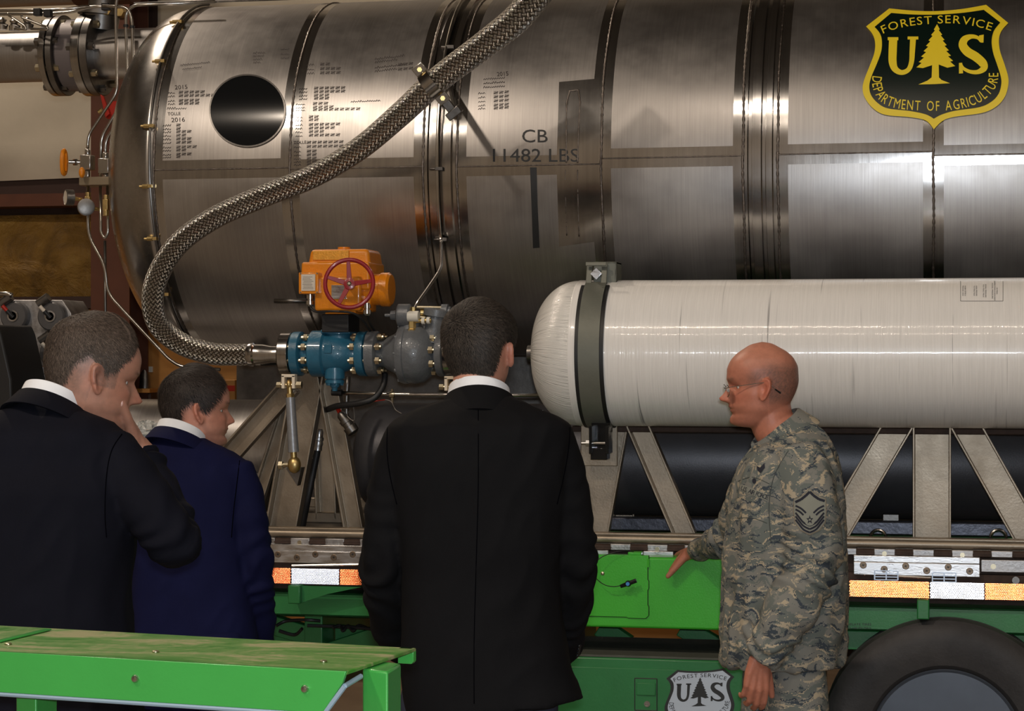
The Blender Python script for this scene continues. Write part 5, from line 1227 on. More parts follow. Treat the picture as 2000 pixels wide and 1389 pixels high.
# ================================================================== green bench in the foreground
BZ = 1.22
bt = thing('green_bench', 'scuffed green steel bench with a folded front edge, in the left foreground', 'bench', (-0.75, 3.6, 0))
BL, BR, FR_, FL_ = atz(-60, 1218.5, BZ), atz(813, 1266, BZ), atz(678, 1311, BZ), atz(-60, 1269, BZ)
def dirt():
    t = NT('scuffed_green_top'); mp = t.coord((1, 3.2, 1)); n = t.noise(3.4, mp, 9, 0.68, 1.4); n2 = t.noise(60, t.coord((1, 1, 1)), 4, 0.6)
    mixn = t.n('ShaderNodeMath', operation='MULTIPLY_ADD'); t.l(n2, 0, mixn, 0); mixn.inputs[1].default_value = 0.25; t.l(n, 0, mixn, 2)
    r = t.ramp(mixn, 0, [(0.50, srgb(58, 128, 40)), (0.62, srgb(92, 136, 62)), (0.74, srgb(150, 150, 108))]); t.l(r, 0, t.b, 'Base Color')
    r2 = t.ramp(mixn, 0, [(0.48, (0.32,) * 3), (0.72, (0.65,) * 3)]); t.l(r2, 0, t.b, 'Roughness'); return t.m
dn = Vector((0, 0, -1))
th = 0.006
top = [BL, BR, FR_, FL_]
MB().add([p for p in top] + [p + dn * th for p in top], [(0, 1, 2, 3), (7, 6, 5, 4), (0, 4, 5, 1), (1, 5, 6, 2), (2, 6, 7, 3), (3, 7, 4, 0)]).build('bench_top', dirt(), bt, bevel=0.0015)
fd = (FR_ - FL_).normalized(); nd = Vector((fd.y, -fd.x, 0))
# folded front apron with the chamfered end
L_ = (FR_ - FL_).length; ap = 0.066
prof = [(0, 0.0), (L_, 0.0), (L_ - 0.006, -0.018), (L_ - 0.04, -ap), (0, -ap)]
green2 = mat('bench_green_paint', srgb(62, 156, 70), 0.3, 0, 0.05, 5, 0.08, 120, coat=0.3)
MB().prism(prof, lambda s, z: FL_ + fd * s + Vector((0, 0, z)) + nd * 0.004, lambda s, z: FL_ + fd * s + Vector((0, 0, z)) - nd * 0.004).build('front_apron', green2, bt, bevel=0.0012)
gl = mat('bare_edge', srgb(150, 172, 188), 0.4, 0.2)
P1 = [FL_ + fd * 0 + Vector((0, 0, -ap)), FL_ + fd * (L_ - 0.04) + Vector((0, 0, -ap)), FL_ + fd * (L_ - 0.004) + Vector((0, 0, -0.02)), FR_ + (BR - FR_).normalized() * 0.05 + Vector((0.0, 0, -0.012))]
mb = MB()
for a_, b_ in zip(P1[:-1], P1[1:]):
    mb.cyl(a_ + dn * 0.003 , b_ + dn * 0.003, 0.0042, 8)
mb.build('bare_lower_edge', gl, bt)
# back edge lip at the right end
rd = (BR - BL).normalized(); sd = (FR_ - BR).normalized()
MB().box2((0, 0, 0), (0.001, 0.001, 0.001))
prof = [(0, 0), (0.02, 0), (0.02, -0.020), (0.014, -0.024), (0, -0.024)]
MB().prism([(-0.028, 0.0), (-0.004, 0.0), (0.0, -0.004), (0.0, -0.021), (-0.004, -0.025), (-0.028, -0.025)], lambda s, z: BR + rd * s + Vector((0, 0, z)), lambda s, z: BR + rd * s + Vector((0, 0, z)) + sd * 0.012).build('corner_lip', green2, bt, bevel=0.001)
# leg: square post set under the right end, standing on the floor
lc = atz(757, 1311, BZ - 0.006); l0 = atz(707, 1322, BZ - 0.02); l1 = atz(792, 1290, BZ - 0.006)
e1 = (l0 - lc); e1.z = 0; e2 = (l1 - lc); e2.z = 0
e1 = e1.normalized() * 0.054; e2 = e2.normalized() * 0.088
base = [lc, lc + e1, lc + e1 + e2, lc + e2]
def post(b_, name='leg', zt=BZ - 0.007): return MB().add([Vector((p.x, p.y, 0)) for p in b_] + [Vector((p.x, p.y, zt)) for p in b_], [(3, 2, 1, 0), (4, 5, 6, 7), (0, 1, 5, 4), (1, 2, 6, 5), (2, 3, 7, 6), (3, 0, 4, 7)]).build(name, green2, bt, bevel=0.004)
post(base); off = (FL_ - FR_) * 0.93; post([p + off for p in base]); 
o2 = (BR - FR_) * 0.35
# lower cross braces
for (A, B) in ((lc + e2 * 0.5 + Vector((0, 0, -0.13)), FL_ + Vector((0.35, 0.15, -0.16))), (lc + e2 * 0.6 + Vector((0, 0, -0.10)), lc + e2 * 0.6 + Vector((-0.16, 0.03, -0.24)))):
    MB().cyl(A, B, 0.016, 4).build('brace', M['dgreen'], bt, bevel=0.002)
for (u, v) in ((16, 1259), (304, 1274), (632, 1293)):
    q = atz(u, v, BZ + 0.0005); MB().lathe(q, (0, 0, 1), [(0, 0.006), (0.002, 0.006), (0.003, 0.003)], 12).build('rivet', M['zinc'], bt)
for (u, v) in ((267, 1325), (598, 1345)):
    p = FL_; d = ray(u, v); t_ = (p - CAMP).dot(nd) / d.dot(nd); q = CAMP + d * t_ + nd * 0.004
    MB().lathe(q, nd, [(0, 0.0065), (0.002, 0.0065), (0.005, 0.0045), (0.006, 0.001)], 16).build('bolt', M['steel'], bt)
q = atz(95, 1231, BZ + .001); q2 = atz(-10, 1256, BZ + .001); dd = (q2 - q); dd.normalize(); sd_ = Vector((-dd.y, dd.x, 0)) * 0.006
MB().add([q + sd_, q2 + sd_, q2 - sd_, q - sd_, q + sd_ + Vector((0, 0, .003)), q2 + sd_ + Vector((0, 0, .003)), q2 - sd_ + Vector((0, 0, .003)), q - sd_ + Vector((0, 0, .003))], [(3, 2, 1, 0), (4, 5, 6, 7), (0, 1, 5, 4), (1, 2, 6, 5), (2, 3, 7, 6), (3, 0, 4, 7)]).build('clean_strip', green2, bt, bevel=0.001)
# ================================================================== people
from mathutils import noise as mnoise
CR_ = Vector((math.cos(YAW), math.sin(YAW), 0)); CF_ = Vector((-math.sin(YAW), math.cos(YAW), 0)); UPV = Vector((0, 0, 1))
def herm(x, X_, Y_):
    """smooth interpolation through a table (works on arrays)"""
    X_ = np.asarray(X_, float); Y_ = np.asarray(Y_, float); d = np.diff(Y_) / np.diff(X_)
    m = np.zeros(len(X_)); m[1:-1] = np.where(d[1:] * d[:-1] > 0, 2 * d[1:] * d[:-1] / (d[1:] + d[:-1] + 1e-12), 0); m[0] = d[0]; m[-1] = d[-1]
    x = np.clip(x, X_[0], X_[-1]); i = np.clip(np.searchsorted(X_, x, side='right') - 1, 0, len(X_) - 2)
    h = X_[i + 1] - X_[i]; t = (x - X_[i]) / h
    return (2 * t**3 - 3 * t**2 + 1) * Y_[i] + (t**3 - 2 * t**2 + t) * h * m[i] + (-2 * t**3 + 3 * t**2) * Y_[i + 1] + (t**3 - t**2) * h * m[i + 1]
HT = 0.236
FZ = [0, .006, .018, .034, .046, .058, .072, .086, .100, .118, .130, .142, .152, .170, .190, .208, .222, .231, HT]
FY = [.035, .066, .083, .086, .080, .084, .088, .086, .085, .0835, .080, .086, .090, .089, .080, .062, .038, .018, -.012]
BZ_ = [0, .02, .05, .08, .11, .14, .165, .19, .208, .222, .231, HT]
BY = [-.045, -.055, -.068, -.085, -.099, -.107, -.107, -.097, -.079, -.055, -.037, -.012]
WZ = [0, .006, .018, .034, .055, .08, .11, .14, .165, .19, .208, .222, .231, HT]
def zmap(z): return np.where(z > .118, .118 + (z - .118) * 1.12, .118 - (.118 - z) * .88)
WW = [.018, .036, .047, .055, .064, .069, .0735, .0775, .079, .073, .060, .042, .025, .002]
def g(a, s): return np.exp(-(a / s) ** 2)
def head_grid(nz=110, nt=144, sc=1.0, jaw=1.0, nose=1.0):
    z = (1 - np.cos(np.linspace(0, 1, nz) * PI)) / 2; z = (0.35 * z + 0.65 * np.linspace(0, 1, nz)) * HT
    th = np.linspace(0, 2 * PI, nt, endpoint=False); Z, T = np.meshgrid(z, th, indexing='ij')
    f = herm(Z, FZ, FY); b = herm(Z, BZ_, BY); w = herm(Z, WZ, WW) * (1 + (jaw - 1) * g(Z - .04, .05))
    yc = (f + b) / 2; L = (f - b) / 2; c = np.cos(T); s = np.sin(T); e = 2 / 2.3
    x = w * np.sign(s) * np.abs(s) ** e; y = yc + L * np.sign(c) * np.abs(c) ** e
    fr = np.clip(c, 0, 1)
    x = x * (1 - 0.16 * fr ** 1.5 * np.clip((0.13 - Z) / .13, 0, 1)) * (1 - .10 * fr * g(Z - .13, .03))
    ax = np.abs(x); F_ = (c > -0.05)
    nz_ = herm(Z, [.078, .084, .090, .097, .108, .120, .132, .142, .16], [0, .012, .026, .0285, .0215, .0135, .007, .003, 0]) * nose
    nw = herm(Z, [.07, .09, .11, .13, .15], [.011, .0125, .0095, .008, .010])
    dy = nz_ * g(x, nw) + .008 * g(ax - .0135, .006) * g(Z - .090, .007) * nose
    dy += -.0115 * g(ax - .031, .014) * g(Z - .127, .010) + .0045 * g(ax - .026, .018) * g(Z - .145, .007)
    dy += .0055 * g(ax - .031, .013) * (g(Z - .1335, .0042) + .8 * g(Z - .1205, .0036))
    dy += .004 * g(ax - .045, .016) * g(Z - .102, .016) + .0035 * g(x, .02) * g(Z - .0685, .0045) + .0045 * g(x, .018) * g(Z - .0560, .0045) - .0045 * g(x, .022) * g(Z - .0628, .0024)
    dy += .005 * g(x, .016) * g(Z - .020, .014) - .003 * g(ax - .022, .006) * g(Z - .078, .012)
    y = y + dy * F_
    x = x + np.sign(x) * (.0035 * g(y - .035, .018) * g(Z - .108, .016)) 
    return np.stack([x, y, zmap(Z)], -1) * sc, T, Z
def grid_mb(mb, G):
    nz, nt, _ = G.shape; vs = G.reshape(-1, 3); fs = []
    for j in range(nz - 1):
        for i in range(nt):
            i2 = (i + 1) % nt; fs.append((j * nt + i, j * nt + i2, (j + 1) * nt + i2, (j + 1) * nt + i))
    fs.append(tuple(range(nt - 1, -1, -1))); fs.append(tuple((nz - 1) * nt + i for i in range(nt)))
    return mb.add(vs, fs)
def ear_mb(mb, side, sc=1.0):
    """ear as a closed shell with helix rim, fold and hollow"""
    n, m = 36, 12; c = Vector((.0750 * side, .008, .118)); fl = math.radians(26)
    back = Vector((math.sin(fl) * side, -math.cos(fl), 0)); up = (Vector((0, -.20, 1))).normalized(); out = back.cross(up) * (1 if side > 0 else -1)
    out = out.normalized(); 
    if out.x * side < 0: out = -out
    vs = []; fs = []
    for layer in (0, 1):
        for j in range(m):
            r = (j + 0.001) / (m - 1)
            for i in range(n):
                a = 2 * PI * i / n; H = .033; Wd = .0185 * (1 + .28 * math.sin(a)) if math.sin(a) > 0 else .0185 * (1 + .30 * math.sin(a))
                p = c + back * (Wd * r * math.cos(a) + .010) + up * (H * r * math.sin(a))
                rim = .0045 * math.exp(-((r - .88) / .09) ** 2) * (1 if math.cos(a) > -.75 else .3); fold = .003 * math.exp(-((r - .55) / .10) ** 2) * (1 if math.cos(a) > 0 else .2)
                hol = -.006 * math.exp(-(r / .35) ** 2); h = .0045 + rim + fold + hol + .004 * r * math.cos(a)
                if layer: h = -.0035 * (1 - r * .6) - (0.010 * (1 - r)) 
                vs.append(p + out * (h * (1 if r < .97 else .45)))
    for layer in (0, 1):
        o = layer * m * n
        for j in range(m - 1):
            for i in range(n): i2 = (i + 1) % n; fs.append((o + j * n + i, o + j * n + i2, o + (j + 1) * n + i2, o + (j + 1) * n + i))
        fs.append(tuple(o + i for i in range(n)))
    for i in range(n): i2 = (i + 1) % n; fs.append(((m - 1) * n + i, (m - 1) * n + i2, m * n + (m - 1) * n + i2, m * n + (m - 1) * n + i))
    return mb.add([v * sc for v in vs], fs)
def xform(mb, i0, Mx):
    for i in range(i0, len(mb.v)): mb.v[i] = tuple(Mx @ Vector(mb.v[i]))
def hand(mb, wrist, d, n, side, curl=(0.5, 0.5, 0.5, 0.5), thumb=(0.7, 0.3), spread=0.06, sc=1.0, tw=None, L_=0.092):
    """d: wrist->knuckles, n: back-of-hand normal, side: +1 thumb on d x n side"""
    d = Vector(d).normalized(); n = Vector(n); n = (n - d * n.dot(d)).normalized(); s = d.cross(n) * side
    W = Vector(wrist); L = L_ * sc; kn = []
    for k, (o, l) in enumerate(((.030, .96), (.0105, 1.0), (-.0095, .97), (-.028, .88))): kn.append(W + d * (L * l) + s * (o * sc) + n * (-.001 if k in (0, 3) else .002))
    for k in range(4): mb.caps([W + s * (.013 - .0085 * k) * sc, W + d * L * .45 + s * (.023 - .0155 * k) * sc, kn[k]], [.0175 * sc, .0145 * sc, .0105 * sc], 12)
    mb.caps([W + s * .012 * sc - n * .006, W + d * L * .35 + s * .026 * sc - n * .012 * sc, W + d * L * .7 + s * .02 * sc - n * .006 * sc], [.014 * sc, .018 * sc, .011 * sc], 12)
    lens = ((.041, .025, .020), (.045, .029, .021), (.041, .027, .021), (.033, .020, .018))
    for k in range(4):
        dd = (d + s * (spread * (1.5 - k))).normalized(); P_ = kn[k]; pts = [P_]; ang = 0
        for q in range(3):
            ang += curl[k] * (0.8 if q == 0 else 1.0); v = dd * math.cos(ang) - n * math.sin(ang); P_ = P_ + v * lens[k][q] * sc; pts.append(P_)
        r0 = (.0096 if k < 3 else .0083) * sc; mb.caps(pts, [r0 * 1.05, r0 * .98, r0 * .88, r0 * .74], 12)
    t0 = W + d * L * .22 + s * .024 * sc - n * .006 * sc; td = tw if tw is not None else (d * math.cos(thumb[0]) + s * math.sin(thumb[0]) - n * thumb[1]); td = Vector(td).normalized()
    t1 = t0 + td * .040 * sc; td2 = (td * .9 + d * .25).normalized() if tw is None else td; t2 = t1 + td2 * .034 * sc; t3 = t2 + td2 * .024 * sc
    mb.caps([t0, t1, t2, t3], [.0155 * sc, .0125 * sc, .0108 * sc, .0088 * sc], 12)
    return t3, td2
def remesh(mb, voxel, name, smooth_it=2, lap=0.5):
    me = bpy.data.meshes.new('r'); me.from_pydata([tuple(p) for p in mb.v], [], mb.f); me.update()
    bm = bmesh.new(); bm.from_mesh(me); bmesh.ops.recalc_face_normals(bm, faces=bm.faces); bm.to_mesh(me); bm.free()
    ob = bpy.data.objects.new('r', me); COL.objects.link(ob); m = ob.modifiers.new('r', 'REMESH'); m.mode = 'VOXEL'; m.voxel_size = voxel; m.adaptivity = 0
    if smooth_it: s = ob.modifiers.new('s', 'SMOOTH'); s.iterations = smooth_it; s.factor = lap
    bpy.context.view_layer.update(); out = bpy.data.meshes.new_from_object(ob.evaluated_get(bpy.context.evaluated_depsgraph_get()))
    bpy.data.objects.remove(ob); bpy.data.meshes.remove(me); out.name = name; return out
def co_of(me): a = np.empty(len(me.vertices) * 3, np.float32); me.vertices.foreach_get('co', a); return a.reshape(-1, 3).astype(float)
def set_co(me, a): me.vertices.foreach_set('co', a.astype(np.float32).ravel()); me.update()
def nrm_of(me): a = np.empty(len(me.vertices) * 3, np.float32); me.vertices.foreach_get('normal', a); return a.reshape(-1, 3).astype(float)
def shift(me, o): a = co_of(me); a -= np.array(o); set_co(me, a)
def skin_mat(name):
    t = NT(name); a = t.n('ShaderNodeAttribute'); a.attribute_name = 'tone'; b = t.b
    n = t.noise(55, t.coord((1, 1, 1)), 5, 0.6); r = t.ramp(n, 0, [(0.3, (.82, .80, .80)), (0.7, (1.08, 1.04, 1.04))])
    m = t.n('ShaderNodeMix', data_type='RGBA', blend_type='MULTIPLY'); m.inputs[0].default_value = 0.75; t.l(a, 'Color', m, 6); t.l(r, 0, m, 7); t.l(m, 2, b, 'Base Color')
    b.inputs['Roughness'].default_value = 0.48; b.inputs['Subsurface Weight'].default_value = 0.12; b.inputs['Subsurface Radius'].default_value = (0.012, 0.004, 0.002); b.inputs['Subsurface Scale'].default_value = 1.0
    n2 = t.noise(420, t.coord((1, 1, 1)), 3, 0.6); t.bump(n2, 0, 0.12, 0.001); return t.m
def hair_mat(name, dark, light):
    t = NT(name); gi = t.n('ShaderNodeNewGeometry'); r = t.ramp(gi, 'Random Per Island', [(0.0, dark), (0.7, tuple((a + b_) / 2 for a, b_ in zip(dark, light))), (1.0, light)])
    t.l(r, 0, t.b, 'Base Color'); t.b.inputs['Roughness'].default_value = 0.6; t.b.inputs['Specular IOR Level'].default_value = 0.3; return t.m
def cloth(name, col, bs=500, rough=0.85, sheen=0.25):
    t = NT(name); b = t.b; n = t.noise(6, t.coord((1, 1, 1)), 4, 0.6); lo = tuple(c * .85 for c in col[:3]); hi = tuple(c * 1.15 for c in col[:3])
    r = t.ramp(n, 0, [(0.3, lo), (0.7, hi)]); t.l(r, 0, b, 'Base Color'); b.inputs['Roughness'].default_value = rough; b.inputs['Sheen Weight'].default_value = 0; b.inputs['Sheen Roughness'].default_value = 0.5
    b.inputs['Specular IOR Level'].default_value = 0.12
    n2 = t.noise(bs, t.coord((1, 1, 1)), 2, 0.6); t.bump(n2, 0, 0.25, 0.0008); return t.m
def camo():
    t = NT('camouflage_cloth'); b = t.b; c = t.n('ShaderNodeTexCoord')
    # digital edges: snap the coordinates to 3 mm cells, then let stretched, warped noise choose one of four tones
    sn = t.n('ShaderNodeVectorMath', operation='SNAP'); sn.inputs[1].default_value = (0.0026, 0.0026, 0.0026); t.l(c, 'Object', sn, 0)
    wn = t.noise(5.0, None, 3, 0.6); t.l(sn, 0, wn, 'Vector')
    ad = t.n('ShaderNodeVectorMath', operation='MULTIPLY_ADD'); ad.inputs[1].default_value = (0.10, 0.10, 0.20); t.l(wn, 'Color', ad, 0); t.l(sn, 0, ad, 2)
    def field(scale, loc, sc_=1.0, det=5):
        mp = t.n('ShaderNodeMapping'); mp.inputs['Scale'].default_value = scale; mp.inputs['Location'].default_value = loc; mp.inputs['Rotation'].default_value = (0.35, 0.25, 0); t.l(ad, 0, mp, 0); return t.noise(sc_, mp, det, 0.62, 0.35)
    f1 = field((10, 10, 30), (0, 0, 0)); f2 = field((19, 19, 76), (3, 1, 7), 1.0, 5); f3 = field((17, 17, 68), (9, 4, 2), 1.0, 5)
    base = t.ramp(f1, 0, [(0.0, srgb(106, 112, 108)), (0.50, srgb(128, 128, 122))], 'CONSTANT')
    r2 = t.ramp(f2, 0, [(0.0, (0, 0, 0)), (0.565, (1, 1, 1))], 'CONSTANT'); r3 = t.ramp(f3, 0, [(0.0, (0, 0, 0)), (0.575, (1, 1, 1))], 'CONSTANT')
    m1 = t.n('ShaderNodeMix', data_type='RGBA'); t.l(r2, 0, m1, 0); t.l(base, 0, m1, 6); m1.inputs[7].default_value = srgb(176, 164, 142)
    m2 = t.n('ShaderNodeMix', data_type='RGBA'); t.l(r3, 0, m2, 0); t.l(m1, 2, m2, 6); m2.inputs[7].default_value = srgb(66, 74, 82)
    t.l(m2, 2, b, 'Base Color'); b.inputs['Roughness'].default_value = 0.9; b.inputs['Specular IOR Level'].default_value = 0.2
    n2 = t.noise(400, t.coord((1, 1, 1)), 2, 0.6); t.bump(n2, 0, 0.25, 0.0008); return t.m
M['suit'] = cloth('black_suit_cloth', srgb(17, 17, 19)); M['navyblack'] = cloth('midnight_suit_cloth', srgb(16, 17, 26)); M['navy'] = cloth('navy_suit_cloth', srgb(18, 21, 54))
def cap(c): return mat('scalp_hair', c, 0.85, 0, 0.2, 90, 0.8, 300, spec=0.2)
M['trouser'] = cloth('charcoal_trouser_cloth', srgb(52, 56, 70)); M['shirt'] = cloth('white_shirt_cloth', srgb(232, 234, 238), 300, 0.7, 0.1); M['camo'] = camo()
M['seam'] = mat('dark_seam', (0.002, 0.002, 0.003, 1), 1.0, spec=0.0); M['leather'] = mat('black_leather', (0.015, 0.014, 0.014, 1), 0.3)
M['eye'] = mat('eye_white', srgb(205, 200, 195), 0.15); M['iris'] = mat('iris', srgb(60, 58, 50), 0.1)

class Person:
    def __init__(s, name_label, foot_px_u, depth, skin, floor_z=0.0):
        s.d = depth; p = atd(foot_px_u, 694.5, depth); s.o = Vector((p.x, p.y, 0)); s.root = thing('person', name_label, 'person', s.o)
        s.px = depth / FPX; s.skin = skin; s.mb = MB(); s.lap = 0
    def P(s, u, v, dd=0.0): return atd(u, v, s.d + dd)
    def head(s, ear_px, side, yaw, pitch, roll=0.0, scale=1.0, dd=0.0, jaw=1.0, nose=1.0):
        R = Matrix.Rotation(YAW + yaw, 4, 'Z') @ Matrix.Rotation(pitch, 4, 'X') @ Matrix.Rotation(roll, 4, 'Y')
        E = Vector((.083 * side, .000, .118)) * scale; T = s.P(ear_px[0], ear_px[1], dd) - (R @ E)
        s.H = Matrix.Translation(T) @ R; s.hs = scale; s.Hi = s.H.inverted()
        s.G, s.T, s.Z = head_grid(sc=scale, jaw=jaw, nose=nose)
        i0 = len(s.mb.v); grid_mb(s.mb, s.G); ear_mb(s.mb, 1, scale); ear_mb(s.mb, -1, scale); xform(s.mb, i0, s.H)
    def neck(s, base, r=0.060):
        a = s.H @ (Vector((0, -.022, .075)) * s.hs); b = s.H @ (Vector((0, -.030, .02)) * s.hs); base = Vector(base)
        s.mb.tube([a, b, (b + base) / 2, base, base - Vector((0, 0, .05))], [r * .92, r * .95, r, r * 1.08, r * 1.35], 28, 4)
        s.neck_axis = (b, base)
    def finish_body(s, voxel=0.0036, tone=None):
        me = remesh(s.mb, voxel, 'body', 2, 0.35); a = co_of(me)
        Hi = np.array(s.Hi); L = (a @ Hi[:3, :3].T + Hi[:3, 3]) / s.hs
        col = np.tile(np.array(s.skin[:3]), (len(a), 1)); x, y, z = L[:, 0], L[:, 1], L[:, 2]; z = np.where(z > .118, .118 + (z - .118) / 1.12, .118 - (.118 - z) / .88); ax = np.abs(x)
        def mixc(col, c, m): m = np.clip(m, 0, 1)[:, None]; return col * (1 - m) + np.array(c)[None, :3] * m
        inh = (z > -.03) & (z < .25) & (ax < .12) & (np.abs(y) < .14)
        red = tuple(np.array(s.skin[:3]) * np.array((1.05, .70, .66)))
        col = mixc(col, red, .55 * inh * (g(ax - .088, .014) * g(z - .12, .04) * g(y + .005, .03)))
        col = mixc(col, red, .45 * inh * g(x, .02) * g(z - .095, .012) * (y > .09)); col = mixc(col, red, .35 * inh * g(ax - .045, .02) * g(z - .1, .02) * (y > .03))
        col = mixc(col, (0.33, 0.12, 0.11), .7 * inh * g(x, .02) * (g(z - .068, .0035) + g(z - .056, .004)) * (y > .075))
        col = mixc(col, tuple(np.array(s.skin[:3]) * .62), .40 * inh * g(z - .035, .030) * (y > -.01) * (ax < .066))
        rn = np.random.RandomState(1).rand(len(a))
        br = inh * (y > .055) * g(z - .1475 - .12 * np.clip(ax - .03, 0, 1), .0042) * (1 / (1 + np.exp((ax - .043) * 400))) * (1 / (1 + np.exp((.011 - ax) * 500)))
        col = mixc(col, s.browc, .85 * br * (0.6 + .4 * rn))
        if tone is not None: col = tone(col, x, y, z, inh, rn, mixc)
        shift(me, s.o)
        at_ = me.attributes.new('tone', 'FLOAT_COLOR', 'POINT'); at_.data.foreach_set('color', np.concatenate([col, np.ones((len(a), 1))], 1).astype(np.float32).ravel())
        s.body = link_mesh('body', me, M['skin'], s.root, True, 0, 180)
        for sx_ in (-1, 1):
            c = s.H @ (Vector((.0290 * sx_, .0570, .1272)) * s.hs); R = s.H.to_3x3()
            e = MB().ball(c, .0114 * s.hs, 16, 12).build('eye', M['eye'], s.root, angle=180); f_ = (R @ Vector((0, 1, -.15))).normalized()
            MB().lathe(c + f_ * .0098, f_, [(0, .0052), (.0016, .0046), (.0022, .002)], 16).build('iris', M['iris'], e, angle=180)
    def hair(s, zb, thick, mt, n_str=9000, slen=0.018, comb=0.35, jit=0.0012, whorl=None, capm=None):
        G = s.G.copy(); nz, nt, _ = G.shape; T = np.abs(((s.T + PI) % (2 * PI)) - PI); Zu = s.Z
        du = np.gradient(G, axis=0); dv = (np.roll(G, -1, 1) - np.roll(G, 1, 1)); N = np.cross(dv, du); N /= (np.linalg.norm(N, axis=2, keepdims=True) + 1e-9)
        c = G - np.array([0, -.01, .12]) * s.hs; N *= np.sign((N * c).sum(2, keepdims=True) + 1e-9)
        zbv = np.interp(T, [math.radians(q[0]) for q in zb], [q[1] for q in zb]); e = (Zu - zbv) / .012
        m = 1 / (1 + np.exp(-e * 2.2)); th = (thick(T, Zu) if callable(thick) else thick) * np.clip((Zu - zbv) / .035 + .12, .12, 1)
        rs = np.random.RandomState(5); nn = rs.rand(nz, nt) * .5
        disp = (m * th - (1 - m) * .006 + m * jit * nn)[..., None] * s.hs; G2 = G + N * disp
        mb = MB(); grid_mb(mb, G2); xform(mb, 0, s.H); hm = mb.build('hair', capm or mt, s.root, angle=180)
        # short combed strands over the cap
        H = np.array(s.H); w = m[1:-2, :].ravel(); idx = np.where(w > .55)[0]; idx = idx[rs.randint(0, len(idx), n_str)]
        J = idx // nt + 1; I = idx % nt; fj = rs.rand(n_str)[:, None]; p = G2[J, I] * (1 - fj) + G2[np.minimum(J + 1, nz - 1), I] * fj; fi = rs.rand(n_str)[:, None] * .9; p = p + (G2[J, (I + 1) % nt] - G2[J, I]) * fi
        n_ = N[J, I]; cw = np.array(whorl if whorl else [0, -.085, .20]) * s.hs; rad = p - cw; rad[:, 2] -= .35 * np.linalg.norm(rad, axis=1); rad = rad - n_ * (rad * n_).sum(1, keepdims=True); rad /= (np.linalg.norm(rad, axis=1, keepdims=True) + 1e-9)
        jt = rs.normal(size=(n_str, 3)) * .35; dr = rad + jt; dr = dr - n_ * (dr * n_).sum(1, keepdims=True); dr /= (np.linalg.norm(dr, axis=1, keepdims=True) + 1e-9)
        sl = slen * (0.5 + rs.rand(n_str)[:, None]) * s.hs; sd = np.cross(n_, dr) * .00055
        a0 = p - n_ * .0008; mid = p + dr * sl * .5 + n_ * comb * sl * .22; tip = p + dr * sl + n_ * comb * sl * .15
        V = np.stack([a0 + sd, a0 - sd, mid - sd * .8, mid + sd * .8, tip], 1).reshape(-1, 3); V = V @ H[:3, :3].T + H[:3, 3] - np.array(s.o)
        F_ = [];
        for k in range(n_str): q = k * 5; F_.append((q, q + 1, q + 2, q + 3)); F_.append((q + 3, q + 2, q + 4))
        me = bpy.data.meshes.new('hair_strands'); me.from_pydata(V.tolist(), [], F_); me.update(); o = link_mesh('hair_strands', me, mt, hm, True, 0, 180); o['kind'] = 'stuff'
    def rings(s, mb, rows, n=56, e=2.5):
        """rows: v, uL, uR, half depth, depth offset, z tilt"""
        R_ = []
        rows = [list(r) + [0.0] * (6 - len(r)) for r in rows]; A = np.array(rows, float)
        vs = np.linspace(A[0, 0], A[-1, 0], 40); cols = [herm(vs, A[:, 0], A[:, k]) for k in range(1, 6)]
        for k, v in enumerate(vs):
            uL, uR, hd, dd, tl = [c[k] for c in cols]; c = s.P((uL + uR) / 2, v, dd); hw = (uR - uL) / 2 * (s.d + dd) / FPX; ring_ = []
            for i in range(n):
                a = 2 * PI * i / n; ca, sa = math.cos(a), math.sin(a); q = 2 / e; xx = hw * math.copysign(abs(ca) ** q, ca); yy = hd * math.copysign(abs(sa) ** q, sa)
                ring_.append(c + CR_ * xx + CF_ * yy + UPV * (tl * xx / max(hw, 1e-6)))
            R_.append(ring_)
        mb.loft(R_); return mb
    def sleeve(s, mb, pts, radii, n=24):
        P_ = [s.P(*p) for p in pts]; mb.tube(P_, radii, n, 5); return P_
    def garment(s, name, mb, mt, voxel=0.0075, arms=(), fold=0.0045, seed=0, torso_amp=1.0, label=None, smooth_it=6, tight=1.0):
        me = remesh(mb, voxel, name, smooth_it, 0.5); a = co_of(me); N = nrm_of(me); D = np.zeros(len(a)); near = np.zeros(len(a))
        for ai, (P_, rad) in enumerate(arms):
            S_ = smooth_path(P_, 8); S = np.array([tuple(p) for p in S_]); n = len(S); best = np.full(len(a), 9.0); tt = np.zeros(len(a))
            for k in range(n - 1):
                p, q = S[k], S[k + 1]; d = q - p; L2 = d @ d; t = np.clip(((a - p) @ d) / L2, 0, 1); dist = np.linalg.norm(a - (p + t[:, None] * d), axis=1); u = dist < best; best[u] = dist[u]; tt[u] = (k + t[u]) / (n - 1)
            w = np.clip((rad * 1.35 - best) / (rad * .35), 0, 1) * np.clip(tt * 6, 0, 1)
            near = np.maximum(near, w); ph = np.array([mnoise.noise(Vector(p) * 7 + Vector((seed, ai, 0))) for p in a]) ; ph2 = np.array([mnoise.noise(Vector(p) * 17 + Vector((seed, 4, ai))) for p in a])
            am = .45 + 1.0 * np.exp(-((tt - .52) / .16) ** 2) + .5 * np.exp(-((tt - .92) / .1) ** 2)
            wv = np.sin(2 * PI * (tt * 9 + 1.6 * ph)); wv = np.sign(wv) * np.abs(wv) ** .8
            D += w * am * fold * (wv * (.55 + .5 * ph2) + .6 * ph2)
        W = 1 - near
        q = np.array([mnoise.noise(Vector((p[0] * 5.5 + seed, p[1] * 5.5, p[2] * 2.6 + p[0] * 3))) for p in a]); q2 = np.array([mnoise.noise(Vector((p[0] * 13, p[1] * 13 + seed, p[2] * 9 - p[0] * 9))) for p in a])
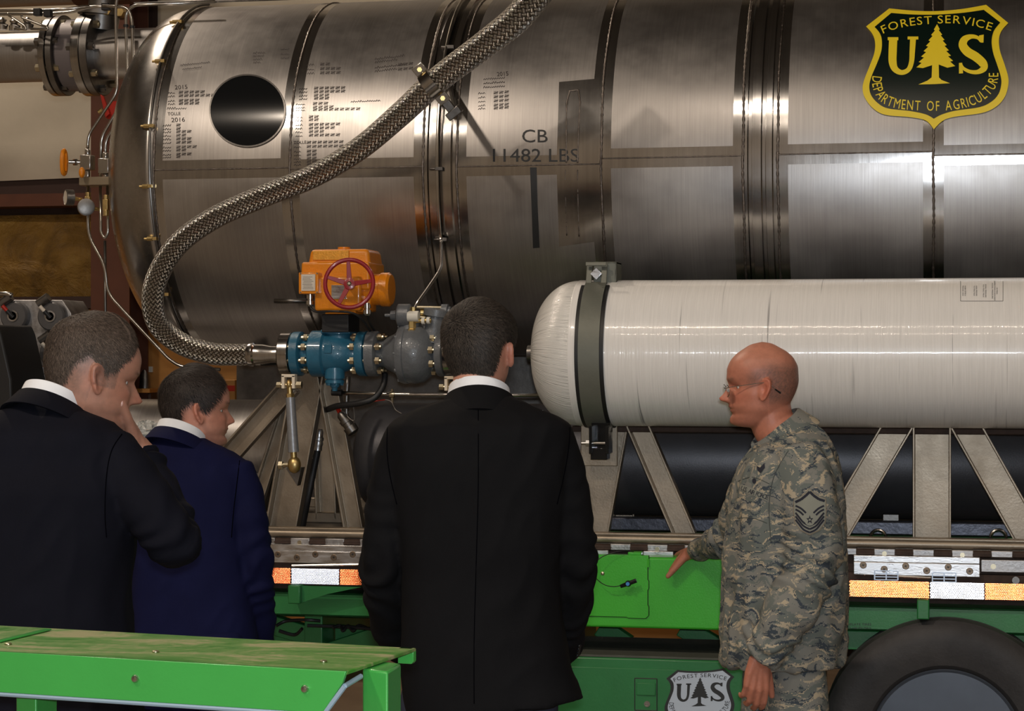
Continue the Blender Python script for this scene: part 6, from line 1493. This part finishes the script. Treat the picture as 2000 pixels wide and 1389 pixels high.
        D += W * torso_amp * fold * (1.1 * q + .7 * (1 - 2 * np.abs(q2)) * tight)
        a2 = a + N * D[:, None]; set_co(me, a2); shift(me, s.o); o = link_mesh(name, me, mt, s.root, True, 0, 180)
        if label: o['label'] = label
        return o
    def bvh(s, ob):
        me = ob.data; off = wloc(ob); return BVHTree.FromPolygons([v.co + off for v in me.vertices], [tuple(p.vertices) for p in me.polygons])
    def cast(s, tree, u, v, off=0.0):
        d = ray(u, v).normalized(); h, n, i, t = tree.ray_cast(CAMP, d)
        return None if h is None else h - d * off
    def seam(s, tree, px, r=0.0013, name='seam', parent=None, m=None, sub=5):
        P_ = smooth_path([Vector((u, v, 0)) for u, v in px], sub); Q = [s.cast(tree, p.x, p.y, 0.0004) for p in P_]; Q = [q for q in Q if q is not None]
        if len(Q) > 3: MB().tube(Q, r, 6, 1).build(name, m or M['seam'], parent or s.root, angle=180)
    def collar(s, name, mt, c, rx, ry, yaw, tilt, h, th=0.0035, flare=0.35, drop=0.0, gap=0.0, n=64, roll=0.0, droll=0.010):
        """a folded band round the neck: c centre, tilt lowers the front; open at the throat by gap radians"""
        R = Matrix.Rotation(YAW + yaw, 3, 'Z') @ Matrix.Rotation(-tilt, 3, 'X') @ Matrix.Rotation(roll, 3, 'Y'); c = Vector(c); vs = []; fs = []
        # section: inner bottom, inner top, fold, outer bottom
        k = 7; A0 = gap / 2; closed = gap <= 0; m = n if closed else n + 1
        for i in range(m):
            a = A0 + (2 * PI - gap) * i / n; x, y = math.sin(a), math.cos(a); hh = h * (1 - .25 * max(0, y))
            sec = [(0, 0), (0, hh * .9), (th * .9, hh), (th * 2.0 + .002, hh * .93), (th * 2 + flare * hh + .002, hh * .1 - drop), (th * 1 + flare * hh, hh * .1 - drop), (th * .9, hh * .55)]
            for o_, z_ in sec: vs.append(c + R @ Vector((x * (rx + o_), y * (ry + o_), z_)))
        for i in range(n if closed else n):
            i2 = (i + 1) % m
            for j in range(k): j2 = (j + 1) % k; fs.append((i * k + j, i * k + j2, i2 * k + j2, i2 * k + j))
        if not closed: fs.append(tuple(range(k))); fs.append(tuple((m - 1) * k + j for j in range(k - 1, -1, -1)))
        return MB().add(vs, fs).build(name, mt, s.root, angle=50)
    def legs(s, mt, hip_z, hw=0.095, lead=0.0, fw=None, top_r=(0.115, 0.115), shoe=None, boots=False, cx=None, dd=0.0):
        """trousers down to the floor, with shoes pointing along fw"""
        fw = fw or CF_; rt = Vector((fw.y, -fw.x, 0)); base = s.o.copy() if cx is None else atd(cx, 694.5, s.d + dd); base.z = 0
        mb = MB(); mb.loft([[base + rt * (hw * 1.35 * math.cos(a)) + fw * (.085 * math.sin(a)) + UPV * z for a in np.linspace(0, 2 * PI, 33)[:-1]] for z in (hip_z - .10, hip_z + .04, hip_z + .12)])
        for sg in (-1, 1):
            h = base + rt * hw * sg; f_ = fw * (lead * sg)
            mb.tube([h + UPV * (hip_z + .02), h + UPV * (hip_z - .18) + f_ * .2, h + UPV * (.50) + f_ * .6 + fw * .015, h + UPV * .28 + f_ * .8, h + UPV * .035 + f_], [.082, .088, .086, .075, .066, .075, .082], 24, 6)
        me = remesh(mb, .012, 'trousers', 3, .5); a = co_of(me); N = nrm_of(me)
        D = np.array([mnoise.noise(Vector((p[0] * 9, p[1] * 9, p[2] * 5))) for p in a]) * .008 + np.array([mnoise.noise(Vector((p[0] * 16, p[1] * 16, p[2] * 18))) for p in a]) * .004; set_co(me, a + N * D[:, None]); shift(me, s.o); link_mesh('trousers', me, mt, s.root, True, 0, 180)
        for sg in (-1, 1):
            h = base + rt * hw * sg + fw * (lead * sg); b2 = MB(); rows = []
            for t, w_, hh in ((-.085, .020, .055), (-.07, .034, .075), (-.03, .038, .085), (.03, .040, .075), (.08, .047, .055), (.13, .046, .042), (.17, .034, .032), (.185, .014, .02)):
                rows.append([h + fw * t + rt * (w_ * math.cos(a)) + UPV * (hh * (math.sin(a) * .5 + .5)) for a in np.linspace(0, 2 * PI, 25)[:-1]])
            b2.loft(rows).build('shoe', M['leather'], s.root)
    def base_body(s, hip_z, sh_c, fw, arms):
        """the figure under the clothes: trunk, arms and legs as one surface with the head and hands"""
        rt = Vector((fw.y, -fw.x, 0)); b = s.o; sh = Vector(sh_c); hipc = Vector((b.x, b.y, hip_z))
        mid = (sh + hipc) / 2
        s.mb.tube([sh + UPV * .02, sh - UPV * .08, mid, hipc, hipc - UPV * .08], [.08, .105, .10, .105, .09], 20, 4)
        for sg in (-1, 1):
            h = hipc + rt * .085 * sg - UPV * .04; s.mb.caps([h, Vector((h.x, h.y, .48)), Vector((h.x, h.y, .07)), Vector((h.x, h.y, .04)) + fw * .10], [.068, .045, .032, .028], 14)
        for A in arms: s.mb.caps([Vector(p) for p in A], [.045, .036, .026][:len(A)] if len(A) == 3 else [.045] + [.036] * (len(A) - 2) + [.026], 14)
def hairline(front=.188, temple=.165, side=.11, ear=.15, back=.10, nape=.045):
    return [(0, front), (30, front), (50, temple), (66, side + .03), (76, side), (88, side + .005), (97, ear), (112, ear - .012), (126, back), (150, nape + .006), (180, nape)]
M['skin'] = skin_mat('skin')
def rotf(yaw): return Vector((-math.sin(YAW + yaw), math.cos(YAW + yaw), 0))

# ---------------------------------------------------------------- man in black, centre, back to the camera
p = Person('person seen from behind in a black suit jacket, short dark hair, in the centre', 935, 4.75, srgb(188, 136, 114)); p.browc = (0.03, .02, .015)
p.head((998, 693), 1, math.radians(-20), math.radians(-3), 0, .905, dd=0.03)
p.neck(p.P(934, 778, 0.05), .056)
sh = p.P(936, 850, 0.0)
AL = [p.P(790, 862, 0), p.P(748, 1085, 0), p.P(790, 1262, .22)]; AR = [p.P(1082, 862, 0), p.P(1120, 1085, 0), p.P(1085, 1262, .22)]
p.base_body(0.93, sh, CF_, [AL, AR])
hand(p.mb, AL[-1], CR_ * .6 - UPV * .5 + CF_ * .3, CF_ * -.3 - CR_ * .8, -1, (.5,) * 4); hand(p.mb, AR[-1], -CR_ * .6 - UPV * .5 + CF_ * .3, CR_ * .8 - CF_ * .3, 1, (.5,) * 4)
p.finish_body()
hm = hair_mat('dark_brown_hair', (.012, .009, .007, 1), (.075, .058, .045, 1))
p.hair(hairline(nape=.032, back=.07), lambda T, Z: .004 + .007 * np.clip((Z - .07) / .12, 0, 1), hm, 26000, .014, 1.0, whorl=[-.03, -.092, .185], capm=cap((.014, .011, .009, 1)))
p.legs(M['trouser'], .94)
mb = MB(); p.rings(mb, [(768, 900, 980, .055, .03), (780, 868, 1008, .075, .03), (800, 817, 1056, .095, .02), (818, 775, 1098, .108, .01), (832, 758, 1115, .115), (870, 757, 1114, .125), (950, 763, 1108, .135), (1050, 777, 1098, .135), (1130, 787, 1090, .13), (1200, 787, 1096, .13), (1300, 786, 1116, .14), (1376, 793, 1139, .15, 0, .018)])
la = p.sleeve(mb, [(800, 858), (775, 920), (757, 1010), (747, 1085, .01), (752, 1160, .06), (765, 1235, .16), (785, 1275, .23)], [.058, .058, .055, .051, .050, .047, .043, .036])
ra = p.sleeve(mb, [(1070, 858), (1093, 920), (1112, 1010), (1122, 1085, .01), (1118, 1160, .06), (1108, 1225, .12), (1098, 1282, .19)], [.058, .058, .055, .052, .051, .048, .042, .036])
j = p.garment('jacket', mb, M['suit'], .0075, ((la, .052), (ra, .052)), .0062, 3, .8)
tr_ = p.bvh(j)
p.seam(tr_, [(934, 800), (934, 950), (930, 1100), (926, 1250), (926, 1375)], .0009, 'back_seam')
p.seam(tr_, [(757, 835), (756, 880), (762, 930), (775, 985)], .0012, 'armhole_seam'); p.seam(tr_, [(1113, 835), (1110, 880), (1100, 935), (1088, 985)], .0012, 'armhole_seam')
p.collar('shirt_collar', M['shirt'], p.P(935, 791, .045), .0620, .080, math.radians(-4), math.radians(22), .040, .003, .10, .0)
p.collar('jacket_collar', M['suit'], p.P(936, 812, .04), .0715, .088, 0, math.radians(24), .038, .004, .50, .034)
for k in range(4):
    q = p.cast(tr_, 1131 - k * 1.0, 1262 + k * 6, 0.001)
    if q is not None: MB().ball(q, .005, 12, 8).build('cuff_button', M['gloss'], j)

# ---------------------------------------------------------------- man at far left with his hand to his chin
p = Person('person in black suit at far left, cropped brown hair, right hand held to the chin', 90, 4.5, srgb(184, 134, 112)); p.browc = (0.05, .035, .025)
p.head((192, 742), 1, math.radians(-71), math.radians(-15), 0, 1.035, dd=0.0)
p.neck(p.P(98, 812, 0.04), .062)
fw = rotf(math.radians(-35))
A1 = [p.P(205, 905, .0), p.P(338, 1055, -.035), p.P(318, 985, .07), p.P(298, 930, .11), p.P(279, 886, .133)]; A0 = [p.P(-70, 890, .06), p.P(-95, 1090, .10), p.P(-20, 1240, .28)]
p.base_body(0.93, p.P(80, 860, .03), fw, [A1, A0])
# the hand: wrist at the cuff, palm rising to the chin, thumb up along the jaw
w0 = p.P(272, 873, .135)
hd_ = (p.P(240, 812, .135) - w0)
chin = p.H @ (Vector((0, .095, .045)) * p.hs)
p.mb.caps([A1[-1], w0], [.030, .025], 14)
thd = (p.P(234, 797, .055) - p.P(251, 846, .09))
t3, _td = hand(p.mb, w0, hd_, CR_ * .75 + CF_ * .30 + UPV * .3, -1, (.95, 1.0, 1.0, 1.05), tw=thd, spread=.02, sc=1.0, L_=.080)
hand(p.mb, A0[-1], -UPV + CF_ * .2, -CR_, -1, (.4,) * 4)
p.finish_body(tone=lambda col, x, y, z, inh, rn, mx: mx(col, (.13, .10, .085), .62 * inh * ((z > .05) & (z < .17)) * (y < .04) * ((y < -.01) | (z > .105)) * (1 / (1 + np.exp(-(z - (.062)) * 160))) * (.6 + .4 * rn) * (1 - g(y + .02, .012) * g(z - .10, .03))))
q = t3 - CF_ * .0075 - CR_ * .001; MB().ball(q, (.0052, .003, .0075), 14, 10).build('thumbnail', mat('nail', srgb(214, 170, 158), .3), p.root)
hm = hair_mat('cropped_brown_hair', (.030, .021, .015, 1), (.15, .11, .085, 1))
p.hair([(0, .196), (24, .202), (38, .190), (50, .176), (60, .158), (70, .134), (78, .118), (88, .124), (98, .156), (112, .134), (126, .092), (150, .066), (180, .056)], lambda T, Z: .0015 + .010 * np.clip((Z - .13) / .07, 0, 1) ** 1.3 + .004 * np.clip((Z - .17) / .04, 0, 1) * (T < 1.0), hm, 24000, .010, .6, capm=cap((.10, .072, .055, 1)))
p.legs(M['navyblack'], .94, fw=fw, cx=85)
mb = MB(); p.rings(mb, [(778, 60, 128, .055, .04), (790, 32, 152, .075, .04), (806, -10, 186, .09, .04), (826, -60, 218, .105, .03), (852, -105, 246, .12, .02), (890, -122, 262, .13, .02), (960, -122, 266, .14), (1060, -105, 262, .14), (1150, -95, 252, .14), (1250, -98, 262, .14), (1340, -100, 272, .15), (1420, -105, 282, .155)])
ra = p.sleeve(mb, [(205, 880, .0), (250, 938, -.03), (300, 1005, -.05), (340, 1062, -.045), (342, 1040, .02), (322, 985, .07), (298, 930, .11), (279, 886, .135)], [.062, .066, .062, .058, .054, .050, .046, .040, .0335])
la = p.sleeve(mb, [(-60, 880, .06), (-90, 980, .08), (-95, 1090, .10), (-60, 1180, .18), (-22, 1235, .27)], [.06, .06, .055, .05, .04])
j = p.garment('jacket', mb, M['navyblack'], .0075, ((ra, .056), (la, .055)), .0058, 11, .9); tr_ = p.bvh(j)
p.seam(tr_, [(238, 848), (218, 880), (208, 930), (205, 1000), (208, 1050)], .0012, 'armhole_seam')
p.collar('shirt_collar', M['shirt'], p.P(98, 806, .035), .058, .070, math.radians(-35), math.radians(30), .042, .003, .08, .0, roll=-.06)
p.collar('jacket_collar', M['navyblack'], p.P(96, 826, .03), .068, .082, math.radians(-35), math.radians(30), .038, .004, .55, .014, roll=-.06)

# ---------------------------------------------------------------- man in navy suit, behind him
p = Person('person in navy blue suit with dark brown hair, looking right, second from the left', 385, 6.0, srgb(196, 140, 118)); p.browc = (0.04, .025, .02)
p.head((390, 808), 1, math.radians(-79), math.radians(-3), 0, .975, nose=.85, jaw=1.06)
p.neck(p.P(350, 868, 0.03), .064)
fw = rotf(math.radians(-38))
A1 = [p.P(448, 950, .0), p.P(498, 1090, -.03), p.P(503, 1250, .10)]; A0 = [p.P(285, 950, .06), p.P(250, 1090, .10), p.P(280, 1250, .22)]
p.base_body(0.88, p.P(370, 915, .02), fw, [A1, A0])
hand(p.mb, A1[-1], -UPV + CF_ * .3, CR_, 1, (.4,) * 4); hand(p.mb, A0[-1], -UPV + CF_ * .3, -CR_, -1, (.4,) * 4)
p.finish_body()
hm = hair_mat('dark_hair', (.014, .010, .008, 1), (.060, .045, .038, 1))
p.hair([(0, .200), (20, .202), (36, .190), (50, .176), (62, .154), (72, .130), (80, .120), (90, .128), (98, .152), (112, .132), (124, .080), (150, .058), (180, .050)], lambda T, Z: .005 + .009 * np.clip((Z - .07) / .12, 0, 1) - .006 * (T < .6), hm, 20000, .022, .35, capm=cap((.012, .009, .008, 1)))
p.legs(M['navy'], .90, fw=fw, cx=375)
mb = MB(); p.rings(mb, [(850, 318, 385, .05, .03), (860, 298, 405, .07, .03), (874, 276, 432, .085, .02), (892, 256, 466, .10, .01), (915, 246, 488, .115), (960, 244, 492, .125), (1050, 252, 488, .125), (1150, 258, 494, .125), (1250, 256, 502, .13), (1330, 254, 506, .135), (1375, 252, 510, .14)])
ra = p.sleeve(mb, [(455, 915, -.02), (478, 975, -.03), (490, 1040, -.035), (498, 1095, -.03), (502, 1150, .0), (506, 1210, .05), (508, 1262, .10)], [.056, .056, .053, .052, .050, .047, .042])
la = p.sleeve(mb, [(272, 915, .07), (258, 1000, .09), (252, 1090, .10), (262, 1180, .15), (278, 1245, .21)], [.055, .055, .05, .045, .038])
j = p.garment('jacket', mb, M['navy'], .0085, ((ra, .053), (la, .05)), .0058, 23, .9); tr_ = p.bvh(j)
p.seam(tr_, [(468, 900), (462, 950), (456, 1000), (452, 1050)], .0013, 'armhole_seam')
p.collar('shirt_collar', M['shirt'], p.P(350, 862, .025), .060, .070, math.radians(-38), math.radians(28), .038, .003, .08, .0, roll=-.05)
p.collar('jacket_collar', M['navy'], p.P(349, 880, .02), .070, .084, math.radians(-38), math.radians(27), .036, .004, .55, .014, roll=-.05)

# ---------------------------------------------------------------- airman in camouflage
p = Person('person in grey-green camouflage uniform, bald with glasses, facing left, one hand on the green box', 1545, 6.1, srgb(190, 124, 100)); p.browc = (0.16, .09, .06)
p.head((1493, 762), -1, math.radians(91), math.radians(-3), 0, 1.05, dd=-.075, nose=1.08)
p.neck(p.P(1537, 862, 0.0), .067)
fw = rotf(math.radians(100))
S1 = p.P(1498, 915, .17); E1 = p.P(1432, 1045, .45); W1 = atd(1362, 1077, 6.98)
A1 = [S1, E1, W1]; A0 = [p.P(1572, 915, -.18), p.P(1590, 1110, -.20), p.P(1488, 1288, -.20)]
p.base_body(0.86, p.P(1545, 910, 0), fw, [A1, A0])
# right hand flat on the box top, thumb hooked over its front edge
wr = at(1358, 1077, 6.94)
tipt = at(1308, 1118, 6.962)
hand(p.mb, wr, at(1342, 1078, 7.07) - wr, UPV + CR_ * -.1, -1, (.12, .12, .12, .15), tw=(tipt - at(1334, 1088, 6.965)), spread=.06, sc=1.0)
p.mb.caps([wr, at(1342, 1082, 6.985), at(1328, 1093, 6.968), at(1318, 1106, 6.963), at(1311, 1115, 6.964)], [.024, .020, .0135, .0115, .0095], 14)
wl = p.P(1482, 1290, -.20)
t3, _ = hand(p.mb, wl, -UPV - CR_ * .10 + CF_ * .02, -CF_ + CR_ * .15, -1, (.42, .50, .55, .62), thumb=(.45, .35), spread=.05, sc=.98, L_=.085)
def bald(col, x, y, z, inh, rn, mx):
    m = inh * (1 / (1 + np.exp(-(z - np.where(y > -.012, .132, .075)) * 140))) * (1 / (1 + np.exp((z - (.178 - .35 * np.clip(y + .02, 0, 1))) * 160))) * (1 / (1 + np.exp((y - .043) * 220))) * (1 - np.clip(g(y - .004, .016) * g(z - .105, .026) * 1.4, 0, 1))
    m = m * (np.abs(x) < .078 * 1.02)
    col = mx(col, (.085, .07, .062), .80 * m * (.55 + .45 * rn)); return mx(col, (.62, .30, .20), .35 * inh * g(z - .22, .04))
p.finish_body(tone=bald)
hl = p.H
def hp_(x, y, z): return hl @ (Vector((x, y, z)) * p.hs)
gl_ = MB()
for sg in (-1, 1):
    gl_.tube([hp_(.086 * sg, -.03, .118), hp_(.084 * sg, -.012, .135), hp_(.080 * sg, .005, .138), hp_(.070 * sg, .05, .134), hp_(.060 * sg, .094, .130)], .0011, 6, 4)
    gl_.tube([hp_(sg * (.033 + .025 * math.cos(a)), .097 - .004 * abs(math.cos(a)), .120 + .017 * math.sin(a)) for a in np.linspace(0, 2 * PI, 25)[:-1]], .0009, 6, 1, True)
gl_.tube([hp_(-.010, .097, .126), hp_(0, .101, .129), hp_(.010, .097, .126)], .0011, 6, 3)
gl2 = gl_.build('eyeglasses', M['steel'], p.root)
glass = NT('lens_glass'); glass.b.inputs['Transmission Weight'].default_value = 1; glass.b.inputs['Roughness'].default_value = 0.02; glass.b.inputs['IOR'].default_value = 1.3
for sg in (-1, 1):
    MB().loft([[hp_(sg * (.033 + .024 * math.cos(a)), .0965 - .004 * abs(math.cos(a)) + o_, .120 + .0165 * math.sin(a)) for a in np.linspace(0, 2 * PI, 25)[:-1]] for o_ in (0, .0012)]).build('lens', glass.m, gl2)
    MB().caps([hp_(.086 * sg, -.030, .118), hp_(.087 * sg, -.042, .108)], [.0022, .0026], 10).build('temple_tip', M['gloss'], gl2)
p.legs(M['camo'], .86, fw=fw, cx=1532, lead=.03, hw=.10)
mb = MB(); p.rings(mb, [(838, 1502, 1574, .07, 0, .03), (850, 1484, 1590, .10, 0, .036), (868, 1464, 1608, .15, 0, .036), (890, 1450, 1622, .18, 0, .028), (918, 1441, 1634, .20, 0, .015), (960, 1434, 1643, .215), (1020, 1428, 1646, .215), (1100, 1418, 1648, .21), (1200, 1413, 1650, .205), (1262, 1409, 1648, .205), (1296, 1414, 1645, .20, 0, .006)], e=2.35)
la = p.sleeve(mb, [(1560, 888, -.13), (1576, 950, -.18), (1583, 1020, -.20), (1585, 1085, -.205), (1572, 1140, -.215), (1545, 1190, -.22), (1512, 1245, -.215), (1487, 1290, -.205)], [.070, .082, .084, .082, .078, .072, .062, .052])
SR = [S1 + Vector((0, 0, 0.0)), p.P(1470, 965, .27), E1, atd(1398, 1062, 6.76), atd(1357, 1078, 6.98)]
mb.tube(SR, [.075, .07, .062, .048, .030], 24, 5)
j = p.garment('camouflage_coat', mb, M['camo'], .0075, ((la, .082), (SR, .062)), .0100, 31, 1.25, tight=1.4); tr_ = p.bvh(j)
p.collar('coat_collar', M['camo'], p.P(1529, 856, 0), .070, .078, math.radians(97), math.radians(34), .050, .004, .60, .020, gap=.5)
p.seam(tr_, [(1540, 880), (1512, 930), (1502, 990), (1506, 1060)], .0012, 'armhole_seam', m=mat('camo_seam', srgb(70, 76, 74), .9))
def dec(tree, polys, m, name, off, step=4, stuff=False):
    F = Flat(); F.v, F.f, F.mi = polys.v, polys.f, polys.mi
    o = F.make(name, lambda u, v, of: p.cast(tree, u, v, of), m, p.root, step, off, 0, step)
    if stuff: o['kind'] = 'stuff'
    return o
def Q(pts, ox=1400, oy=780, k=4.087): return [(ox + x / k, oy + y / k) for x, y in pts]
navyth = mat('navy_thread', srgb(34, 36, 48), .9); sage = mat('sage_cloth', srgb(136, 138, 128), .9); tanb = mat('tan_border', srgb(128, 116, 98), .9)
out = [(740, 708), (775, 745), (820, 772), (872, 792), (877, 900), (868, 985), (820, 1050), (742, 1086), (668, 1050), (620, 985), (610, 890), (613, 798), (665, 775), (708, 745)]
F = Flat(); F.poly(Q(out)); pt = dec(tr_, F, tanb, 'rank_patch', .0022, 3)
cx_, cy_ = 742, 890
def inn(s_): return [(cx_ + (x - cx_) * s_, cy_ + (y - cy_) * s_) for x, y in out]
F = Flat(); F.poly(Q(inn(.955))); dec(tr_, F, sage, 'patch_field', .0030, 3)
F = Flat()
F.stroke(Q([(626, 822), (672, 800), (712, 768), (742, 738), (772, 768), (815, 798), (862, 812)]), 5.0)
for k, (y0, yc_) in enumerate([(850, 0), (879, 0), (906, 1010), (934, 1037), (962, 1064)]):
    a0 = [(628, y0), (672, y0 + 22), (712, y0 + 58)] if k == 0 else [(628, y0), (664, y0 + 20), (692, y0 + 46)] if k == 1 else [(628, y0), (655, y0 + 34), (692, y0 + 78), (742, yc_)]
    for sg in (1, -1):
        P_ = smooth_path([Vector((742 + sg * (x - 742), y, 0)) for x, y in a0], 4); F.stroke(Q([(q_.x, q_.y) for q_ in P_]), 3.6)
star = [(742 + (30 if i % 2 == 0 else 12) * math.sin(PI * i / 5), 962 - (38 if i % 2 == 0 else 15) * math.cos(PI * i / 5)) for i in range(10)]
dec(tr_, F, navyth, 'chevrons', .0036, 3, True)
F = Flat(); F.poly(Q([(742 + 44 * math.cos(a), 960 + 50 * math.sin(a)) for a in np.linspace(0, 2 * PI, 25)[:-1]])); dec(tr_, F, sage, 'patch_centre', .0042, 3)
F = Flat(); F.poly(Q(star)); dec(tr_, F, navyth, 'patch_star', .0050, 0)
F = Flat(); F.poly(Q([(742 + 9 * math.cos(a), 962 + 9 * math.sin(a)) for a in np.linspace(0, 2 * PI, 13)[:-1]])); dec(tr_, F, sage, 'star_dot', .0057, 0)
F = Flat(); F.poly(Q([(175, 668), (402, 760), (402, 812), (175, 722)])); dec(tr_, F, sage, 'name_tape', .0022, 3)
F = Flat(); F.arc_text('U.S. AIR FORCE', Q([(190, 722), (290, 762), (400, 800)]), 8.5, .85, .035); dec(tr_, F, navyth, 'tape_lettering', .0032, 2, True)
F = Flat(); F.poly(Q([(315, 530), (345, 545), (380, 508), (384, 545), (350, 588), (325, 570)])); dec(tr_, F, navyth, 'chest_badge', .0028, 3)
F = Flat(); F.poly(Q([(298 + 16 * math.cos(a), 652 + 22 * math.sin(a)) for a in np.linspace(0, 2 * PI, 13)[:-1]])); dec(tr_, F, navyth, 'round_pin', .0028, 3)
cs = mat('camo_seam2', srgb(78, 84, 80), .9)
p.seam(tr_, [(1440, 1012), (1470, 1012), (1498, 1022)], .0011, 'pocket_seam', m=cs); p.seam(tr_, [(1442, 940), (1470, 932), (1502, 945)], .0011, 'pocket_seam', m=cs)
